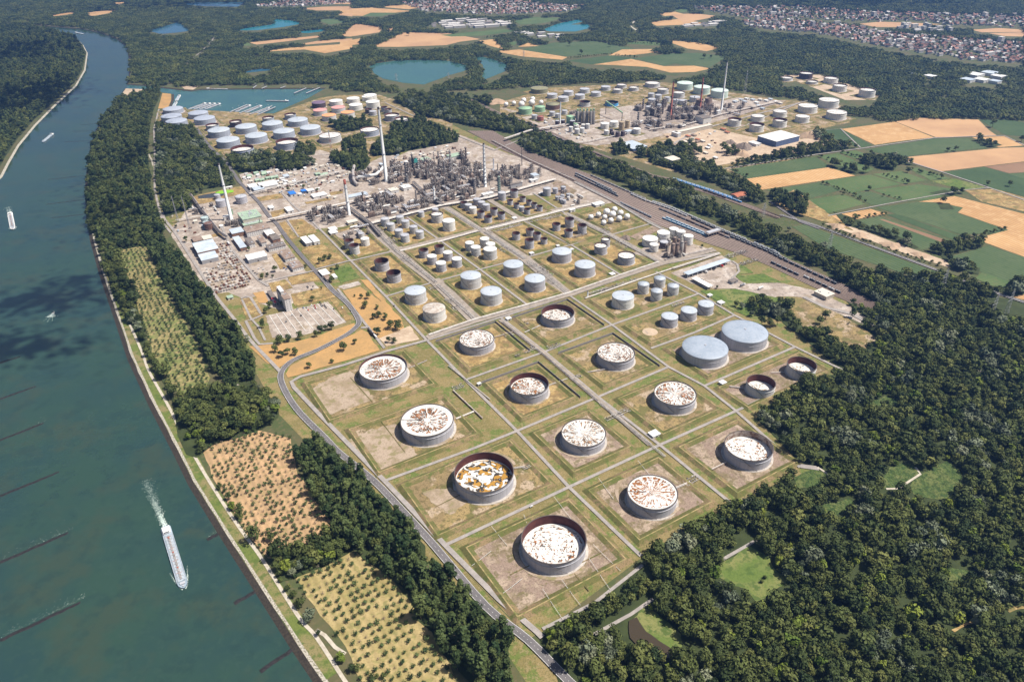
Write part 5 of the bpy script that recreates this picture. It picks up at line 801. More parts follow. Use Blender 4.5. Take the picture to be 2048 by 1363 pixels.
# ================================================================ BUILDINGS
W_W=mat('white cladding',(.62,.61,.59),.7); W_G=mat('grey cladding',(.33,.33,.34),.7); W_B=mat('brick wall',(.24,.14,.10),.85); W_C=mat('cream wall',(.50,.45,.37),.8); W_N=mat('navy wall',(.09,.13,.24),.7)
RO_W=mat('white sheet roof',(.70,.70,.69),.6,[(.05,.4,.65,(.58,.58,.58))]); RO_L=mat('light blue roof',(.46,.52,.58),.5,[(.05,.42,.6,(.38,.44,.51))]); RO_D=mat('bitumen roof',(.13,.115,.11),.9,[(.1,.4,.65,(.20,.17,.15))]); RO_B=mat('brown gravel roof',(.21,.15,.12),.95,[(.1,.4,.65,(.30,.24,.2))]); RO_G=mat('green roof',(.33,.43,.33),.8,[(.1,.4,.65,(.24,.32,.25))]); RO_BL=mat('bright blue tarp',(.03,.17,.55),.6); RO_R=mat('red roof',(.55,.06,.07),.7); RO_T=mat('tile roof',(.36,.13,.075),.85); GLASS=mat('window glass',(.03,.035,.045),.12,spec=.6); RO_C=mat('cream roof',(.56,.52,.45),.8)
def bld(t,left,right,h,roof,wall,label,kind='flat',win=0,cat='building',name='industrial_building',group=None,extras=0,axis=0,open_=False):
    (u0,v1),(u1,v0)=uv(G(*PX(t,*left),h)),uv(G(*PX(t,*right),h))
    if u1<u0: u0,u1=u1,u0
    if v1<v0: v0,v1=v1,v0
    w_,d_=(u1-u0)/2,(v1-v0)/2; c=xy((u0+u1)/2,(v0+v1)/2); T=thing(name,label,cat,(*c,0),YAW,group)
    NOTREE.append([xy(u0-4,v0-4),xy(u1+4,v0-4),xy(u1+4,v1+4),xy(u0-4,v1+4)])
    mb=MB()
    if open_:
        n=max(2,int(w_/6)); 
        for i in range(n+1):
            for s in (-1,1): x=-w_+2*w_*i/n; mb.box(x-.3,s*(d_-.5)-.3,0,x+.3,s*(d_-.5)+.3,h)
        mb.build('support_posts',W_W,T)
        for i in range(n):  mbx=MB(); x=-w_+2*w_*(i+.5)/n; mbx.box(x-.8,-d_*.7,.2,x+.8,d_*.7,2.2); mbx.build('loading_bay',R_GREY,T) if i<14 else None
    else: WL=MB().box(-w_,-d_,0,w_,d_,h).build('wall',wall,T)
    mb=MB(); e=.6
    if kind=='flat': mb.box(-w_-e,-d_-e,h,w_+e,d_+e,h+.7,bottom=True)
    elif kind=='gable':
        k=d_ if axis==0 else w_; r=h+k*.28
        if axis==0: v=[(-w_-e,-d_-e,h),(w_+e,-d_-e,h),(w_+e,0,r),(-w_-e,0,r),(-w_-e,d_+e,h),(w_+e,d_+e,h)]
        else: v=[(-w_-e,-d_-e,h),(-w_-e,d_+e,h),(0,d_+e,r),(0,-d_-e,r),(w_+e,-d_-e,h),(w_+e,d_+e,h)]
        mb.add(v,[(0,1,2,3),(3,2,5,4),(0,3,4),(1,5,2),(0,4,5,1)])
    elif kind=='saw':
        n=axis or 3
        for i in range(n):
            y0=-d_+2*d_*i/n; y1=-d_+2*d_*(i+1)/n; v=[(-w_-e,y0,h),(w_+e,y0,h),(w_+e,(y0+y1)/2,h+(y1-y0)*.16),(-w_-e,(y0+y1)/2,h+(y1-y0)*.16),(-w_-e,y1,h),(w_+e,y1,h)]; mb.add(v,[(0,1,2,3),(3,2,5,4),(0,3,4),(1,5,2)])
    RFO=mb.build('roof',roof,T)
    if extras:
        mb=MB(); q=random.Random(int(w_*100)); hh=h+.6
        for _ in range(extras): x,y=q.uniform(-w_*.8,w_*.8),q.uniform(-d_*.7,d_*.7); s=q.uniform(.6,2); mb.box(x-s,y-s*.7,hh,x+s,y+s*.7,hh+q.uniform(.8,2.2))
        mb.build('roof_unit',R_GREY,RFO)
    for k in range(win):
        z=h*(k+.4)/win; mb=MB(); n=max(2,int(w_/2.2))
        for i in range(n): x=-w_+2*w_*(i+.5)/n; mb.box(x-.6,-d_-.06,z,x+.6,-d_+.2,z+min(1.4,h/win*.45))
        m_=max(2,int(d_/2.2))
        for i in range(m_): y=-d_+2*d_*(i+.5)/m_; mb.box(w_-.2,y-.6,z,w_+.06,y+.6,z+min(1.4,h/win*.45))
        mb.build('window',GLASS,WL)
    if not open_ and win==0 and h>3.5:
        mb=MB(); mb.box(-1.8,-d_-.08,0,1.8,-d_+.2,min(4,h*.75)); mb.build('gate',STEEL,WL)
    return T
bld('m1',(275,748),(545,800),11,RO_L,W_B,'large brown walled workshop with pale blue ribbed roof','saw',axis=3); bld('m1',(335,862),(545,888),9,RO_L,W_G,'lower pale blue roofed workshop attached before the large workshop','saw',axis=2)
bld('m1',(655,610),(810,628),10,RO_L,W_B,'pale blue roofed hall beside the workshop yard lane'); bld('m1',(800,595),(1075,590),12,RO_B,W_W,'long white office with a brown roof and window rows',win=3,extras=4)
bld('m1',(1010,625),(1130,655),8,RO_W,W_B,'brick hall with bright white roof'); bld('m1',(1062,665),(1180,700),8,RO_D,W_B,'brick hall with dark roof beside the white roofed one'); bld('m1',(690,690),(835,785),8,RO_L,W_B,'narrow brick hall with light blue white roof'); bld('m1',(815,700),(920,750),9,RO_D,W_W,'white building with dark roof in the row',win=2,extras=3); bld('m1',(940,685),(1038,735),9,RO_B,W_W,'white building with brown roof in the row',win=2,extras=2)
bld('m1',(815,870),(1045,875),9,RO_W,W_G,'grey hall with two white roof ridges','saw',axis=2); bld('m1',(1030,770),(1235,770),7,RO_D,W_W,'low white office with dark flat roof',win=2,extras=6); bld('m1',(1165,835),(1330,890),7,RO_B,W_W,'square office with brown roof and skylights',win=2,extras=7); bld('m1',(1255,950),(1420,985),7,RO_B,W_W,'white angular building with many roof units',win=1,extras=14)
bld('m1',(1385,690),(1505,740),8,RO_W,W_G,'left one of two white roofed halls on the lawn'); bld('m1',(1465,675),(1585,725),8,RO_W,W_W,'right one of two white roofed halls on the lawn'); bld('m1',(1570,1030),(1690,1060),5,RO_W,W_W,'white gatehouse canopy over the main road',open_=True); bld('m1',(1625,1085),(1700,1110),6,RO_B,W_C,'brown roofed gatehouse beside the main road'); bld('m1',(1705,1070),(1765,1095),3.5,RO_W,W_W,'small white shelter behind the gatehouse')
T=bld('m1',(1135,1210),(1285,1310),26,RO_B,W_W,'tall white office block by the car park',win=6,extras=5); bld('m1',(1045,1240),(1170,1350),5,RO_D,W_G,'low dark hall beside the office block'); bld('m1',(1145,1195),(1215,1240),33,RO_W,W_W,'white stair tower of the office block'); bld('m1',(1090,1310),(1140,1355),5.5,RO_R,W_W,'small red roofed kiosk by the office block',extras=1); bld('m1',(630,1290),(700,1300),4,RO_G,W_W,'small green roofed hut at the yard corner')
bld('m1',(740,440),(990,470),16,RO_G,W_C,'green roofed boiler house at the riverside chimney',extras=22); bld('m1',(590,470),(665,470),9,RO_W,W_W,'white hall left of the boiler house'); bld('m1',(640,410),(690,405),12,RO_G,S_GREEN,'dark green box by the riverside chimney'); bld('m1',(760,510),(1000,530),7,RO_G,W_C,'low green deck hall before the boiler house',extras=14)
bld('m1',(1220,385),(1320,410),6,RO_W,W_W,'white twin roofed store on the gravel'); bld('m1',(1050,370),(1120,385),5,RO_W,W_W,'small white store beside the lane'); bld('m1',(1255,225),(1345,240),6,RO_BL,W_W,'bright blue roofed store under the pipe bridge'); bld('m1',(1385,205),(1450,212),6,RO_BL,W_N,'blue roofed shed beside a white one'); bld('m1',(1445,200),(1530,205),6,RO_W,W_W,'white roofed shed beside a blue one'); bld('m1',(1490,250),(1660,250),5,RO_W,W_W,'long white shed in the gravel yard'); bld('m1',(890,180),(1020,190),7,RO_L,W_G,'blue roofed long store'); bld('m1',(840,150),(950,165),8,RO_W,W_G,'white roofed big store beside the dark gate'); bld('m1',(945,135),(1160,145),7,RO_W,W_W,'large white roofed store in the contractor village'); bld('m1',(1200,50),(1275,62),6,RO_L,W_G,'blue sheet shed among green tents'); bld('m1',(620,175),(690,170),5,RO_W,W_W,'white shed by the pond'); bld('m1',(270,690),(385,715),5,RO_B,W_C,'brown flat roof annex behind the workshop'); bld('m1',(375,680),(485,695),5,RO_C,W_C,'cream flat roof annex behind the workshop')
TENT=[(860,50),(930,20),(945,95),(990,90),(1010,30),(1050,70),(1100,65),(1130,60),(1010,15),(1560,30),(1610,40),(1640,30)]
for i,(x,y) in enumerate(TENT): bld('m1',(x-30,y),(x+30,y+6),5,RO_G,S_GREEN,'pale green tent hall of the contractor village','gable',group='pale green tent halls',name='tent_hall',cat='tent')
for i,(x,y) in enumerate([(1150,110),(1190,125),(1230,135),(1170,160),(1280,120),(1320,110),(1360,120),(1400,110),(1300,150),(1060,20),(1760,20),(1780,60),(1330,135),(1240,110),(860,75),(880,110)]):
    bld('m1',(x-22,y),(x+22,y+4),4,rng.choice([RO_W,RO_W,RO_C]),W_W,'white cabin block of the contractor village','flat',group='white contractor cabins',name='site_cabin',cat='cabin')
for x,y,lab in [(750,550,'cream roofed control building below the tallest chimney'),(880,520,'white control building right of the cream roofed one'),(1080,240,'pale mint roofed hall behind the middle units'),(1350,205,'large mint roofed hall behind the rear columns')]: bld('m2',(x-60,y),(x+60,y+8) if x<1300 else (x+110,y),8,RO_C if x==750 else (RO_W if x==880 else RO_G),W_W,lab,extras=2)
bld('m2',(270,620),(490,600),6,RO_L,W_W,'long blue roofed building left of the units'); bld('m2',(600,290),(650,300),9,RO_L,W_G,'blue roofed shed behind the tallest chimney'); bld('m2',(855,270),(905,275),9,RO_W,W_G,'white cube house behind the middle units'); bld('m2',(660,760),(790,755),9,RO_D,W_G,'dark roofed compressor hall in the units'); bld('m2',(860,865),(905,855),4,RO_T,W_B,'small orange roofed hut by the small tanks'); bld('m2',(80,950),(180,960),5,RO_W,W_W,'white store rear of two by the pumps'); bld('m2',(85,985),(185,995),5,RO_W,W_W,'white store front of two by the pumps'); bld('m2',(265,880),(390,880),6,RO_C,W_C,'cream roofed substation by the red topped chimney'); bld('m2',(1650,600),(1780,590),8,RO_W,W_W,'white substation at the foot of the ringed chimney',extras=4)
bld('m3',(820,245),(915,255),14,RO_L,W_W,'tall light hall at the right end of the units'); bld('m3',(805,300),(900,300),6,RO_W,W_W,'low white annex before the tall light hall'); bld('m3',(610,350),(740,330),11,RO_D,W_G,'dark roofed hall at the right units'); bld('m3',(1220,610),(1285,605),6,RO_W,W_W,'small white house by the spheres road'); bld('m3',(1450,545),(1585,545),5,RO_W,W_W,'long white shelter before the rail yard'); bld('m3',(905,440),(955,436),4,RO_W,W_W,'tiny white hut behind the tank row')
for t,x,y,s,lab in [('m3',660,690,30,'white pump hut in the ten tank bund'),('m3',835,1050,28,'white hut below the open grey tanks'),('m3',1105,975,20,'white hut at the crossroads of the dome tanks'),('m3',1245,1012,22,'white hut beside the pale dome bund'),('m3',1662,1262,34,'white pump house by the road corner'),('e',1838,1272,36,'white box hut by the pipe strip'),('z3',650,1112,55,'white flat hut at the bund of the rust rimmed tanks'),('z2',1760,790,28,'white hut at the crossroads between walled bunds'),('f',210,465,16,'white hut by the lawn edge road'),('e',985,600,18,'white hut beside the long pipe road'),('m4',1495,1195,40,'long grey hut on the lawn edge'),('e',1050,1240,0,'')]:
    if s: bld(t,(x-s,y),(x+s,y+s*.15),3.6,RO_W,W_W,lab,name='pump_hut',cat='hut')
bld('m4',(1112,895),(1590,775),8,RO_L,W_W,'long light blue truck loading roof on posts',open_=True,name='loading_canopy',cat='canopy'); bld('m4',(1195,955),(1410,1030),6,RO_W,W_W,'smaller white canopy before the loading roof',open_=True,name='loading_canopy',cat='canopy'); bld('m4',(1570,975),(1670,975),5,RO_D,W_G,'dark roofed weigh house on the truck yard'); bld('f',(820,445),(940,460),8,RO_C,W_C,'cream gate building at the truck exit',win=2,extras=4); bld('m4',(1590,95),(1770,95),6,RO_T,W_C,'red tiled house roof beyond the blue train','gable',name='house',cat='house')
# far refinery buildings
bld('c',(490,795),(735,795),17,RO_W,W_N,'big blue walled hall with white roof by the sand heaps'); bld('c',(435,830),(510,838),8,RO_W,W_W,'white shed beside the big blue hall'); bld('c',(125,680),(220,685),18,RO_D,W_W,'white hall with dark roof below the red chimney',extras=3); bld('c',(0,770),(225,730),12,RO_C,W_C,'long cream office along the far refinery street',win=3); bld('z6',(730,835),(830,850),12,RO_W,W_W,'white office block with roof terrace',win=3); bld('z6',(655,1100),(830,1110),16,RO_C,W_W,'white villa block among trees beyond the railway',win=4); bld('m5',(1610,865),(2010,900),7,RO_L,W_N,'long blue grey shed with dark bays beyond the railway'); bld('m5',(905,490),(1025,500),26,S_GREEN,S_GREEN,'green cladded tower hall left of the silos'); bld('m5',(1000,590),(1060,600),16,S_GREEN,S_GREEN,'small green block at the foot of the silos'); bld('m5',(1690,690),(1820,690),9,RO_L,W_W,'pale blue hall beside the tan silos'); bld('z6',(1185,620),(1240,618),14,RO_W,W_W,'white drum house at the tall far chimney')
for i,(x,y) in enumerate([(1400,510),(1440,500),(1480,520),(1500,490),(1560,500),(1600,530),(1640,500),(1700,510),(1740,495),(1800,520),(1840,535),(1620,560),(1660,590),(1380,520)]): bld('z6',(x-28,y),(x+28,y+5),5,rng.choice([RO_W,RO_C,RO_L,RO_W]),W_W,'white cabin of the far contractor camp',group='far contractor cabins',name='site_cabin',cat='cabin')
for i,(x,y) in enumerate([(900,870),(960,860),(1000,905),(1050,920),(1100,990),(1080,1040),(1180,1090),(700,950),(760,960),(880,930),(1260,800),(1300,830)]): bld('z6',(x-30,y),(x+30,y+8),5,rng.choice([RO_W,RO_B,RO_T,RO_C]),W_C,'yard shed in the scrap and gravel works',group='yard sheds of the gravel works',name='yard_shed',cat='shed')
for i,(x,y,s) in enumerate([(1760,430,60),(1850,420,60),(1900,440,50),(1720,460,50),(1500,440,40),(1400,430,20),(1800,460,50),(1880,470,40)]): bld('c',(x-s,y),(x+s,y+3),10,RO_L if i%2 else RO_W,W_W,'pale hall of the far works in the forest clearing',group='halls of the far works',name='factory_hall',cat='hall')
# sand and scrap heaps
HEAP=mat('sand heap',(.42,.30,.20),.95,[(.1,.4,.6,(.33,.24,.17))]); HEAPD=mat('dark rubble heap',(.15,.115,.10),.95,[(.2,.4,.6,(.22,.18,.15))])
def heap(t,x,y,w,h,m,label):
    c=G(*PX(t,x,y)); R=w/TL[t][2]/2*depth(*c,0)/F_PX; mb=MB(); n=24; v=[];f=[]
    for j,(rr,zz) in enumerate([(1,0),(.75,.35),(.5,.7),(.25,.92),(.02,1)]):
        for k in range(n): a=2*math.pi*k/n; s=1+.22*math.sin(3*a+x)+.12*math.sin(7*a+y); v.append((R*rr*s*math.cos(a),R*rr*s*math.sin(a),h*zz*(1+.15*math.sin(5*a+j))))
    for j in range(4):
        for k in range(n): f.append((j*n+k,j*n+(k+1)%n,(j+1)*n+(k+1)%n,(j+1)*n+k))
    mb.add(v,f,0,True); tag(mb.build('gravel_heap',m,None,(c[0],c[1],.7)),label,'heap')
for a in [('z6',1470,1000,180,14,HEAPD,'dark rubble heap in the gravel works'),('z6',1450,1070,180,12,HEAP,'brown sand heap in the gravel works'),('z6',1330,950,120,9,HEAPD,'small dark heap near the scrap yard'),('c',790,800,110,15,HEAP,'pale sand heap beside the blue hall'),('f',950,70,90,7,HEAP,'orange sand heap at the start of the gravel strip'),('f',1080,120,100,5,HEAP,'low sand heap in the middle of the gravel strip'),('f',1270,180,110,5,HEAP,'low sand heap near the end of the gravel strip'),('m4',520,545,110,6,HEAPD,'black fuel heap by the sphere bund'),('b',920,600,110,12,HEAP,'grassy mound by the far spheres'),('f',1440,235,90,4,HEAP,'last low heap at the end of the gravel strip')]: heap(*a)
# storage yard rows of pipes and crates (left yard)
YR=[mat('rusty stock',(.16,.065,.04),.85),mat('grey stock',(.30,.28,.27),.8),mat('timber stock',(.40,.31,.21),.9),mat('white stock',(.62,.60,.58),.7)]
yard=GT('m1',[(560,760),(640,730),(700,840),(890,1130),(860,1190),(640,1260),(500,1270),(400,1060),(560,960)]); U=[uv(p) for p in yard]; us=[a for a,_ in U]; vs=[b for _,b in U]; q=random.Random(5); SRC=[]
u=min(us); NYR=0
while u<max(us):
    v=min(vs)
    while v<max(vs):
        if inside(np.array([(u,v)]),U)[0] and q.random()<.85:
            k=q.randrange(4) if q.random()<.5 else 0; L=q.uniform(5,11); p=xy(u+q.uniform(-.5,.5),v)
            if len(SRC)<6:
                mb=MB()
                for i in range(3):
                    for j in range(2): mb.tube([(-1.2+i*1.2,-L/2,.5+j*1.0),(-1.2+i*1.2,L/2,.5+j*1.0)],.5,5)
                o=mb.build('stock_stack',YR[len(SRC)%4],None,(*p,.6),YAW); SRC.append(o)
            else: o=SRC[q.randrange(6)].copy(); COL.objects.link(o); o.location=(*p,.6); o.rotation_euler=(0,0,YAW)
            tag(o,'stack of stored pipes and beams in the workshop yard','stock stack','stored stacks in the workshop yard'); NYR+=1
        v+=13
    u+=5.2
# ================================================================ VEHICLES
CARM=[mat('car white',(.7,.7,.7),.3),mat('car black',(.02,.02,.025),.25),mat('car red',(.45,.02,.02),.3),mat('car grey',(.2,.21,.23),.3),mat('car blue',(.03,.08,.25),.3)]; TYRE=mat('tyre',(.02,.02,.02),.9)
def car_mesh(mb):
    pr=[(-2.2,.35),(-2.15,.85),(-1.5,.95),(-.9,1.45),(.7,1.45),(1.3,.95),(2.1,.8),(2.2,.35)]; n=len(pr)
    v=[(x,-.85,z) for x,z in pr]+[(x,.85,z) for x,z in pr]; mb.add(v,[(i,i+1,n+i+1,n+i) for i in range(n-1)]+[tuple(range(n))[::-1],tuple(range(n,2*n))],0)
CARN=['white','black','red','grey','blue']; CARP={}
def car(x,y,ci,rz,label,group=None,z=1.5):
    if ci in CARP: return copy_tree(CARP[ci],(x,y,z),rz,None,label,group or 'cars')
    T=thing('parked_car',label,'car',(x,y,z),rz,group or 'cars'); mb=MB(); car_mesh(mb); kid(mb.build('body',CARM[ci],T),T); mb=MB(); mb.box(-1.25,-.87,1.0,1.0,.87,1.38); kid(mb.build('window',GLASS,T),T)
    for a in (-1.35,1.35):
        for b in (-.8,.8): kid(MB().tube([(a,b-.12,.33),(a,b+.12,.33)],.33,8).build('wheel',TYRE,T),T)
    CARP[ci]=T; return T
LOT=[(590,300,3),(650,290,4),(683,287,3),(700,313,2),(765,268,2),(775,290,2),(785,290,0),(820,235,1),(830,250,1),(845,268,1),(835,270,3),(865,262,1),(875,275,1),(885,290,1),(963,300,1),(627,370,1),(475,432,3),(535,362,0),(735,262,0),(690,72,1),(700,80,1),(750,70,1),(730,103,1),(742,103,3),(1050,290,0),(1580,270,1),(1140,318,3)]
for x,y,ci in LOT: car(*G(*PX('m6',x,y)),ci,YAW+math.pi/2*(1 if y<340 else 0),CARN[ci]+' car parked near the office car park','%s cars at the car park'%CARN[ci])
for x,y,ci in [(905,1040,1),(925,1060,1),(945,1070,3),(960,1015,0),(990,1000,0),(1010,1020,0),(1220,1010,4),(1245,1020,4),(1175,675,0),(430,1020,0),(470,1020,0),(1380,370,0)]: car(*G(*PX('m1',x,y)),ci,YAW,CARN[ci]+' car in the workshop yards',CARN[ci]+' cars of the workshop yards')
car(*G(1063,1014),0,YAW,'white pickup like car on the road behind the front tank')
def truck(t,x,y,rz,label,m0,m1,L=13):
    c=G(*PX(t,x,y)); T=thing('truck',label,'truck',(*c,1.5),rz); MB().box(L/2-2.6,-1.25,.5,L/2,1.25,3.3,bottom=True).build('cab',m0,T); MB().box(-L/2,-1.25,1.1,L/2-3,1.25,3.7,bottom=True).build('trailer',m1,T)
    for a in (L/2-1.3,-L/2+1.5,-L/2+3,0): MB().tube([(a,-1.25,.5),(a,1.25,.5)],.5,8).build('wheel',TYRE,T)
truck('m6',1330,525,YAW+1.57,'dark truck parked by the trees near the road bend',CARM[1],STEEL); truck('m6',1350,560,YAW+1.57,'black tank truck behind the dark truck',CARM[1],CARM[1]); truck('m6',1385,585,YAW+1.57,'white truck behind the black tank truck',CARM[0],CARM[0]); truck('m1',655,760,YAW+1.57,'white lorry parked beside the workshop yard',CARM[0],CARM[0])
for i_,(x_,y_,r_) in enumerate([(1330,895,1.57),(1410,862,1.57),(1490,835,1.57),(1715,1035,0),(1900,1065,.1),(1290,985,1.57)]): truck('m4',x_,y_,YAW+r_,['tank truck under the left third of the blue loading roof','tank truck under the middle of the blue loading roof','tank truck under the right third of the blue loading roof','white truck leaving past the weigh house','white truck on the exit lane of the truck yard','truck beside the smaller white canopy'][i_],CARM[0],CARM[i_%4])
# rail wagons
WAG={}
WMAT=dict(white=mat('white wagon paint',(.62,.61,.60),.55),blue=mat('blue wagon paint',(.10,.26,.42),.5),dark=mat('dark wagon paint',(.055,.05,.06),.6),grey=mat('grey wagon paint',(.27,.28,.31),.55),sky=mat('bright blue container paint',(.04,.30,.72),.5),brown=mat('brown wagon paint',(.10,.055,.045),.7)); WTOP=mat('pale wagon deck',(.52,.60,.66),.6)
def wagon(kind,shape):
    if (kind,shape) in WAG: o=WAG[kind,shape].copy(); COL.objects.link(o); return o
    mb=MB()
    if shape=='tank': mb.tube([(-6,0,2.75),(-5.6,0,2.75),(5.6,0,2.75),(6,0,2.75)],1.45,12,0); mb.cyl(0,0,4.1,4.7,.6,8,1); mb.box(-5.5,-.35,4.15,5.5,.35,4.3,2)
    elif shape=='box': mb.box(-6.3,-1.35,1.2,6.3,1.35,3.9,0,True); mb.box(-6,-.9,3.9,6,.9,4.05,2)
    elif shape=='hopper': mb.box(-6.3,-1.35,1.6,6.3,1.35,3.6,0,True); mb.box(-6,-1.1,3.45,6,1.1,3.62,1)
    mb.box(-6.7,-1.2,.95,6.7,1.2,1.2,1,True)
    for x in (-4.6,4.6):
        for y in (-.75,.75):
            for d in (-.9,.9): mb.tube([(x+d,y-.07,.45),(x+d,y+.07,.45)],.45,8,1)
        mb.box(x-1.5,-.9,.45,x+1.5,.9,.9,1,True)
    o=mb.build('rail_wagon',[WMAT[kind],STEEL,WTOP]); WAG[kind,shape]=o; return o
def train(P,px0,px1,kind,shape,label,group):
    """wagons along a track from the point nearest one pixel to the point nearest the other"""
    P=[np.array(p) for p in P]; a,b=np.array(G(*px0)),np.array(G(*px1)); S=[0]
    for i in range(len(P)-1): S.append(S[-1]+np.linalg.norm(P[i+1]-P[i]))
    def near(q):
        best=(1e18,0)
        for i in range(len(P)-1):
            d=P[i+1]-P[i]; L=np.linalg.norm(d); t=max(0,min(1,float((q-P[i])@d)/L**2)); e=np.linalg.norm(P[i]+d*t-q)
            if e<best[0]: best=(e,S[i]+t*L)
        return best[1]
    s0,s1=sorted((near(a),near(b))); n=int((s1-s0)/14.6)
    for k in range(n):
        s=s0+(k+.5)*14.6; i=max(j for j in range(len(P)-1) if S[j]<=s); d=(P[i+1]-P[i])/np.linalg.norm(P[i+1]-P[i]); p=P[i]+d*(s-S[i]); kd=kind if isinstance(kind,str) else rng.choice(kind)
        o=wagon(kd,shape); o.location=(float(p[0]),float(p[1]),1.15); o.rotation_euler=(0,0,math.atan2(d[1],d[0])); tag(o,label(kd) if callable(label) else label,'rail wagon',group)
T_=TRACKS
train(T_[10],(1180,352),(1300,402),'white','hopper','white hopper wagon of the long train along the upper tree belt','white train wagons at the upper belt'); train(T_[10],(1305,404),(1500,486),'white','tank','white tank wagon of the long train along the tree belt','white tank wagons of the belt train'); train(T_[10],(1505,488),(1562,514),'white','tank','white tank wagon at the lower end of the belt train','white tank wagons at the lower end')
train(T_[9],(1375,440),(1570,530),'dark',"tank",'dark tank wagon on the track next to the white train','dark tank wagons beside the white train'); train(T_[8],(1450,478),(1660,578),'dark','tank','dark tank wagon of the third long train','dark tank wagons of the third train'); train(T_[4],(1150,352),(1240,398),'dark','tank','black tank wagon of the short train in the upper yard','black tank wagons of the upper yard'); train(T_[6],(1150,348),(1230,383),'grey','tank','grey tank wagon of the short train in the upper yard','grey tank wagons of the upper yard'); train(T_[5],(1190,370),(1240,393),'dark','tank','black tank wagon at the yard throat','black wagons at the yard throat')
train(T_[3],(1335,434),(1420,473),'blue','box','blue and white wagon of the near row under the loading bridge','blue wagons, near row'); train(T_[4],(1338,434),(1425,473),'blue','box','blue and white wagon of the far row under the loading bridge','blue wagons, far row'); train(T_[2],(1535,528),(1600,558),'dark','tank','dark wagon of the short train at the lower yard','dark wagons of the lower yard'); train(T_[3],(1600,556),(1680,593),['white','dark'],'tank',lambda k:k+' tank wagon of the mixed short train at the yard end','mixed wagons at the yard end')
train(T_['r2'],(1358,362),(1490,408),'sky','box','bright blue box wagon of the blue train near','blue train, near track'); train(T_['r3'],(1350,356),(1475,398),'sky','box','bright blue box wagon of the blue train far','blue train, far track'); train(T_['r1'],(1400,384),(1450,402),'brown','hopper','brown hopper wagon beside the blue train','brown hopper wagons'); train(T_['r1'],(1165,297),(1290,350),'brown','hopper','brown wagon of the long train beyond the belt','brown wagons beyond the belt'); train(T_['r2'],(1000,230),(1070,253),'grey','tank','grey wagon on the upper part of the far railway','grey wagons on the far railway'); train(T_['r0'],(1085,262),(1150,292),'dark','tank','dark wagon near the pipe bridge','dark wagons near the pipe bridge')
train(T_[7],(1300,425),(1440,488),['brown','grey'],'hopper',lambda k:k+' hopper wagon of the long freight train in mid yard','freight wagons in mid yard'); train(T_[1],(1235,408),(1300,440),'grey','tank','grey tank wagon of the short train by the yard fence','grey wagons by the fence'); train(T_[9],(1260,390),(1370,438),'white','tank','white tank wagon beside the upper belt train','white wagons beside the upper belt')
c=G(*PX('m4',1410,510)); T=thing('loading_gantry','brown steel loading gantry straddling the blue wagons','gantry',(*c,0),YAW); mb=MB()
for x in range(-20,21,8):
    for y in (-6,0,6): mb.box(x-.3,y-.3,0,x+.3,y+.3,9)
mb.box(-21,-6.5,8,21,6.5,8.6,bottom=True); mb.build('frame',STEELC,T); MB().box(-18,-5,8.7,18,5,10.5,bottom=True).build('deck_house',R_GREY,T)
# ================================================================ BOATS AND RIVER
HULL=mat('barge hull',(.10,.13,.17),.5); DECK=mat('barge deck blue grey',(.31,.38,.45),.6,[(.2,.4,.6,(.22,.28,.34))]); TRUNK=mat('barge trunk deck',(.38,.43,.48),.6,[(.3,.45,.6,(.28,.32,.36))]); BW=mat('barge white paint',(.74,.74,.72),.5); RED=mat('red fittings',(.42,.10,.06),.6); BLUEP=mat('blue cover',(.05,.14,.42),.6)
def barge(t,stern,bow,label,W=11.4,group=None,deck=DECK,pipes=True,z=ZW):
    a,b=np.array(G(*PX(t,*stern),z+2)),np.array(G(*PX(t,*bow),z+2)); L=float(np.linalg.norm(b-a)); W=W if W>0 else L/9.6; m=(a+b)/2; rz=math.atan2(b[1]-a[1],b[0]-a[0]); h=W/2; T=thing('cargo_barge',label,'barge',(m[0],m[1],z),rz,group)
    out=[(-L/2,-h*.8),(-L/2+3,-h),(L/2-11,-h),(L/2-5,-h*.8),(L/2-1.5,-h*.4),(L/2,0),(L/2-1.5,h*.4),(L/2-5,h*.8),(L/2-11,h),(-L/2+3,h),(-L/2,h*.8)]
    MB().prism(out,-.6,2.0,1,0).build('hull',[HULL,deck],T)
    MB().box(-L*.33,-h*.66,2.0,L*.40,h*.66,3.0).build('trunk_deck',TRUNK,T)
    mb=MB(); 
    for y in (-h*.72,h*.72,-h*.97,h*.97): mb.tube([(-L*.34,y,3.0),(L*.42,y,3.0)],.12,3)
    mb.build('handrail',BW,T)
    if pipes:
        mb=MB(); q=random.Random(3)
        for y in (-.9,0,.9): mb.tube([(-L*.32,y,3.5),(L*.38,y,3.5)],.28,5,0)
        for k in range(14): x=-L*.3+L*.68*k/14; mb.tube([(x,-h*.55,3.5),(x,h*.55,3.5)],.22,4,1 if k%4==0 else 0); mb.box(x+1.5,-.9,3.0,x+2.7,.9,4.2,1 if k%5==0 else 0)
        mb.build('cargo_pipes',[COLM,RED],T)
    mb=MB(); mb.box(-L*.47,-h*.75,2,-L*.36,h*.75,4.6); w=mb.build('deckhouse',BW,T); MB().box(-L*.375,-h*.45,4.6,-L*.355,h*.45,7.2).build('wheelhouse',BW,w); MB().box(-L*.3745,-h*.46,5.6,-L*.3545,h*.46,6.6).build('window',GLASS,w); MB().box(-L*.49,-h*.5,2,-L*.473,h*.5,3.2).build('stern_cover',BLUEP,T)
    MB().box(L*.42,-h*.5,2.0,L*.45,h*.5,3.4).box(L*.46,-1,2,L*.48,1,3).build('bow_winch',R_GREY,T); return T,m,rz,L,W
FOAM=mat('wake foam',(.50,.60,.56),.8)
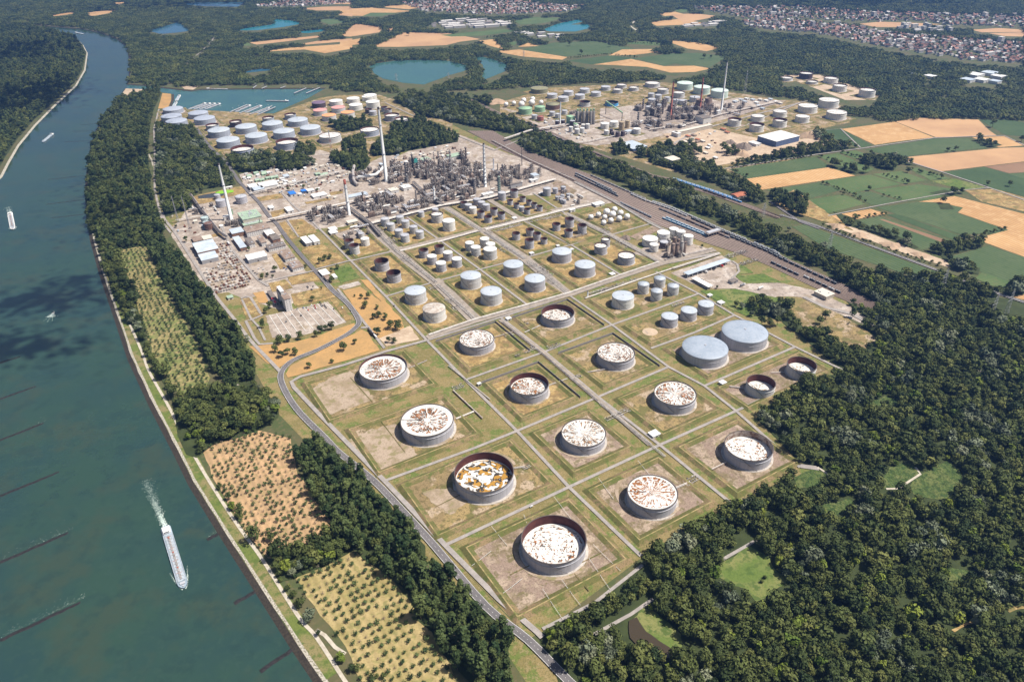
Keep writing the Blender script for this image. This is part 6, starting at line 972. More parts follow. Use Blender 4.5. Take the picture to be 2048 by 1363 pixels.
def foam_wake(name,mid,rz,pieces,seed,label):
    q=random.Random(seed); mb=MB()
    for x,y,s in pieces(q):
        a=q.uniform(0,6.3); ca,sa=math.cos(rz),math.sin(rz); n=5; v=[]
        for k in range(n): r=s*q.uniform(.4,1.2); xx=x+r*math.cos(a+k*6.283/n)*1.6; yy=y+r*math.sin(a+k*6.283/n); v.append((mid[0]+xx*ca-yy*sa,mid[1]+xx*sa+yy*ca,ZW+.12+q.uniform(0,.1)))
        mb.add(v,[tuple(range(n))])
    o=mb.build(name,FOAM); tag(o,label,'foam',kind='stuff')
T,m,rz,L,W=barge('g',(966,452),(1076,812),'long grey blue tanker barge with a foaming wake')
def pw(q):
    for _ in range(1500):
        f=q.random()**1.5; x=-L/2-f*L*.95; yield (x,q.gauss(0,1.5+f*1.9)-f*7,q.uniform(.12,.62)*(1-f*.6))
    for _ in range(520):
        f=q.random(); s=q.choice([-1,1]); yield (L/2-f*34,s*(W*.1+f**.6*W*.75+q.gauss(0,.4)),q.uniform(.15,.5)*(1-f*.75))
foam_wake('wake_foam',m,rz,pw,1,'white wake behind the long tanker barge')
T,m2_,rz2,L2,W2=barge('d',(57,-15),(76,82),'white barge under way farther up the river',deck=BW)
def pw2(q):
    for _ in range(120): f=q.random()**1.4; yield (-L2/2-f*L2*.4,q.gauss(0,2+f*2),q.uniform(.3,.9))
    for _ in range(60): f=q.random(); s=q.choice([-1,1]); yield (L2/2-1-f*18,s*(W2*.12+f**.6*W2*.6),q.uniform(.3,.7))
foam_wake('wake_foam',m2_,rz2,pw2,2,'white wake of the second barge')
barge('a',(308,782),(250,830),'dark barge on the upper river',pipes=False); barge('a',(440,190),(490,200),'small barge at the far river bend',pipes=False); barge('a',(1205,519),(1335,522),'blue barge moored at the far harbour shore',deck=HULL); barge('a',(1690,592),(1552,589),'long barge lying alone in the harbour',deck=HULL); barge('a',(1050,558),(1030,590),'blue white boat at the harbour mouth',pipes=False,deck=BW); barge('a',(1030,598),(1012,628),'white boat moored below the harbour mouth',pipes=False,deck=BW)
for i in range(4): barge('a',(1225-20+28*i,603+1*i),(1100+32*i,640),['first','second','third','fourth'][i]+' from the left of four barges moored side by side in the harbour',group='side by side harbour barges')
for i,(a,b,c_,d_) in enumerate([(1465,615,1375,655),(1530,618,1430,662),(1575,630,1490,665)]): barge('a',(a,b),(c_,d_),['left','middle','right'][i]+' barge lying along the harbour loading jetties',group='barges at the jetties')
def jetty(t,a,b,label,wd=5):
    A,B=np.array(G(*PX(t,*a),2)),np.array(G(*PX(t,*b),2)); L=float(np.linalg.norm(B-A)); T=thing('jetty',label,'jetty',(*((A+B)/2),0),math.atan2(*(B-A)[::-1])); MB().box(-L/2,-wd/2,1.2,L/2,wd/2,2,bottom=True).build('deck',conc_m,T); mb=MB()
    for k in range(int(L/12)+1): x=-L/2+k*12; mb.cyl(x,-wd/2,-4,1.2,.5,6).cyl(x,wd/2,-4,1.2,.5,6)
    mb.build('pile',STEEL,T); mb=MB(); 
    for k in range(4): mb.tube([(-L/2,-1.5+k,2.6),(L/2,-1.5+k,2.6)],.35,5)
    for k in range(3): x=-L/2+L*(k+.5)/3; mb.tube([(x,0,2),(x,0,13),(x+6,0,9)],.5,5)
    mb.build('loading_arm',R_GREY,T)
for i,(a,b) in enumerate([((1345,655),(1445,612)),((1400,662),(1520,615)),((1460,668),(1590,620)),((1505,672),(1610,625))]): jetty('a',a,b,['first','second','third','last'][i]+' from the left of the four harbour loading jetties')
for i,(a,b) in enumerate([((1480,515),(1500,500)),((1530,518),(1560,505)),((1640,515),(1670,505)),((1720,545),(1790,515)),((1790,545),(1870,512))]): jetty('a',a,b,['first','second','third','fourth','last'][i]+' from the left of the far shore harbour landings',4)
# speedboat
c=G(*PX('d',312,572),ZW); T=thing('motorboat','small white motorboat with a spreading white wake','boat',(*c,ZW),R_(100)); MB().prism([(-4,-1.4),(2,-1.5),(5,0),(2,1.5),(-4,1.4)],-.2,1.2).build('hull',BW,T); MB().box(-1.5,-1,1.2,1.5,1,2.3).build('cabin',GLASS,T)
def pw3(q):
    for _ in range(260): f=q.random(); yield (-2-f*14,q.gauss(0,1.2+f*3.4),q.uniform(.3,.85))
    for _ in range(130): f=q.random(); s=q.choice([-1,0,1]); yield (-10-f*26,s*(2+f*7)+q.gauss(0,.5),q.uniform(.2,.6)*(1-f*.5))
foam_wake('wake_foam',c,R_(100),pw3,3,'white wake of the small motorboat')
grst_m=mat('groyne stone',(.026,.024,.026),.9,[(.3,.4,.6,(.014,.014,.015))])
def groyne(t,a,b,label,hh=.4,foamy=0):
    A,B=np.array(G(*PX(t,*a),ZW)),np.array(G(*PX(t,*b),ZW)); L=float(np.linalg.norm(B-A)); n=max(6,int(L/4)); q=random.Random(int(L)); mb=MB(); P=[]; d=(B-A)/L; nn=np.array([-d[1],d[0]]); v=[];f=[]
    for i in range(n+1):
        p=A+(B-A)*i/n+nn*q.uniform(-.6,.6); h=hh*(1-.9*(i/n)**3)*q.uniform(.5,1.2)
        for o,z in ((-3.6,-.3),(-1.5,h),(1.3,h*.9),(3.6,-.3)): v.append((p[0]+nn[0]*(o+q.uniform(-.4,.4)),p[1]+nn[1]*(o+q.uniform(-.4,.4)),ZW+z))
    for i in range(n):
        for j in range(3): f.append((i*4+j,i*4+j+1,(i+1)*4+j+1,(i+1)*4+j))
    tag(MB().add(v,f).build('stone_groyne',grst_m),label,'groyne')
    if foamy:
        def pf(q):
            for _ in range(foamy): f_=q.random()**.7; yield (-L/2+L*f_*1.08,q.expovariate(.3)+3.2,q.uniform(.08,.26))
        foam_wake('wave_foam',(A+B)/2,math.atan2(d[1],d[0]),pf,int(L)+5,'white riffle along '+label)
for a,b,lab,fo in [((0,275),(345,135),'dark stone groyne, fourth up from the lower left river corner',0),((0,665),(400,490),'dark stone groyne with foam, third up from the lower left river corner',90),((0,1120),(470,895),'longest dark stone groyne at the lower left of the river',170),((1210,530),(1310,480),'short groyne on the path side beside the brown orchard',50),((1370,905),(1520,815),'groyne on the path side opposite the orchard hedge',0),((1520,1300),(1745,1150),'lowest groyne on the path side of the river',0)]: groyne('g',a,b,lab,foamy=fo)
for a,b,lab,fo in [((0,1315),(255,1215),'dark groyne reaching into the river below the motorboat',30),((0,1075),(210,1000),'groyne second below the motorboat',0),((-20,870),(120,825),'short groyne left below the motorboat',0)]: groyne('d',a,b,lab,foamy=fo)
for a,b,lab in [((425,768),(560,765),'faint groyne by the upper wood'),((380,830),(550,822),'second faint groyne by the upper wood'),((280,1050),(515,1025),'third faint groyne by the upper wood'),((270,1195),(510,1165),'fourth faint groyne by the upper wood'),((300,1275),(515,1250),'fifth faint groyne by the upper wood'),((470,730),(590,722),'topmost faint groyne by the upper wood')]: groyne('a',a,b,lab,.12)
# car park dividing strips
mb=MB(); 
for i in range(9):
    A=G(*PX('m6',300+i*70,362-i*17)); B=G(*PX('m6',440+i*78,585-i*20)); ribbon_add(mb,[A,B],.7,.95)
struct(mb.build('parking_markings',white_m))
mb=MB()
for i in range(24):
    a=i/24; A=G(*PX('m6',1010+a*210,70-a*54)); B=G(*PX('m6',1024+a*212,84-a*54)); ribbon_add(mb,[A,B],.35,.95)
struct(mb.build('parking_markings',white_m))
# ================================================================ TREES
BARK=mat('bark',(.10,.075,.05),.95)
L_DK=leafmat('leaf dark',(.020,.036,.011),(.092,.114,.031)); L_MID=leafmat('leaf mid',(.038,.057,.015),(.128,.146,.042)); L_SIL=leafmat('leaf silver',(.065,.085,.052),(.19,.22,.14)); L_POP=leafmat('leaf poplar',(.020,.040,.013),(.080,.108,.034)); L_ORC=leafmat('leaf orchard',(.030,.055,.020),(.075,.115,.04)); L_BARE=leafmat('leaf bare twig',(.13,.10,.085),(.22,.18,.14)); L_YEL=leafmat('leaf yellow green',(.06,.10,.014),(.16,.20,.03))
def crown_mesh(name,m,R,H,z0,lobes,per,size,seed,shape='round'):
    q=np.random.default_rng(seed); V=[];Fc=[]
    for k in range(lobes):
        t=(k+.5)/lobes; a=k*2.4+q.uniform(-.4,.4)
        if shape=='round': rr=R*.62*math.sqrt(q.uniform(.05,1)); zz=z0+H*(.45+.45*q.uniform(-.7,1)*(1-.5*rr/R)); lr=R*q.uniform(.38,.58)
        else: rr=R*.55*q.uniform(.1,1)*(1.05-.35*t); zz=z0+H*(.12+.78*t); lr=R*q.uniform(.48,.68)*(1.1-.45*t)
        c=np.array([rr*math.cos(a),rr*math.sin(a),zz])
        for j in range(per):
            d=q.normal(size=3); d[2]=abs(d[2])*.9+d[2]*.25; d/=np.linalg.norm(d)
            p=c+d*lr*q.uniform(.75,1.12)*np.array([1,1,.85 if shape=='round' else 1.25]); n=d+q.normal(size=3)*.27; n/=np.linalg.norm(n)
            u=np.cross(n,[.3,.2,1]); u/=np.linalg.norm(u); v=np.cross(n,u); an=q.uniform(0,6.3); u,v=u*math.cos(an)+v*math.sin(an),v*math.cos(an)-u*math.sin(an); s=size*q.uniform(.6,1.3); b=len(V)
            V+= [tuple(p-u*s),tuple(p-v*s*.75+n*s*.12),tuple(p+u*s),tuple(p+v*s*.75-n*s*.1)]; Fc.append((b,b+1,b+2,b+3))
    me=bpy.data.meshes.new(name); me.from_pydata(V,[],Fc); me.materials.append(m); me.update(); return me
def trunk_mesh(h,r,seed):
    q=random.Random(seed); mb=MB(); mb.lathe([(r*1.4,-.2),(r,h*.15),(r*.7,h*.6),(r*.25,h)],6)
    for k in range(5): a=q.uniform(0,6.3); z=h*q.uniform(.4,.75); L=h*.3; mb.tube([(0,0,z),(L*.6*math.cos(a),L*.6*math.sin(a),z+L*.5),(L*math.cos(a),L*math.sin(a),z+L)],r*.3,4)
    return mb.mesh('trunk',[BARK])
KINDS={}
def kind(nm,m,R,H,z0,lobes,per,size,shape,n=4,seed=0):
    KINDS[nm]=[(crown_mesh(nm+'_crown',m,R,H,z0,lobes,per,size,seed+i*7,shape),trunk_mesh(H*.75+z0,.35 if R>3 else .14,seed+i)) for i in range(n)]
kind('broadleaf_tree',L_DK,6.2,11,3.5,13,30,1.0,'round',6,1); kind('green_tree',L_MID,5.6,10,3,12,26,1.1,'round',4,50); kind('silver_willow',L_SIL,6.0,11,3,13,26,1.05,'round',3,90); kind('poplar_tree',L_POP,5.4,17,3,13,30,1.15,'tall',4,130); kind('orchard_tree',L_ORC,2.9,4.0,1.0,8,14,.6,'round',4,170); kind('bare_orchard_tree',L_BARE,2.0,2.8,.8,5,8,.35,'round',2,200); kind('bright_tree',L_YEL,5.0,9,2.5,12,24,1.1,'round',2,220); kind('small_bush',L_MID,2.2,2.6,.2,6,14,.6,'round',2,240)
def tree(nm,x,y,s,label,group,cat='tree',parts=True):
    cm,tm=KINDS[nm][rng.randrange(len(KINDS[nm]))]; T=thing(nm,label,cat,(x,y,.05),rng.uniform(0,6.28),group); T.scale=(s*rng.uniform(.92,1.1),s*rng.uniform(.92,1.1),s*rng.uniform(.88,1.15))
    obj('trunk',tm,T); obj('crown',cm,T); return T
SEX=[np.array(p) for p in SOFT]; SBB=[(p[:,0].min(),p[:,1].min(),p[:,0].max(),p[:,1].max()) for p in SEX]
EXC=[np.array(p) for p in NOTREE]; EBB=[(p[:,0].min(),p[:,1].min(),p[:,0].max(),p[:,1].max()) for p in EXC]
def points(poly,step,jit=.42,exclude=True,soft=True,prob=1.0,skip=(),angle=None,step2=None):
    P=np.array(poly); x0,y0=P.min(0); x1,y1=P.max(0)
    if angle is None:
        gx,gy=np.meshgrid(np.arange(x0,x1,step),np.arange(y0,y1,step)); Q=np.stack([gx.ravel(),gy.ravel()],1)
    else:
        c=(P.min(0)+P.max(0))/2; D=np.linalg.norm(P.max(0)-P.min(0))/2; gx,gy=np.meshgrid(np.arange(-D,D,step),np.arange(-D,D,step2 or step)); ca,sa=math.cos(angle),math.sin(angle); Q=np.stack([c[0]+gx.ravel()*ca-gy.ravel()*sa,c[1]+gx.ravel()*sa+gy.ravel()*ca],1)
    Q=Q+nrg.uniform(-jit*step,jit*step,Q.shape); Q=Q[inside(Q,poly)]
    if prob<1: Q=Q[nrg.random(len(Q))<prob]
    if exclude and len(Q):
        bad=np.zeros(len(Q),bool)
        for p,b in (zip(EXC,EBB) if not soft else zip(EXC+SEX,EBB+SBB)):
            m=(Q[:,0]>b[0])&(Q[:,0]<b[2])&(Q[:,1]>b[1])&(Q[:,1]<b[3])
            if m.any(): idx=np.where(m)[0]; bad[idx[inside(Q[idx],p)]]=True
        Q=Q[~bad]
    return Q
# ---- woods: (photo polygon, kinds with weights, spacing)
MIXW=(('broadleaf_tree',.62),('green_tree',.30),('bright_tree',.08)); DARKW=(('broadleaf_tree',.75),('poplar_tree',.15),('green_tree',.1)); POPW=(('poplar_tree',.85),('broadleaf_tree',.15)); RAILW=(('broadleaf_tree',.66),('green_tree',.34))
def GP(t,pts): return GT(t,pts)
WOODS=[(GP('p',[(1085,1268),(1150,1240),(1280,1165),(1295,1115),(1345,1085),(1460,1015),(1530,985),(1590,955),(1640,948),(1600,925),(1515,838),(1525,818),(1600,770),(1640,755),(1690,745),(1640,705),(1600,670),(1575,655),(1560,640),(1500,625),(1500,600),(1560,605),(1640,640),(1720,660),(1740,640),(1700,610),(1650,560),(1700,545),(1770,560),(1850,575),(1960,620),(2060,650),(2300,760),(2500,1550),(1180,1550)]),MIXW,8.2),
(GP('d',[(860,190),(960,160),(1090,290),(1215,480),(1325,600),(1415,740),(1495,900),(1490,985),(1330,990),(1240,900),(1170,750),(1080,600),(960,400),(900,260)]),POPW,7.5),
(GP('d',[(1015,1115),(1100,1045),(1300,1005),(1490,985),(1630,1110),(1630,1180),(1540,1250),(1400,1300),(1250,1340),(1150,1420),(1090,1400),(1040,1290)]),MIXW,8),
(GP('h',[(-130,-80),(-30,-30),(90,130),(235,290),(370,430),(500,570),(500,690),(630,750),(780,900),(890,970),(990,1070),(985,1200),(970,1290),(1000,1420),(820,1420),(730,1340),(600,1200),(560,1090),(450,1000),(420,850),(250,720),(130,640),(-10,480),(-150,300),(-250,60)]),POPW,7.5),
(GP('g',[(1585,600),(1700,590),(1900,535),(2020,480),(2070,520),(2060,600),(1900,690),(1700,765),(1630,780)]),MIXW,7.5),
(GP('d',[(600,230),(690,205),(735,330),(790,480),(830,640),(870,770),(925,870),(980,970),(1040,1110),(1015,1110),(965,1000),(880,860),(800,700),(745,610),(680,500),(625,340)]),MIXW,9),
(GP('a',[(525,1363),(516,1200),(520,1080),(550,830),(612,690),(700,595),(930,520),(945,545),(895,650),(875,760),(865,900),(890,1150),(945,1363)]),DARKW,8.5),(GP('d',[(530,0),(930,0),(960,60),(950,150),(860,180),(690,200),(600,215),(560,120)]),DARKW,8.5),
(GP('a',[(925,745),(1130,745),(1230,905),(1330,965),(1380,1080),(1180,1110),(1110,1165),(1130,1220),(965,1270),(930,1150),(912,900)]),RAILW,9),
(GP('a',[(-600,140),(0,150),(240,172),(425,215),(480,275),(500,325),(480,410),(440,480),(310,600),(195,705),(100,815),(30,920),(0,975),(-600,1500)]),DARKW,10),
(GP('b',[(1050,815),(1160,790),(1300,840),(1480,905),(1700,985),(2047,1130),(2047,1240),(1800,1120),(1400,985),(1180,925),(1050,865)]),RAILW,8.5),(GP('m4',[(490,10),(760,5),(1100,30),(1300,150),(1500,260),(1680,340),(1940,440),(1900,455),(1640,440),(1560,410),(1400,350),(1100,230),(800,110)]),RAILW,8.5),
(GP('f',[(340,90),(430,60),(560,90),(700,140),(830,190),(1000,290),(1060,350),(1010,390),(900,330),(640,225),(500,150)]),RAILW,8.5),(GP('f',[(1010,385),(1070,330),(1200,350),(1340,430),(1480,480),(1600,450),(1700,500),(1850,560),(1980,700),(2060,740),(2060,900),(1500,760),(1200,600),(1060,500)]),MIXW,9),
(GP('f',[(1320,350),(1420,360),(1580,370),(1640,350),(1760,400),(1890,470),(1880,500),(1700,470),(1560,420),(1400,400)]),MIXW,10),
(GP('b',[(600,550),(700,560),(860,590),(900,590),(860,640),(1000,700),(1150,770),(1010,785),(930,770),(650,715),(600,700),(480,680),(310,590),(420,560)]),RAILW,9.5),
(GP('b',[(180,900),(300,800),(310,735),(500,705),(690,810),(690,830),(450,875),(210,915)]),DARKW,9.5),(GP('z5',[(1320,260),(1500,215),(1770,250),(1750,295),(1450,335)]),DARKW,9.5),(GP('z5',[(290,610),(480,560),(700,540),(800,590),(830,560),(880,560),(1180,660),(1000,720),(860,730),(760,700),(600,735),(450,745),(290,690)]),RAILW,9.5),
(GP('z5',[(980,500),(1190,490),(1170,560),(1000,580)]),RAILW,9.5),(GP('z5',[(1440,440),(1700,410),(1690,490),(1480,500)]),RAILW,9.5),(GP('z5',[(1360,570),(1700,530),(1740,640),(1680,720),(1560,745),(1480,700),(1350,640)]),DARKW,9.5),(GP('z5',[(1740,530),(1820,440),(2042,400),(2042,560),(1900,570)]),RAILW,9.5),
(GP('c',[(800,780),(880,800),(960,850),(1080,870),(830,905),(310,980),(440,940),(600,910),(780,870),(880,860)]),RAILW,11),(GP('c',[(1080,930),(1160,915),(1300,980),(1280,1000),(1100,960)]),RAILW,10),(GP('c',[(915,965),(1000,975),(1140,1010),(1060,1020),(940,985)]),RAILW,10),(GP('c',[(1200,910),(1300,930),(1420,970),(1300,960)]),RAILW,11),(GP('c',[(1770,810),(1870,830),(1920,850),(1850,862),(1790,850)]),DARKW,10),(GP('c',[(1540,1185),(1610,1190),(1640,1225),(1560,1225)]),DARKW,9),(GP('c',[(1490,1130),(1580,1110),(1690,1130),(1600,1150)]),RAILW,10),(GP('c',[(0,940),(200,960),(330,1040),(500,1130),(540,1180),(480,1200),(300,1100),(140,1030),(0,990)]),RAILW,9.5),(GP('c',[(560,1130),(640,1120),(780,1180),(760,1270),(640,1230),(560,1180)]),DARKW,9),
(GP('z6',[(480,1040),(620,990),(830,970),(960,1080),(960,1160),(1150,1180),(1250,1300),(1000,1330),(700,1200),(500,1150)]),RAILW,9.5),(GP('z6',[(380,1040),(460,1030),(470,1110),(390,1100)]),DARKW,9),(GP('z6',[(120,990),(250,980),(300,1060),(160,1080)]),DARKW,9),(GP('z6',[(850,960),(900,960),(1060,1060),(1040,1090)]),RAILW,9),(GP('z6',[(1250,1040),(1380,1030),(1400,1080),(1290,1090)]),RAILW,10),
(GP('f',[(930,-20),(1060,20),(1150,70),(1350,140),(1430,190),(1400,200),(1200,110),(1000,60)]),RAILW,12),(GP('f',[(1480,210),(1600,190),(1700,150),(1820,160),(1800,190),(1600,240),(1680,300),(1790,310),(1780,350),(1640,320),(1560,240)]),RAILW,10),(GP('f',[(1900,440),(2060,400),(2060,450),(1960,480)]),RAILW,10)]
FARW=[GP('p',[(-500,52),(0,46),(85,50),(164,56),(203,64),(238,76),(257,92),(266,126),(263,152),(262,165),(340,172),(400,174),(560,169),(650,168),(690,185),(760,185),(900,182),(1000,178),(1085,172),(1330,160),(1500,185),(1600,200),(1700,232),(1760,240),(1960,238),(2060,240),(2600,260),(3000,-20),(-1500,-20)]),GP('p',[(-600,50),(-400,200),(-300,330),(-100,50)])]
for p in ([(0,0)]*0): pass
TOWNS=[GP('c',[(380,130),(600,110),(1000,150),(1300,200),(1700,230),(2060,262),(2060,372),(1700,352),(1300,290),(1000,230),(800,190),(500,175)]),GP('c',[(90,45),(700,38),(1000,62),(1400,78),(2060,95),(2060,165),(1600,150),(1440,125),(1100,130),(700,105),(400,110),(260,80)]),GP('b',[(350,20),(500,5),(1000,5),(1200,25),(1430,40),(1300,72),(900,88),(500,70)]),GP('b',[(500,150),(600,130),(750,110),(960,128),(1000,152),(800,170),(620,168)]),GP('a',[(1480,40),(1700,0),(2060,-10),(2060,18),(1750,40)]),GP('b',[(1050,200),(1180,190),(1300,210),(1250,235)]),GP('c',[(70,140),(270,130),(260,155),(80,158)])]
def choose(mix): 
    r=rng.random()
    for k,w_ in mix:
        r-=w_
        if r<0: return k
    return mix[0][0]
ALL=[]; WF=0; CLP=[GT(t,pts) for m,t,pts in CLEAR]
for poly,mix,st in WOODS:
    Q=points(poly,st*(1.13 if st<9.4 else 1.05),soft=False); WF+=1
    for c_,_b in zip(CLP,CLP):
        for dd in (7,14):
            if len(Q): Q=Q[~inside(Q*(1+dd/np.linalg.norm(Q,axis=1))[:,None],c_)]
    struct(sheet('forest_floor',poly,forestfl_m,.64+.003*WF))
    for x,y in Q:
        if math.sin(x/17+2*math.sin(y/37))*math.sin(y/19+1.5*math.sin(x/41))>.80 and st<9.5 and mix[0][1]<.7: continue
        sv=math.sin(x/23+1.3*math.sin(y/61))*math.sin(y/29+1.1*math.sin(x/47))+.25*rng.gauss(0,1); ALL.append((x,y,'silver_willow' if sv>(.70 if mix is RAILW else .78) and mix[0][1]<.7 else choose(mix),float(np.clip(np.exp(nrg.normal(.02,.3)),.5,1.9))*(st/8.5)**.5))
def seen(x,y,z=8):
    px,py=proj(x,y,z); return -60<px<2110 and -60<py<1420
ALL=[a for a in ALL if seen(a[0],a[1])]
LABELS={'broadleaf_tree':('dark green broadleaf tree in the dense riverside wood','dark broadleaf trees of the woods'),'green_tree':('fresh green broadleaf tree among darker trees of the wood','fresh green trees of the woods'),'silver_willow':('silvery grey willow standing out of the green wood','silver willows of the woods'),'bright_tree':('yellow green tree among darker trees of the wood','yellow green trees of the woods'),'poplar_tree':('tall dark poplar in the tree belt along the main road','poplars of the tree belts')}
ALL.sort(key=lambda a:math.hypot(a[0],a[1])); quota={k:(300 if k!='bright_tree' else 60) for k in LABELS}; rest={}
for x,y,k,s in ALL:
    if quota[k]>0: quota[k]-=1; tree(k,x,y,s,*LABELS[k])
    else: rest.setdefault(k,[]).append((x,y,s))
def scatter(name,P,meshes,label,cat='woodland'):
    """one object whose many members are placed by geometry nodes"""
    P=np.array(P); me=bpy.data.meshes.new(name); me.from_pydata([(float(a),float(b),.0) for a,b in P[:,:2]],[],[])
    A=me.attributes.new('sc','FLOAT','POINT'); A.data.foreach_set('value',P[:,2].astype(np.float32)); A=me.attributes.new('rz','FLOAT','POINT'); A.data.foreach_set('value',nrg.uniform(0,6.28,len(P)).astype(np.float32)); A=me.attributes.new('kd','INT','POINT'); A.data.foreach_set('value',nrg.integers(0,len(meshes),len(P)).astype(np.int32))
    o=obj(name,me); g=bpy.data.node_groups.new(name,'GeometryNodeTree'); g.interface.new_socket('Geometry',in_out='INPUT',socket_type='NodeSocketGeometry'); g.interface.new_socket('Geometry',in_out='OUTPUT',socket_type='NodeSocketGeometry')
    N=g.nodes; l=g.links; gi=N.new('NodeGroupInput'); go=N.new('NodeGroupOutput'); jn=N.new('GeometryNodeJoinGeometry')
    def attr(nm,ty): a=N.new('GeometryNodeInputNamedAttribute'); a.data_type=ty; a.inputs[0].default_value=nm; return a.outputs[0]
    rz=attr('rz','FLOAT'); sc=attr('sc','FLOAT'); kd=attr('kd','INT'); cx=N.new('ShaderNodeCombineXYZ'); l.new(rz,cx.inputs[2])
    for i,m_ in enumerate(meshes):
        src=bpy.data.objects.new('foliage_source',m_); oi=N.new('GeometryNodeObjectInfo'); oi.inputs['Object'].default_value=src; cmp_=N.new('FunctionNodeCompare'); cmp_.data_type='INT'; cmp_.operation='EQUAL'; l.new(kd,cmp_.inputs[2]); cmp_.inputs[3].default_value=i
        ip=N.new('GeometryNodeInstanceOnPoints'); l.new(gi.outputs[0],ip.inputs['Points']); l.new(cmp_.outputs[0],ip.inputs['Selection']); l.new(oi.outputs['Geometry'],ip.inputs['Instance']); l.new(cx.outputs[0],ip.inputs['Rotation']); l.new(sc,ip.inputs['Scale']); l.new(ip.outputs[0],jn.inputs[0])
    l.new(jn.outputs[0],go.inputs[0]); md=o.modifiers.new('scatter','NODES'); md.node_group=g; tag(o,label,cat,kind='stuff'); return o
for k,v in rest.items(): scatter('woodland',v,[c for c,_ in KINDS[k]],{'broadleaf_tree':'mass of dark broadleaf woods around the refinery','green_tree':'fresh green trees mixed through the woods','silver_willow':'grey willows mixed through the woods','bright_tree':'yellow green trees mixed through the woods','poplar_tree':'mass of poplars in the woods and belts'}[k])
# far woods: patches of many crowns
def patch_mesh(seed,m,n=16,size=36):
    q=np.random.default_rng(seed); V=[];Fc=[]
    for k in range(n):
        cx_,cy_=q.uniform(-size/2,size/2,2); R=q.uniform(4.5,7.5); zt=q.uniform(9,15)
        for j in range(26):
            d=q.normal(size=3); d[2]=abs(d[2]); d/=np.linalg.norm(d); p=np.array([cx_,cy_,zt-R])+d*R*q.uniform(.8,1.1)*np.array([1,1,1.0]); n_=d+q.normal(size=3)*.25; n_/=np.linalg.norm(n_); u=np.cross(n_,[.3,.2,1]); u/=np.linalg.norm(u); v=np.cross(n_,u); s=q.uniform(1.2,2.3); b=len(V); V+=[tuple(p-u*s),tuple(p-v*s),tuple(p+u*s),tuple(p+v*s)]; Fc.append((b,b+1,b+2,b+3))
    me=bpy.data.meshes.new('wood_patch'); me.from_pydata(V,[],Fc); me.materials.append(m); me.update(); return me
EXC+= [np.array(t_) for t_ in TOWNS]; EBB=[(p[:,0].min(),p[:,1].min(),p[:,0].max(),p[:,1].max()) for p in EXC]
PT=[]
for poly in FARW:
    Q=points(poly,27,prob=.93)
    for dd in (45,85,140):
        far_=Q*(1+dd/np.linalg.norm(Q,axis=1))[:,None]; bad=np.zeros(len(Q),bool)
        for p,b in zip(EXC+SEX,EBB+SBB): bad|=(far_[:,0]>b[0])&(far_[:,0]<b[2])&(far_[:,1]>b[1])&(far_[:,1]<b[3])&inside(far_,p)
        Q=Q[~bad]
    PT+=[(x,y,nrg.uniform(.8,1.2)) for x,y in Q if seen(x,y)]
scatter('distant_woodland',PT,[patch_mesh(3,L_DK),patch_mesh(4,L_DK),patch_mesh(5,L_POP),patch_mesh(6,L_MID),patch_mesh(9,L_DK)],'far off woods between the fields and towns')
# hedges and bushes on field edges
HB=[]
for t,pts in [('c',[(860,1075),(940,1100),(1040,1140),(1120,1190)]),('c',[(1210,1020),(1370,1070)]),('c',[(1390,995),(1560,1040)]),('c',[(980,1290),(1240,1255)]),('c',[(1340,1170),(1220,1145)]),('c',[(970,890),(1130,940)]),('c',[(850,920),(1000,960)]),('b',[(1330,345),(1580,320),(1740,340)]),('b',[(840,225),(1000,205),(1150,200)]),('b',[(1500,245),(1740,255),(1940,270)]),('f',[(860,65),(1000,120),(1200,190),(1350,240),(1590,310)]),('f',[(960,40),(1110,80),(1300,150),(1420,200)]),('f',[(1700,140),(1960,80)]),('c',[(330,985),(800,915)]),('c',[(440,1040),(330,1000)]),('h',[(30,1290),(150,1320),(300,1363)]),('g',[(1280,210),(1340,290),(1390,350),(1440,430)]),('g',[(1640,770),(1720,860),(1780,940)])]:
    P=GP(t,pts)
    for a,b in zip(P[:-1],P[1:]):
        L=math.hypot(b[0]-a[0],b[1]-a[1])
        for k in range(int(L/9)): f_=(k+rng.random())/(L/9); HB.append((a[0]+(b[0]-a[0])*f_+rng.uniform(-3,3),a[1]+(b[1]-a[1])*f_+rng.uniform(-3,3),rng.uniform(.35,.75)))
scatter('hedge_shrubs',HB,[c for c,_ in KINDS['green_tree']]+[c for c,_ in KINDS['broadleaf_tree']],'shrubs and hedges along field edges and paths','shrubs')
# orchards
OT=[]
for poly,desc,st in ((ORCH3,'the lower yellow orchard',(10,8.4)),(ORCH2,'the brown orchard by the river path',(9.5,7.6)),(ORCH1,'the upper green orchard',(10,8.5))):
    Q=points(poly,st[0],.13,False,False,.88,(),YAW+R_(92),st[1]); OT+=[(x,y,desc) for x,y in Q if seen(x,y)]
OT.sort(key=lambda a:math.hypot(a[0],a[1])); n1=0; R2_=[]
for i,(x,y,desc) in enumerate(OT):
    bare=rng.random()<(.3 if 'brown' in desc else .12); s=rng.uniform(.8,1.3)
    if not bare and n1<300:
        n1+=1; cm,tm=KINDS['orchard_tree'][rng.randrange(4)]; T=thing('orchard_tree','small round fruit tree in the rows of '+desc,'fruit tree',(x,y,.12),rng.uniform(0,6.28),'fruit trees of '+desc); T.scale=(s,)*3; obj('trunk',tm,T); obj('crown',cm,T)
    elif bare: 
        cm,tm=KINDS['bare_orchard_tree'][rng.randrange(2)]; T=thing('bare_orchard_tree','bare grey fruit tree in the rows of '+desc,'fruit tree',(x,y,.12),rng.uniform(0,6.28),'bare trees of '+desc); T.scale=(s,)*3; obj('trunk',tm,T); obj('crown',cm,T)
    else: R2_.append((x,y,s))
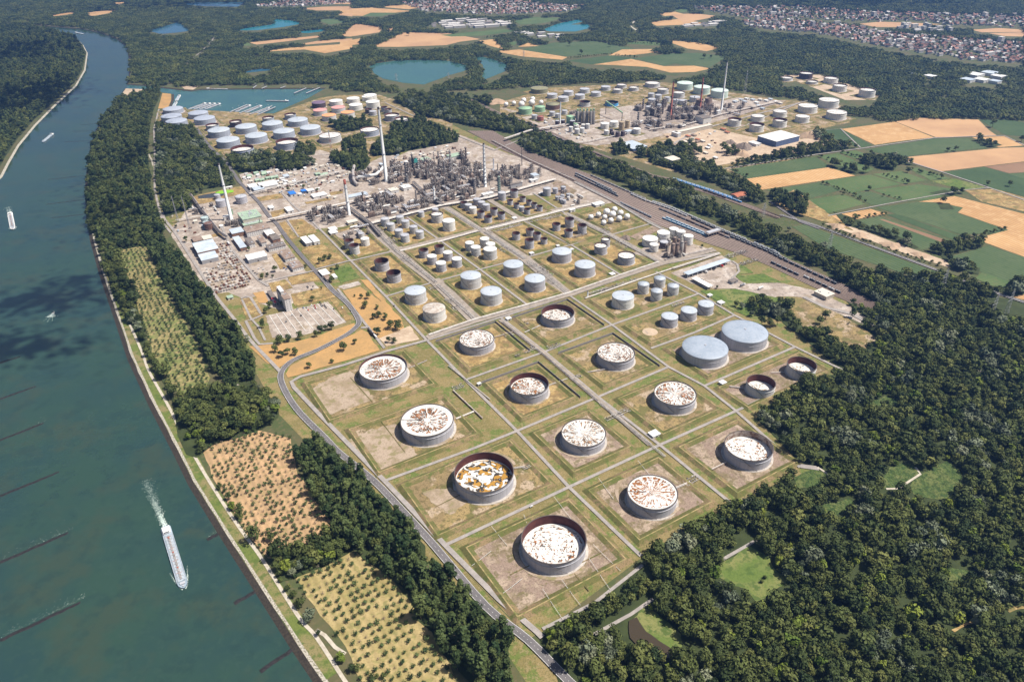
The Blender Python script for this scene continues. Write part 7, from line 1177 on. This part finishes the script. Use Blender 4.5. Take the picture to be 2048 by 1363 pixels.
if R2_: scatter('orchard_rows',R2_,[c for c,_ in KINDS['orchard_tree']],'remaining fruit trees of the upper orchard rows','fruit trees')
# single trees in the grounds
SOLO=[('m6',270,340,.9,'green_tree','tree left by the car park corner'),('m6',310,290,.9,'broadleaf_tree','tree behind the car park corner'),('m6',440,270,.8,'broadleaf_tree','left bush tree by the office block'),('m6',495,270,.8,'broadleaf_tree','right bush tree by the office block'),('m6',745,215,.8,'broadleaf_tree','lone round tree on the dry lawn behind the car park'),('m6',835,100,.35,'poplar_tree','tiny upright tree on the lawn behind the car park'),('m6',240,490,.9,'poplar_tree','upright tree left of the car park'),('m6',75,640,.95,'silver_willow','silvery tree by the loop path'),('m6',410,650,1.2,'broadleaf_tree','rear large tree of the clump below the car park'),('m6',500,630,.9,'broadleaf_tree','rear right tree of the clump below the car park'),('m6',365,740,1.0,'green_tree','front left tree of the clump below the car park'),('m6',430,790,1.1,'green_tree','front middle tree of the clump below the car park'),('m6',490,760,1.0,'green_tree','front right tree of the clump below the car park'),('m6',570,770,1.0,'green_tree','tree standing just right of the clump below the car park'),('m6',620,605,.95,'broadleaf_tree','single tree at the car park lower edge'),('m6',785,580,.85,'broadleaf_tree','first tree of the row at the car park corner'),('m6',830,540,.9,'broadleaf_tree','second tree of the row at the car park corner'),('m6',880,515,.8,'broadleaf_tree','third tree of the row at the car park corner'),('m6',940,505,1.0,'broadleaf_tree','last tree of the row at the car park corner'),('m6',1065,725,1.1,'broadleaf_tree','round tree in the middle of the parched meadow'),('m6',1180,655,.7,'broadleaf_tree','small round tree at the upper parched meadow'),('m6',715,900,.8,'green_tree','pale tree at the lower left parched meadow'),('m6',945,850,.55,'broadleaf_tree','little dark tree at the meadow edge'),('m6',1175,172,.35,'broadleaf_tree','tiny tree at the top of the roadside meadow'),('m6',1245,190,.6,'broadleaf_tree','small tree at the top of the roadside meadow'),('m6',1315,190,.85,'broadleaf_tree','tree at the top right of the roadside meadow'),('m6',1285,285,1.05,'broadleaf_tree','big tree of the upper roadside meadow'),('m6',1405,300,.65,'broadleaf_tree','small round tree right in the roadside meadow'),('m6',1375,400,.85,'broadleaf_tree','left tree of three in the roadside meadow'),('m6',1425,380,.85,'broadleaf_tree','middle tree of three in the roadside meadow'),('m6',1490,410,.9,'broadleaf_tree','right tree of three in the roadside meadow'),('m6',1410,560,1.1,'broadleaf_tree','tree beside the parked trucks'),('m6',1540,500,1.1,'broadleaf_tree','left half of the widest tree on the roadside meadow'),('m6',1620,510,1.2,'broadleaf_tree','right half of the widest tree on the roadside meadow'),('m6',1525,640,.7,'broadleaf_tree','left of two small trees on sandy ground'),('m6',1580,645,.75,'broadleaf_tree','right of two small trees on sandy ground'),
('m1',1590,960,.85,'broadleaf_tree','left tree of the clump on the dry lawn'),('m1',1640,930,.9,'broadleaf_tree','middle tree of the clump on the dry lawn'),('m1',1690,910,.8,'broadleaf_tree','right tree of the clump on the dry lawn'),('m1',1710,1040,.7,'broadleaf_tree','left tree by the gatehouse'),('m1',1770,1015,.8,'broadleaf_tree','right tree by the gatehouse'),('m1',1710,1150,.85,'broadleaf_tree','tree at the gatehouse corner'),('m1',1000,1120,.8,'broadleaf_tree','left tree by the small staff car park'),('m1',1050,1090,.6,'broadleaf_tree','middle tree by the small staff car park'),('m1',1105,1100,.5,'broadleaf_tree','right tree by the small staff car park'),('m1',1130,1040,.95,'broadleaf_tree','big tree beside the small staff car park'),('m1',860,830,.6,'broadleaf_tree','small tree among the workshop halls'),('m1',1440,1000,.5,'broadleaf_tree','small tree beside the main road'),('m1',220,740,.9,'broadleaf_tree','tree behind the large workshop'),('m1',115,590,.6,'broadleaf_tree','tree by the yard entrance loop'),('m1',375,235,.6,'broadleaf_tree','round bush by the pond'),('m1',1365,605,.35,'broadleaf_tree','tiny tree on the lawn by the units'),('m1',1265,215,.7,'broadleaf_tree','tree left of the bright blue shed'),('m1',1420,190,.8,'broadleaf_tree','tree behind the blue shed'),('m1',1560,215,.6,'broadleaf_tree','tree right of the white shed'),
('z3',830,90,.8,'broadleaf_tree','dark tree on the lawn edge by the truck exit'),('z3',910,120,.9,'silver_willow','silvery tree on the lawn edge by the truck exit'),('z3',1040,220,.8,'silver_willow','silvery round tree above the dark thicket'),('z3',1180,340,1.1,'broadleaf_tree','left tree of the dark thicket by the bund road'),('z3',1290,360,1.2,'broadleaf_tree','middle tree of the dark thicket by the bund road'),('z3',1390,350,1.1,'broadleaf_tree','right tree of the dark thicket by the bund road'),('f',850,640,1.0,'broadleaf_tree','dark tree on the dry clearing by the truck exit'),('f',885,610,1.1,'broadleaf_tree','taller dark tree on the dry clearing'),('f',1040,600,1.2,'poplar_tree','tall round tree beside the exit road'),('f',1210,660,1.1,'broadleaf_tree','round tree at the end of the exit road'),('f',1020,640,.4,'green_tree','small bush on the dry clearing'),('f',250,430,.4,'broadleaf_tree','small tree beside the white canopy'),('m4',1300,640,.5,'broadleaf_tree','small tree right of the silo yard'),
('i',530,760,.35,'broadleaf_tree','upper dark bush on the green clearing'),('i',512,785,.35,'broadleaf_tree','lower dark bush on the green clearing'),('i',675,190,1.2,'broadleaf_tree','dark tree by the end of the bund road'),('g',1360,355,.9,'bright_tree','yellow green tree beside the river path'),('g',1400,405,.9,'broadleaf_tree','dark round tree beside the river path'),('g',1490,540,1.5,'broadleaf_tree','largest tree between the river path and brown orchard'),('g',1590,540,.9,'green_tree','tree at the lower corner of the brown orchard'),('g',1815,1005,1.05,'silver_willow','white willow beside the river path fork'),('g',1720,865,.6,'broadleaf_tree','first bush by the path above the fork'),('g',1765,925,.9,'broadleaf_tree','second bush by the path above the fork'),('g',1865,1090,.5,'broadleaf_tree','round bush below the path fork'),('g',2000,1240,1.0,'bright_tree','green tree at the path near the lower orchard corner'),('f',735,160,.8,'broadleaf_tree','round tree beside the canal field'),('f',670,95,.9,'silver_willow','grey green tree at the top of the canal field'),('f',870,205,1.2,'silver_willow','grey tree by the pylon field'),('f',1030,280,1.0,'broadleaf_tree','dark tree by the canal track'),('c',1600,885,.9,'broadleaf_tree','left tree of two in the green field'),('c',1645,885,1.1,'broadleaf_tree','right tree of two in the green field'),('c',1365,1010,1.0,'broadleaf_tree','round tree at the field corner'),('c',1365,1075,.8,'broadleaf_tree','round bush on the field row'),('c',1560,1045,.8,'broadleaf_tree','small tree by the field lane'),('c',1860,745,1.6,'broadleaf_tree','large lone tree at the far field edge'),('c',2030,830,1.4,'broadleaf_tree','large tree at the field end far right'),('c',1140,1115,.8,'broadleaf_tree','small tree in the middle fields'),('c',990,1140,.6,'broadleaf_tree','tiny tree in the middle fields'),('c',175,345,1.4,'broadleaf_tree','lone tree on the far green field'),('c',215,340,1.0,'broadleaf_tree','smaller tree on the far green field'),('c',1150,900,.8,'broadleaf_tree','tree at the field crossing'),('c',770,1200,1.0,'poplar_tree','poplar beyond the red roofed house'),('c',590,1150,1.2,'poplar_tree','slim poplar above the red roofed house'),('b',1345,270,1.6,'broadleaf_tree','tree on the far field left'),('b',1580,275,1.3,'broadleaf_tree','tree on the far field middle'),('b',1410,320,1.3,'broadleaf_tree','tree at the edge of the far field'),('b',400,210,1.6,'broadleaf_tree','tree on the tan far field'),('c',1830,1085,.9,'broadleaf_tree','tree by the far lane crossing'),('c',1960,1090,1.0,'broadleaf_tree','round tree by the far lane')]
for t,x,y,s,k,lab in SOLO: c=G(*PX(t,x,y)); tree(k,c[0],c[1],s*1.05,lab,None)
# ================================================================ TOWNS
HW=mat('house wall',(.50,.48,.46),.8,rand=.3); HRM=[mat('house roof red',(.26,.145,.115),.85,rand=.35),mat('house roof grey',(.22,.19,.18),.85,rand=.3),mat('house roof pale',(.50,.48,.46),.8,rand=.2)]
def house_mesh(w_,d_,h,r,m,flat=False):
    mb=MB(); mb.box(-w_,-d_,0,w_,d_,h,0)
    if flat: mb.box(-w_-.3,-d_-.3,h,w_+.3,d_+.3,h+.5,1,True)
    else: mb.add([(-w_-.4,-d_-.5,h),(w_+.4,-d_-.5,h),(w_+.4,0,r),(-w_-.4,0,r),(-w_-.4,d_+.5,h),(w_+.4,d_+.5,h)],[(0,1,2,3),(3,2,5,4),(0,3,4),(1,5,2)],1)
    return mb.mesh('town_house',[HW,m])
HM=[house_mesh(6,5,6,10,HRM[0]),house_mesh(7,5,6,10,HRM[0]),house_mesh(9,5,7,11,HRM[1]),house_mesh(6,6,5,9,HRM[2]),house_mesh(5,5,6,10,HRM[0])]; FM=[house_mesh(22,14,8,8,HRM[2],True),house_mesh(30,16,9,9,HRM[2],True),house_mesh(14,10,7,7,HRM[1],True)]; AP=[house_mesh(18,7,18,18,HRM[2],True),house_mesh(10,8,26,26,HRM[2],True)]
HP=[]; FP=[]; AP_=[]; TP=[]; EXC=[];EBB=[];SEX=[];SBB=[]
for i,p in enumerate(TOWNS):
    fl=i in (3,5,6)
    if fl: FP+=[(x,y,nrg.uniform(.6,1.3)) for x,y in points(p,52,.3) if seen(x,y)]
    else:
        HP+=[(x,y,nrg.uniform(.8,1.5)) for x,y in points(p,27 if i!=1 else 34,.38,prob=.82) if seen(x,y)]; TP+=[(x,y,nrg.uniform(.8,1.3)) for x,y in points(p,34,.4,prob=.6) if seen(x,y)]
        if i in (0,1): AP_+=[(x,y,nrg.uniform(.8,1.2)) for x,y in points(p,150,.4,prob=.35) if seen(x,y)]
AP_+=[(x,y,1.0) for x,y in points(GP('c',[(1270,165),(1400,150),(1660,185),(1640,205),(1400,200)]),55,.3)]
HP.sort(key=lambda a:math.hypot(a[0],a[1]))
for x,y,s in HP[:300]: o=obj('town_house',HM[rng.randrange(5)],None,(x,y,0),rng.choice([.2,.35,1.8,1.95])+rng.uniform(-.1,.1),float(s)); tag(o,'small red or grey roofed house at the near edge of the far town','house','houses at the near edge of the town')
scatter('distant_houses',HP[300:],HM,'sea of small houses of the towns far off','houses')
for i,(x,y,s) in enumerate(FP): o=obj('factory_hall',FM[i%3],None,(x,y,0),.3,float(s)); tag(o,'pale flat roofed hall of the far business park','hall','halls of the far business parks')
for i,(x,y,s) in enumerate(AP_): o=obj('apartment_block',AP[i%2],None,(x,y,0),.3+1.57*(i%2),float(s)); tag(o,'pale apartment block standing out of the far town','apartment block','apartment blocks of the far town')
scatter('town_trees',TP,[c for c,_ in KINDS['broadleaf_tree']],'garden trees between the far houses','trees')
# small sheds and containers strewn over the plant ground
CLUT=[MB().box(-3,-1.25,0,3,1.25,2.6).mesh('container',[m_]) for m_ in (RO_W,W_G,YR[0],RO_L,W_C)]+[MB().box(-4,-3,0,4,3,3.2).box(-4.3,-3.3,3.2,4.3,3.3,3.6).mesh('container',[m_]) for m_ in (RO_W,RO_B,RO_C)]
CLN=['white container','grey container','rusty container','blue container','cream container','white flat roofed shed','brown flat roofed shed','cream flat roofed shed']
EXC=[np.array(p) for p in NOTREE]; EBB=[(p[:,0].min(),p[:,1].min(),p[:,0].max(),p[:,1].max()) for p in EXC]
for poly,desc,st in ((GP('z5',[(420,770),(700,690),(1400,640),(1560,740),(1500,830),(800,960),(560,930)]),'in the contractor village',16),(GP('z5',[(1000,960),(1450,850),(1600,900),(1500,1000),(1100,1040)]),'on the gravel before the red topped chimney',26),(GP('m2',[(700,230),(1300,100),(1560,170),(1500,230),(1100,300),(720,290)]),'on the bare ground behind the units',22),(GP('m2',[(660,520),(860,470),(900,560),(740,620),(560,600)]),'below the tallest chimney',22),(GP('m1',[(120,560),(420,500),(600,590),(580,680),(260,680),(110,640)]),'at the riverside yard',20),(GP('z6',[(620,860),(1000,800),(1250,830),(1150,1000),(820,960)]),'in the scrap and gravel works',24),(GP('m5',[(420,500),(760,540),(1000,640),(1300,760),(1250,860),(900,800)]),'along the far railway works',26)):
    for x,y in points(poly,st,.45,prob=.75,soft=False): k=rng.randrange(8); o=obj('site_container',CLUT[k],None,(x,y,.7),YAW+rng.choice([0,1.57]),rng.uniform(.8,1.5)); tag(o,CLN[k]+' '+desc,'container',CLN[k]+'s '+desc)
# clutter around the pump manifolds
MANI=[mat('manifold steel',(.34,.32,.30),.6),PIPEW,STEEL]
def manifold(t,x,y,wd,dp,label,seed):
    c=G(*PX(t,x,y)); q=random.Random(seed); T=thing('pump_manifold',label,'pump station',(*c,.9),YAW); mb=MB(); 
    for i in range(int(wd/3)): X=-wd/2+i*3; mb.tube([(X,-dp/2,.8),(X,dp/2*q.uniform(.3,1),.8)],.25,4,q.randrange(3))
    for i in range(3): Y=-dp/2+dp*(i+.5)/3; mb.tube([(-wd/2,Y,1.2),(wd/2,Y,1.2)],.3,4,q.randrange(3))
    mb.build('pipes',MANI,T)
    for i in range(int(wd*dp/26)): X,Y=q.uniform(-wd/2,wd/2),q.uniform(-dp/2,dp/2); s=q.uniform(.4,1); MB().box(X-s,Y-s*.6,0,X+s,Y+s*.6,q.uniform(1,2.4)).build('pump_block',MANI[q.randrange(3)],T)
for i,(t,x,y,wd,dp) in enumerate([('z2',1480,850,18,12),('e',985,700,18,14),('e',1080,640,16,10),('e',1110,790,26,12),('e',1250,770,24,12),('e',1040,825,10,8),('e',1380,950,20,10),('e',1660,1150,18,12),('e',1600,1180,30,10),('e',540,430,20,16),('e',690,545,26,18),('e',640,500,16,20),('e',930,50,60,16),('e',1010,70,50,14),('m3',450,830,50,20),('m3',620,780,60,18),('m3',900,710,70,20),('m3',1050,690,50,16),('m3',430,920,26,26),('m3',560,1010,26,40),('m3',850,1190,24,40),('m3',960,1260,24,40),('m4',320,470,24,30),('m4',500,610,24,40),('m4',240,1090,46,10),('m4',350,1060,40,10),('m4',580,985,40,8),('m4',470,1020,20,10),('m4',1060,1225,30,8),('m4',1650,710,60,16),('m4',1780,790,50,14),('m2',720,1090,26,40),('m2',620,960,26,40),('m2',880,1270,20,30),('e',330,75,20,40),('e',1180,315,18,26),('e',1240,390,18,26),('m3',1330,880,40,12),('z3',620,30,14,10),('i',100,190,22,12),('h',1090,110,12,8)]): manifold(t,x,y,wd,dp,'tangle of pump pipes and valves %s'%['by the rayed tank','beside the walled bund corner','near the long pipe road','at the central crossroads','left of the green machines','with green boxes','behind the ring flecked tank','at the pipe strip','beside the small white hut','at the left pipe lane crossing','below the white domes','left of the pale dome','along the wide pipe street','right on the wide pipe street','at the street by the ten tanks','on the white pipe street','before the sphere road','at the sphere crossing','left of the open grey tanks','on the middle pipe lane','behind the grey domes','below on the middle lane','beside the spheres','beside the silo road','with white pump rows','with rows of motors','by the slim tanks','behind the white flat dome','behind the row of three','by the truck exit railway','at the rail yard edge','by the eight small tanks','at the eight tank bund top','at the six tank bund','by the pump lane','left by the pale domes','lower by the pale domes','under the spheres','by the lawn road','at the lower road strip','at the yellow stained tank'][i],i)
for T in [x for v in PROTO.values() for x in v]:
    pass
# ================================================================ HAZE
STEAMX=0
hz=bpy.data.materials.new('haze'); hz.use_nodes=True; n=hz.node_tree.nodes; n.remove(n['Principled BSDF']); pv=n.new('ShaderNodeVolumePrincipled'); pv.inputs['Color'].default_value=(.20,.43,1,1); pv.inputs['Density'].default_value=HAZE_D; pv.inputs['Anisotropy'].default_value=.3; hz.node_tree.links.new(pv.outputs[0],n['Material Output'].inputs['Volume'])
mb=MB(); mb.box(-9500,-1200,-4.6,17000,16500,HCAM+25,bottom=True); o=mb.build('haze',hz); o['kind']='stuff'; o['label']='thin blue summer haze over the plain'
# ================================================================ CLOUDS (unseen above the camera; they shade the river, left and far woods)
CL=bpy.data.materials.new('cloud'); CL.use_nodes=True; CL.node_tree.nodes['Principled BSDF'].inputs['Base Color'].default_value=(.9,.9,.9,1); CL.node_tree.nodes['Principled BSDF'].inputs['Roughness'].default_value=1
def cloud(t,x,y,rx,ry,n,seed,label):
    g=G(*PX(t,x,y)); Z=1500; c=(g[0]+sd.x/sd.z*Z,g[1]+sd.y/sd.z*Z,Z); q=np.random.default_rng(seed); mb=MB()
    for _ in range(n):
        d=q.normal(size=2)*(.45 if rx>250 else .6); p=(c[0]+d[0]*rx,c[1]+d[1]*ry,Z+q.uniform(0,50)); r=q.uniform(8,24)*(1 if rx>250 else .62)*(1.2-min(1,np.hypot(*d))); r=max(r,4)
        mb.lathe([(max(.01,r*math.cos(a)),p[2]+r*.7*math.sin(a)) for a in np.linspace(-1.57,1.57,5)],8,0,p[0],p[1])
    tag(mb.build('cloud',CL),label,'cloud',kind='stuff')
for i,a in enumerate([('p',60,200,330,560,620),('p',20,110,520,560,600),('p',255,330,110,330,170),('p',240,430,100,160,90),('p',95,600,210,75,230),('p',40,690,190,85,230),('p',170,560,90,50,80),('p',130,590,150,45,90),('p',1750,8,1500,420,600),('p',1200,-8,1200,380,400),('p',350,12,1500,420,600)]): cloud(*a,20+i,'unseen summer cloud that shades the ground below')  # the farthest clouds are added to darken the distant woods
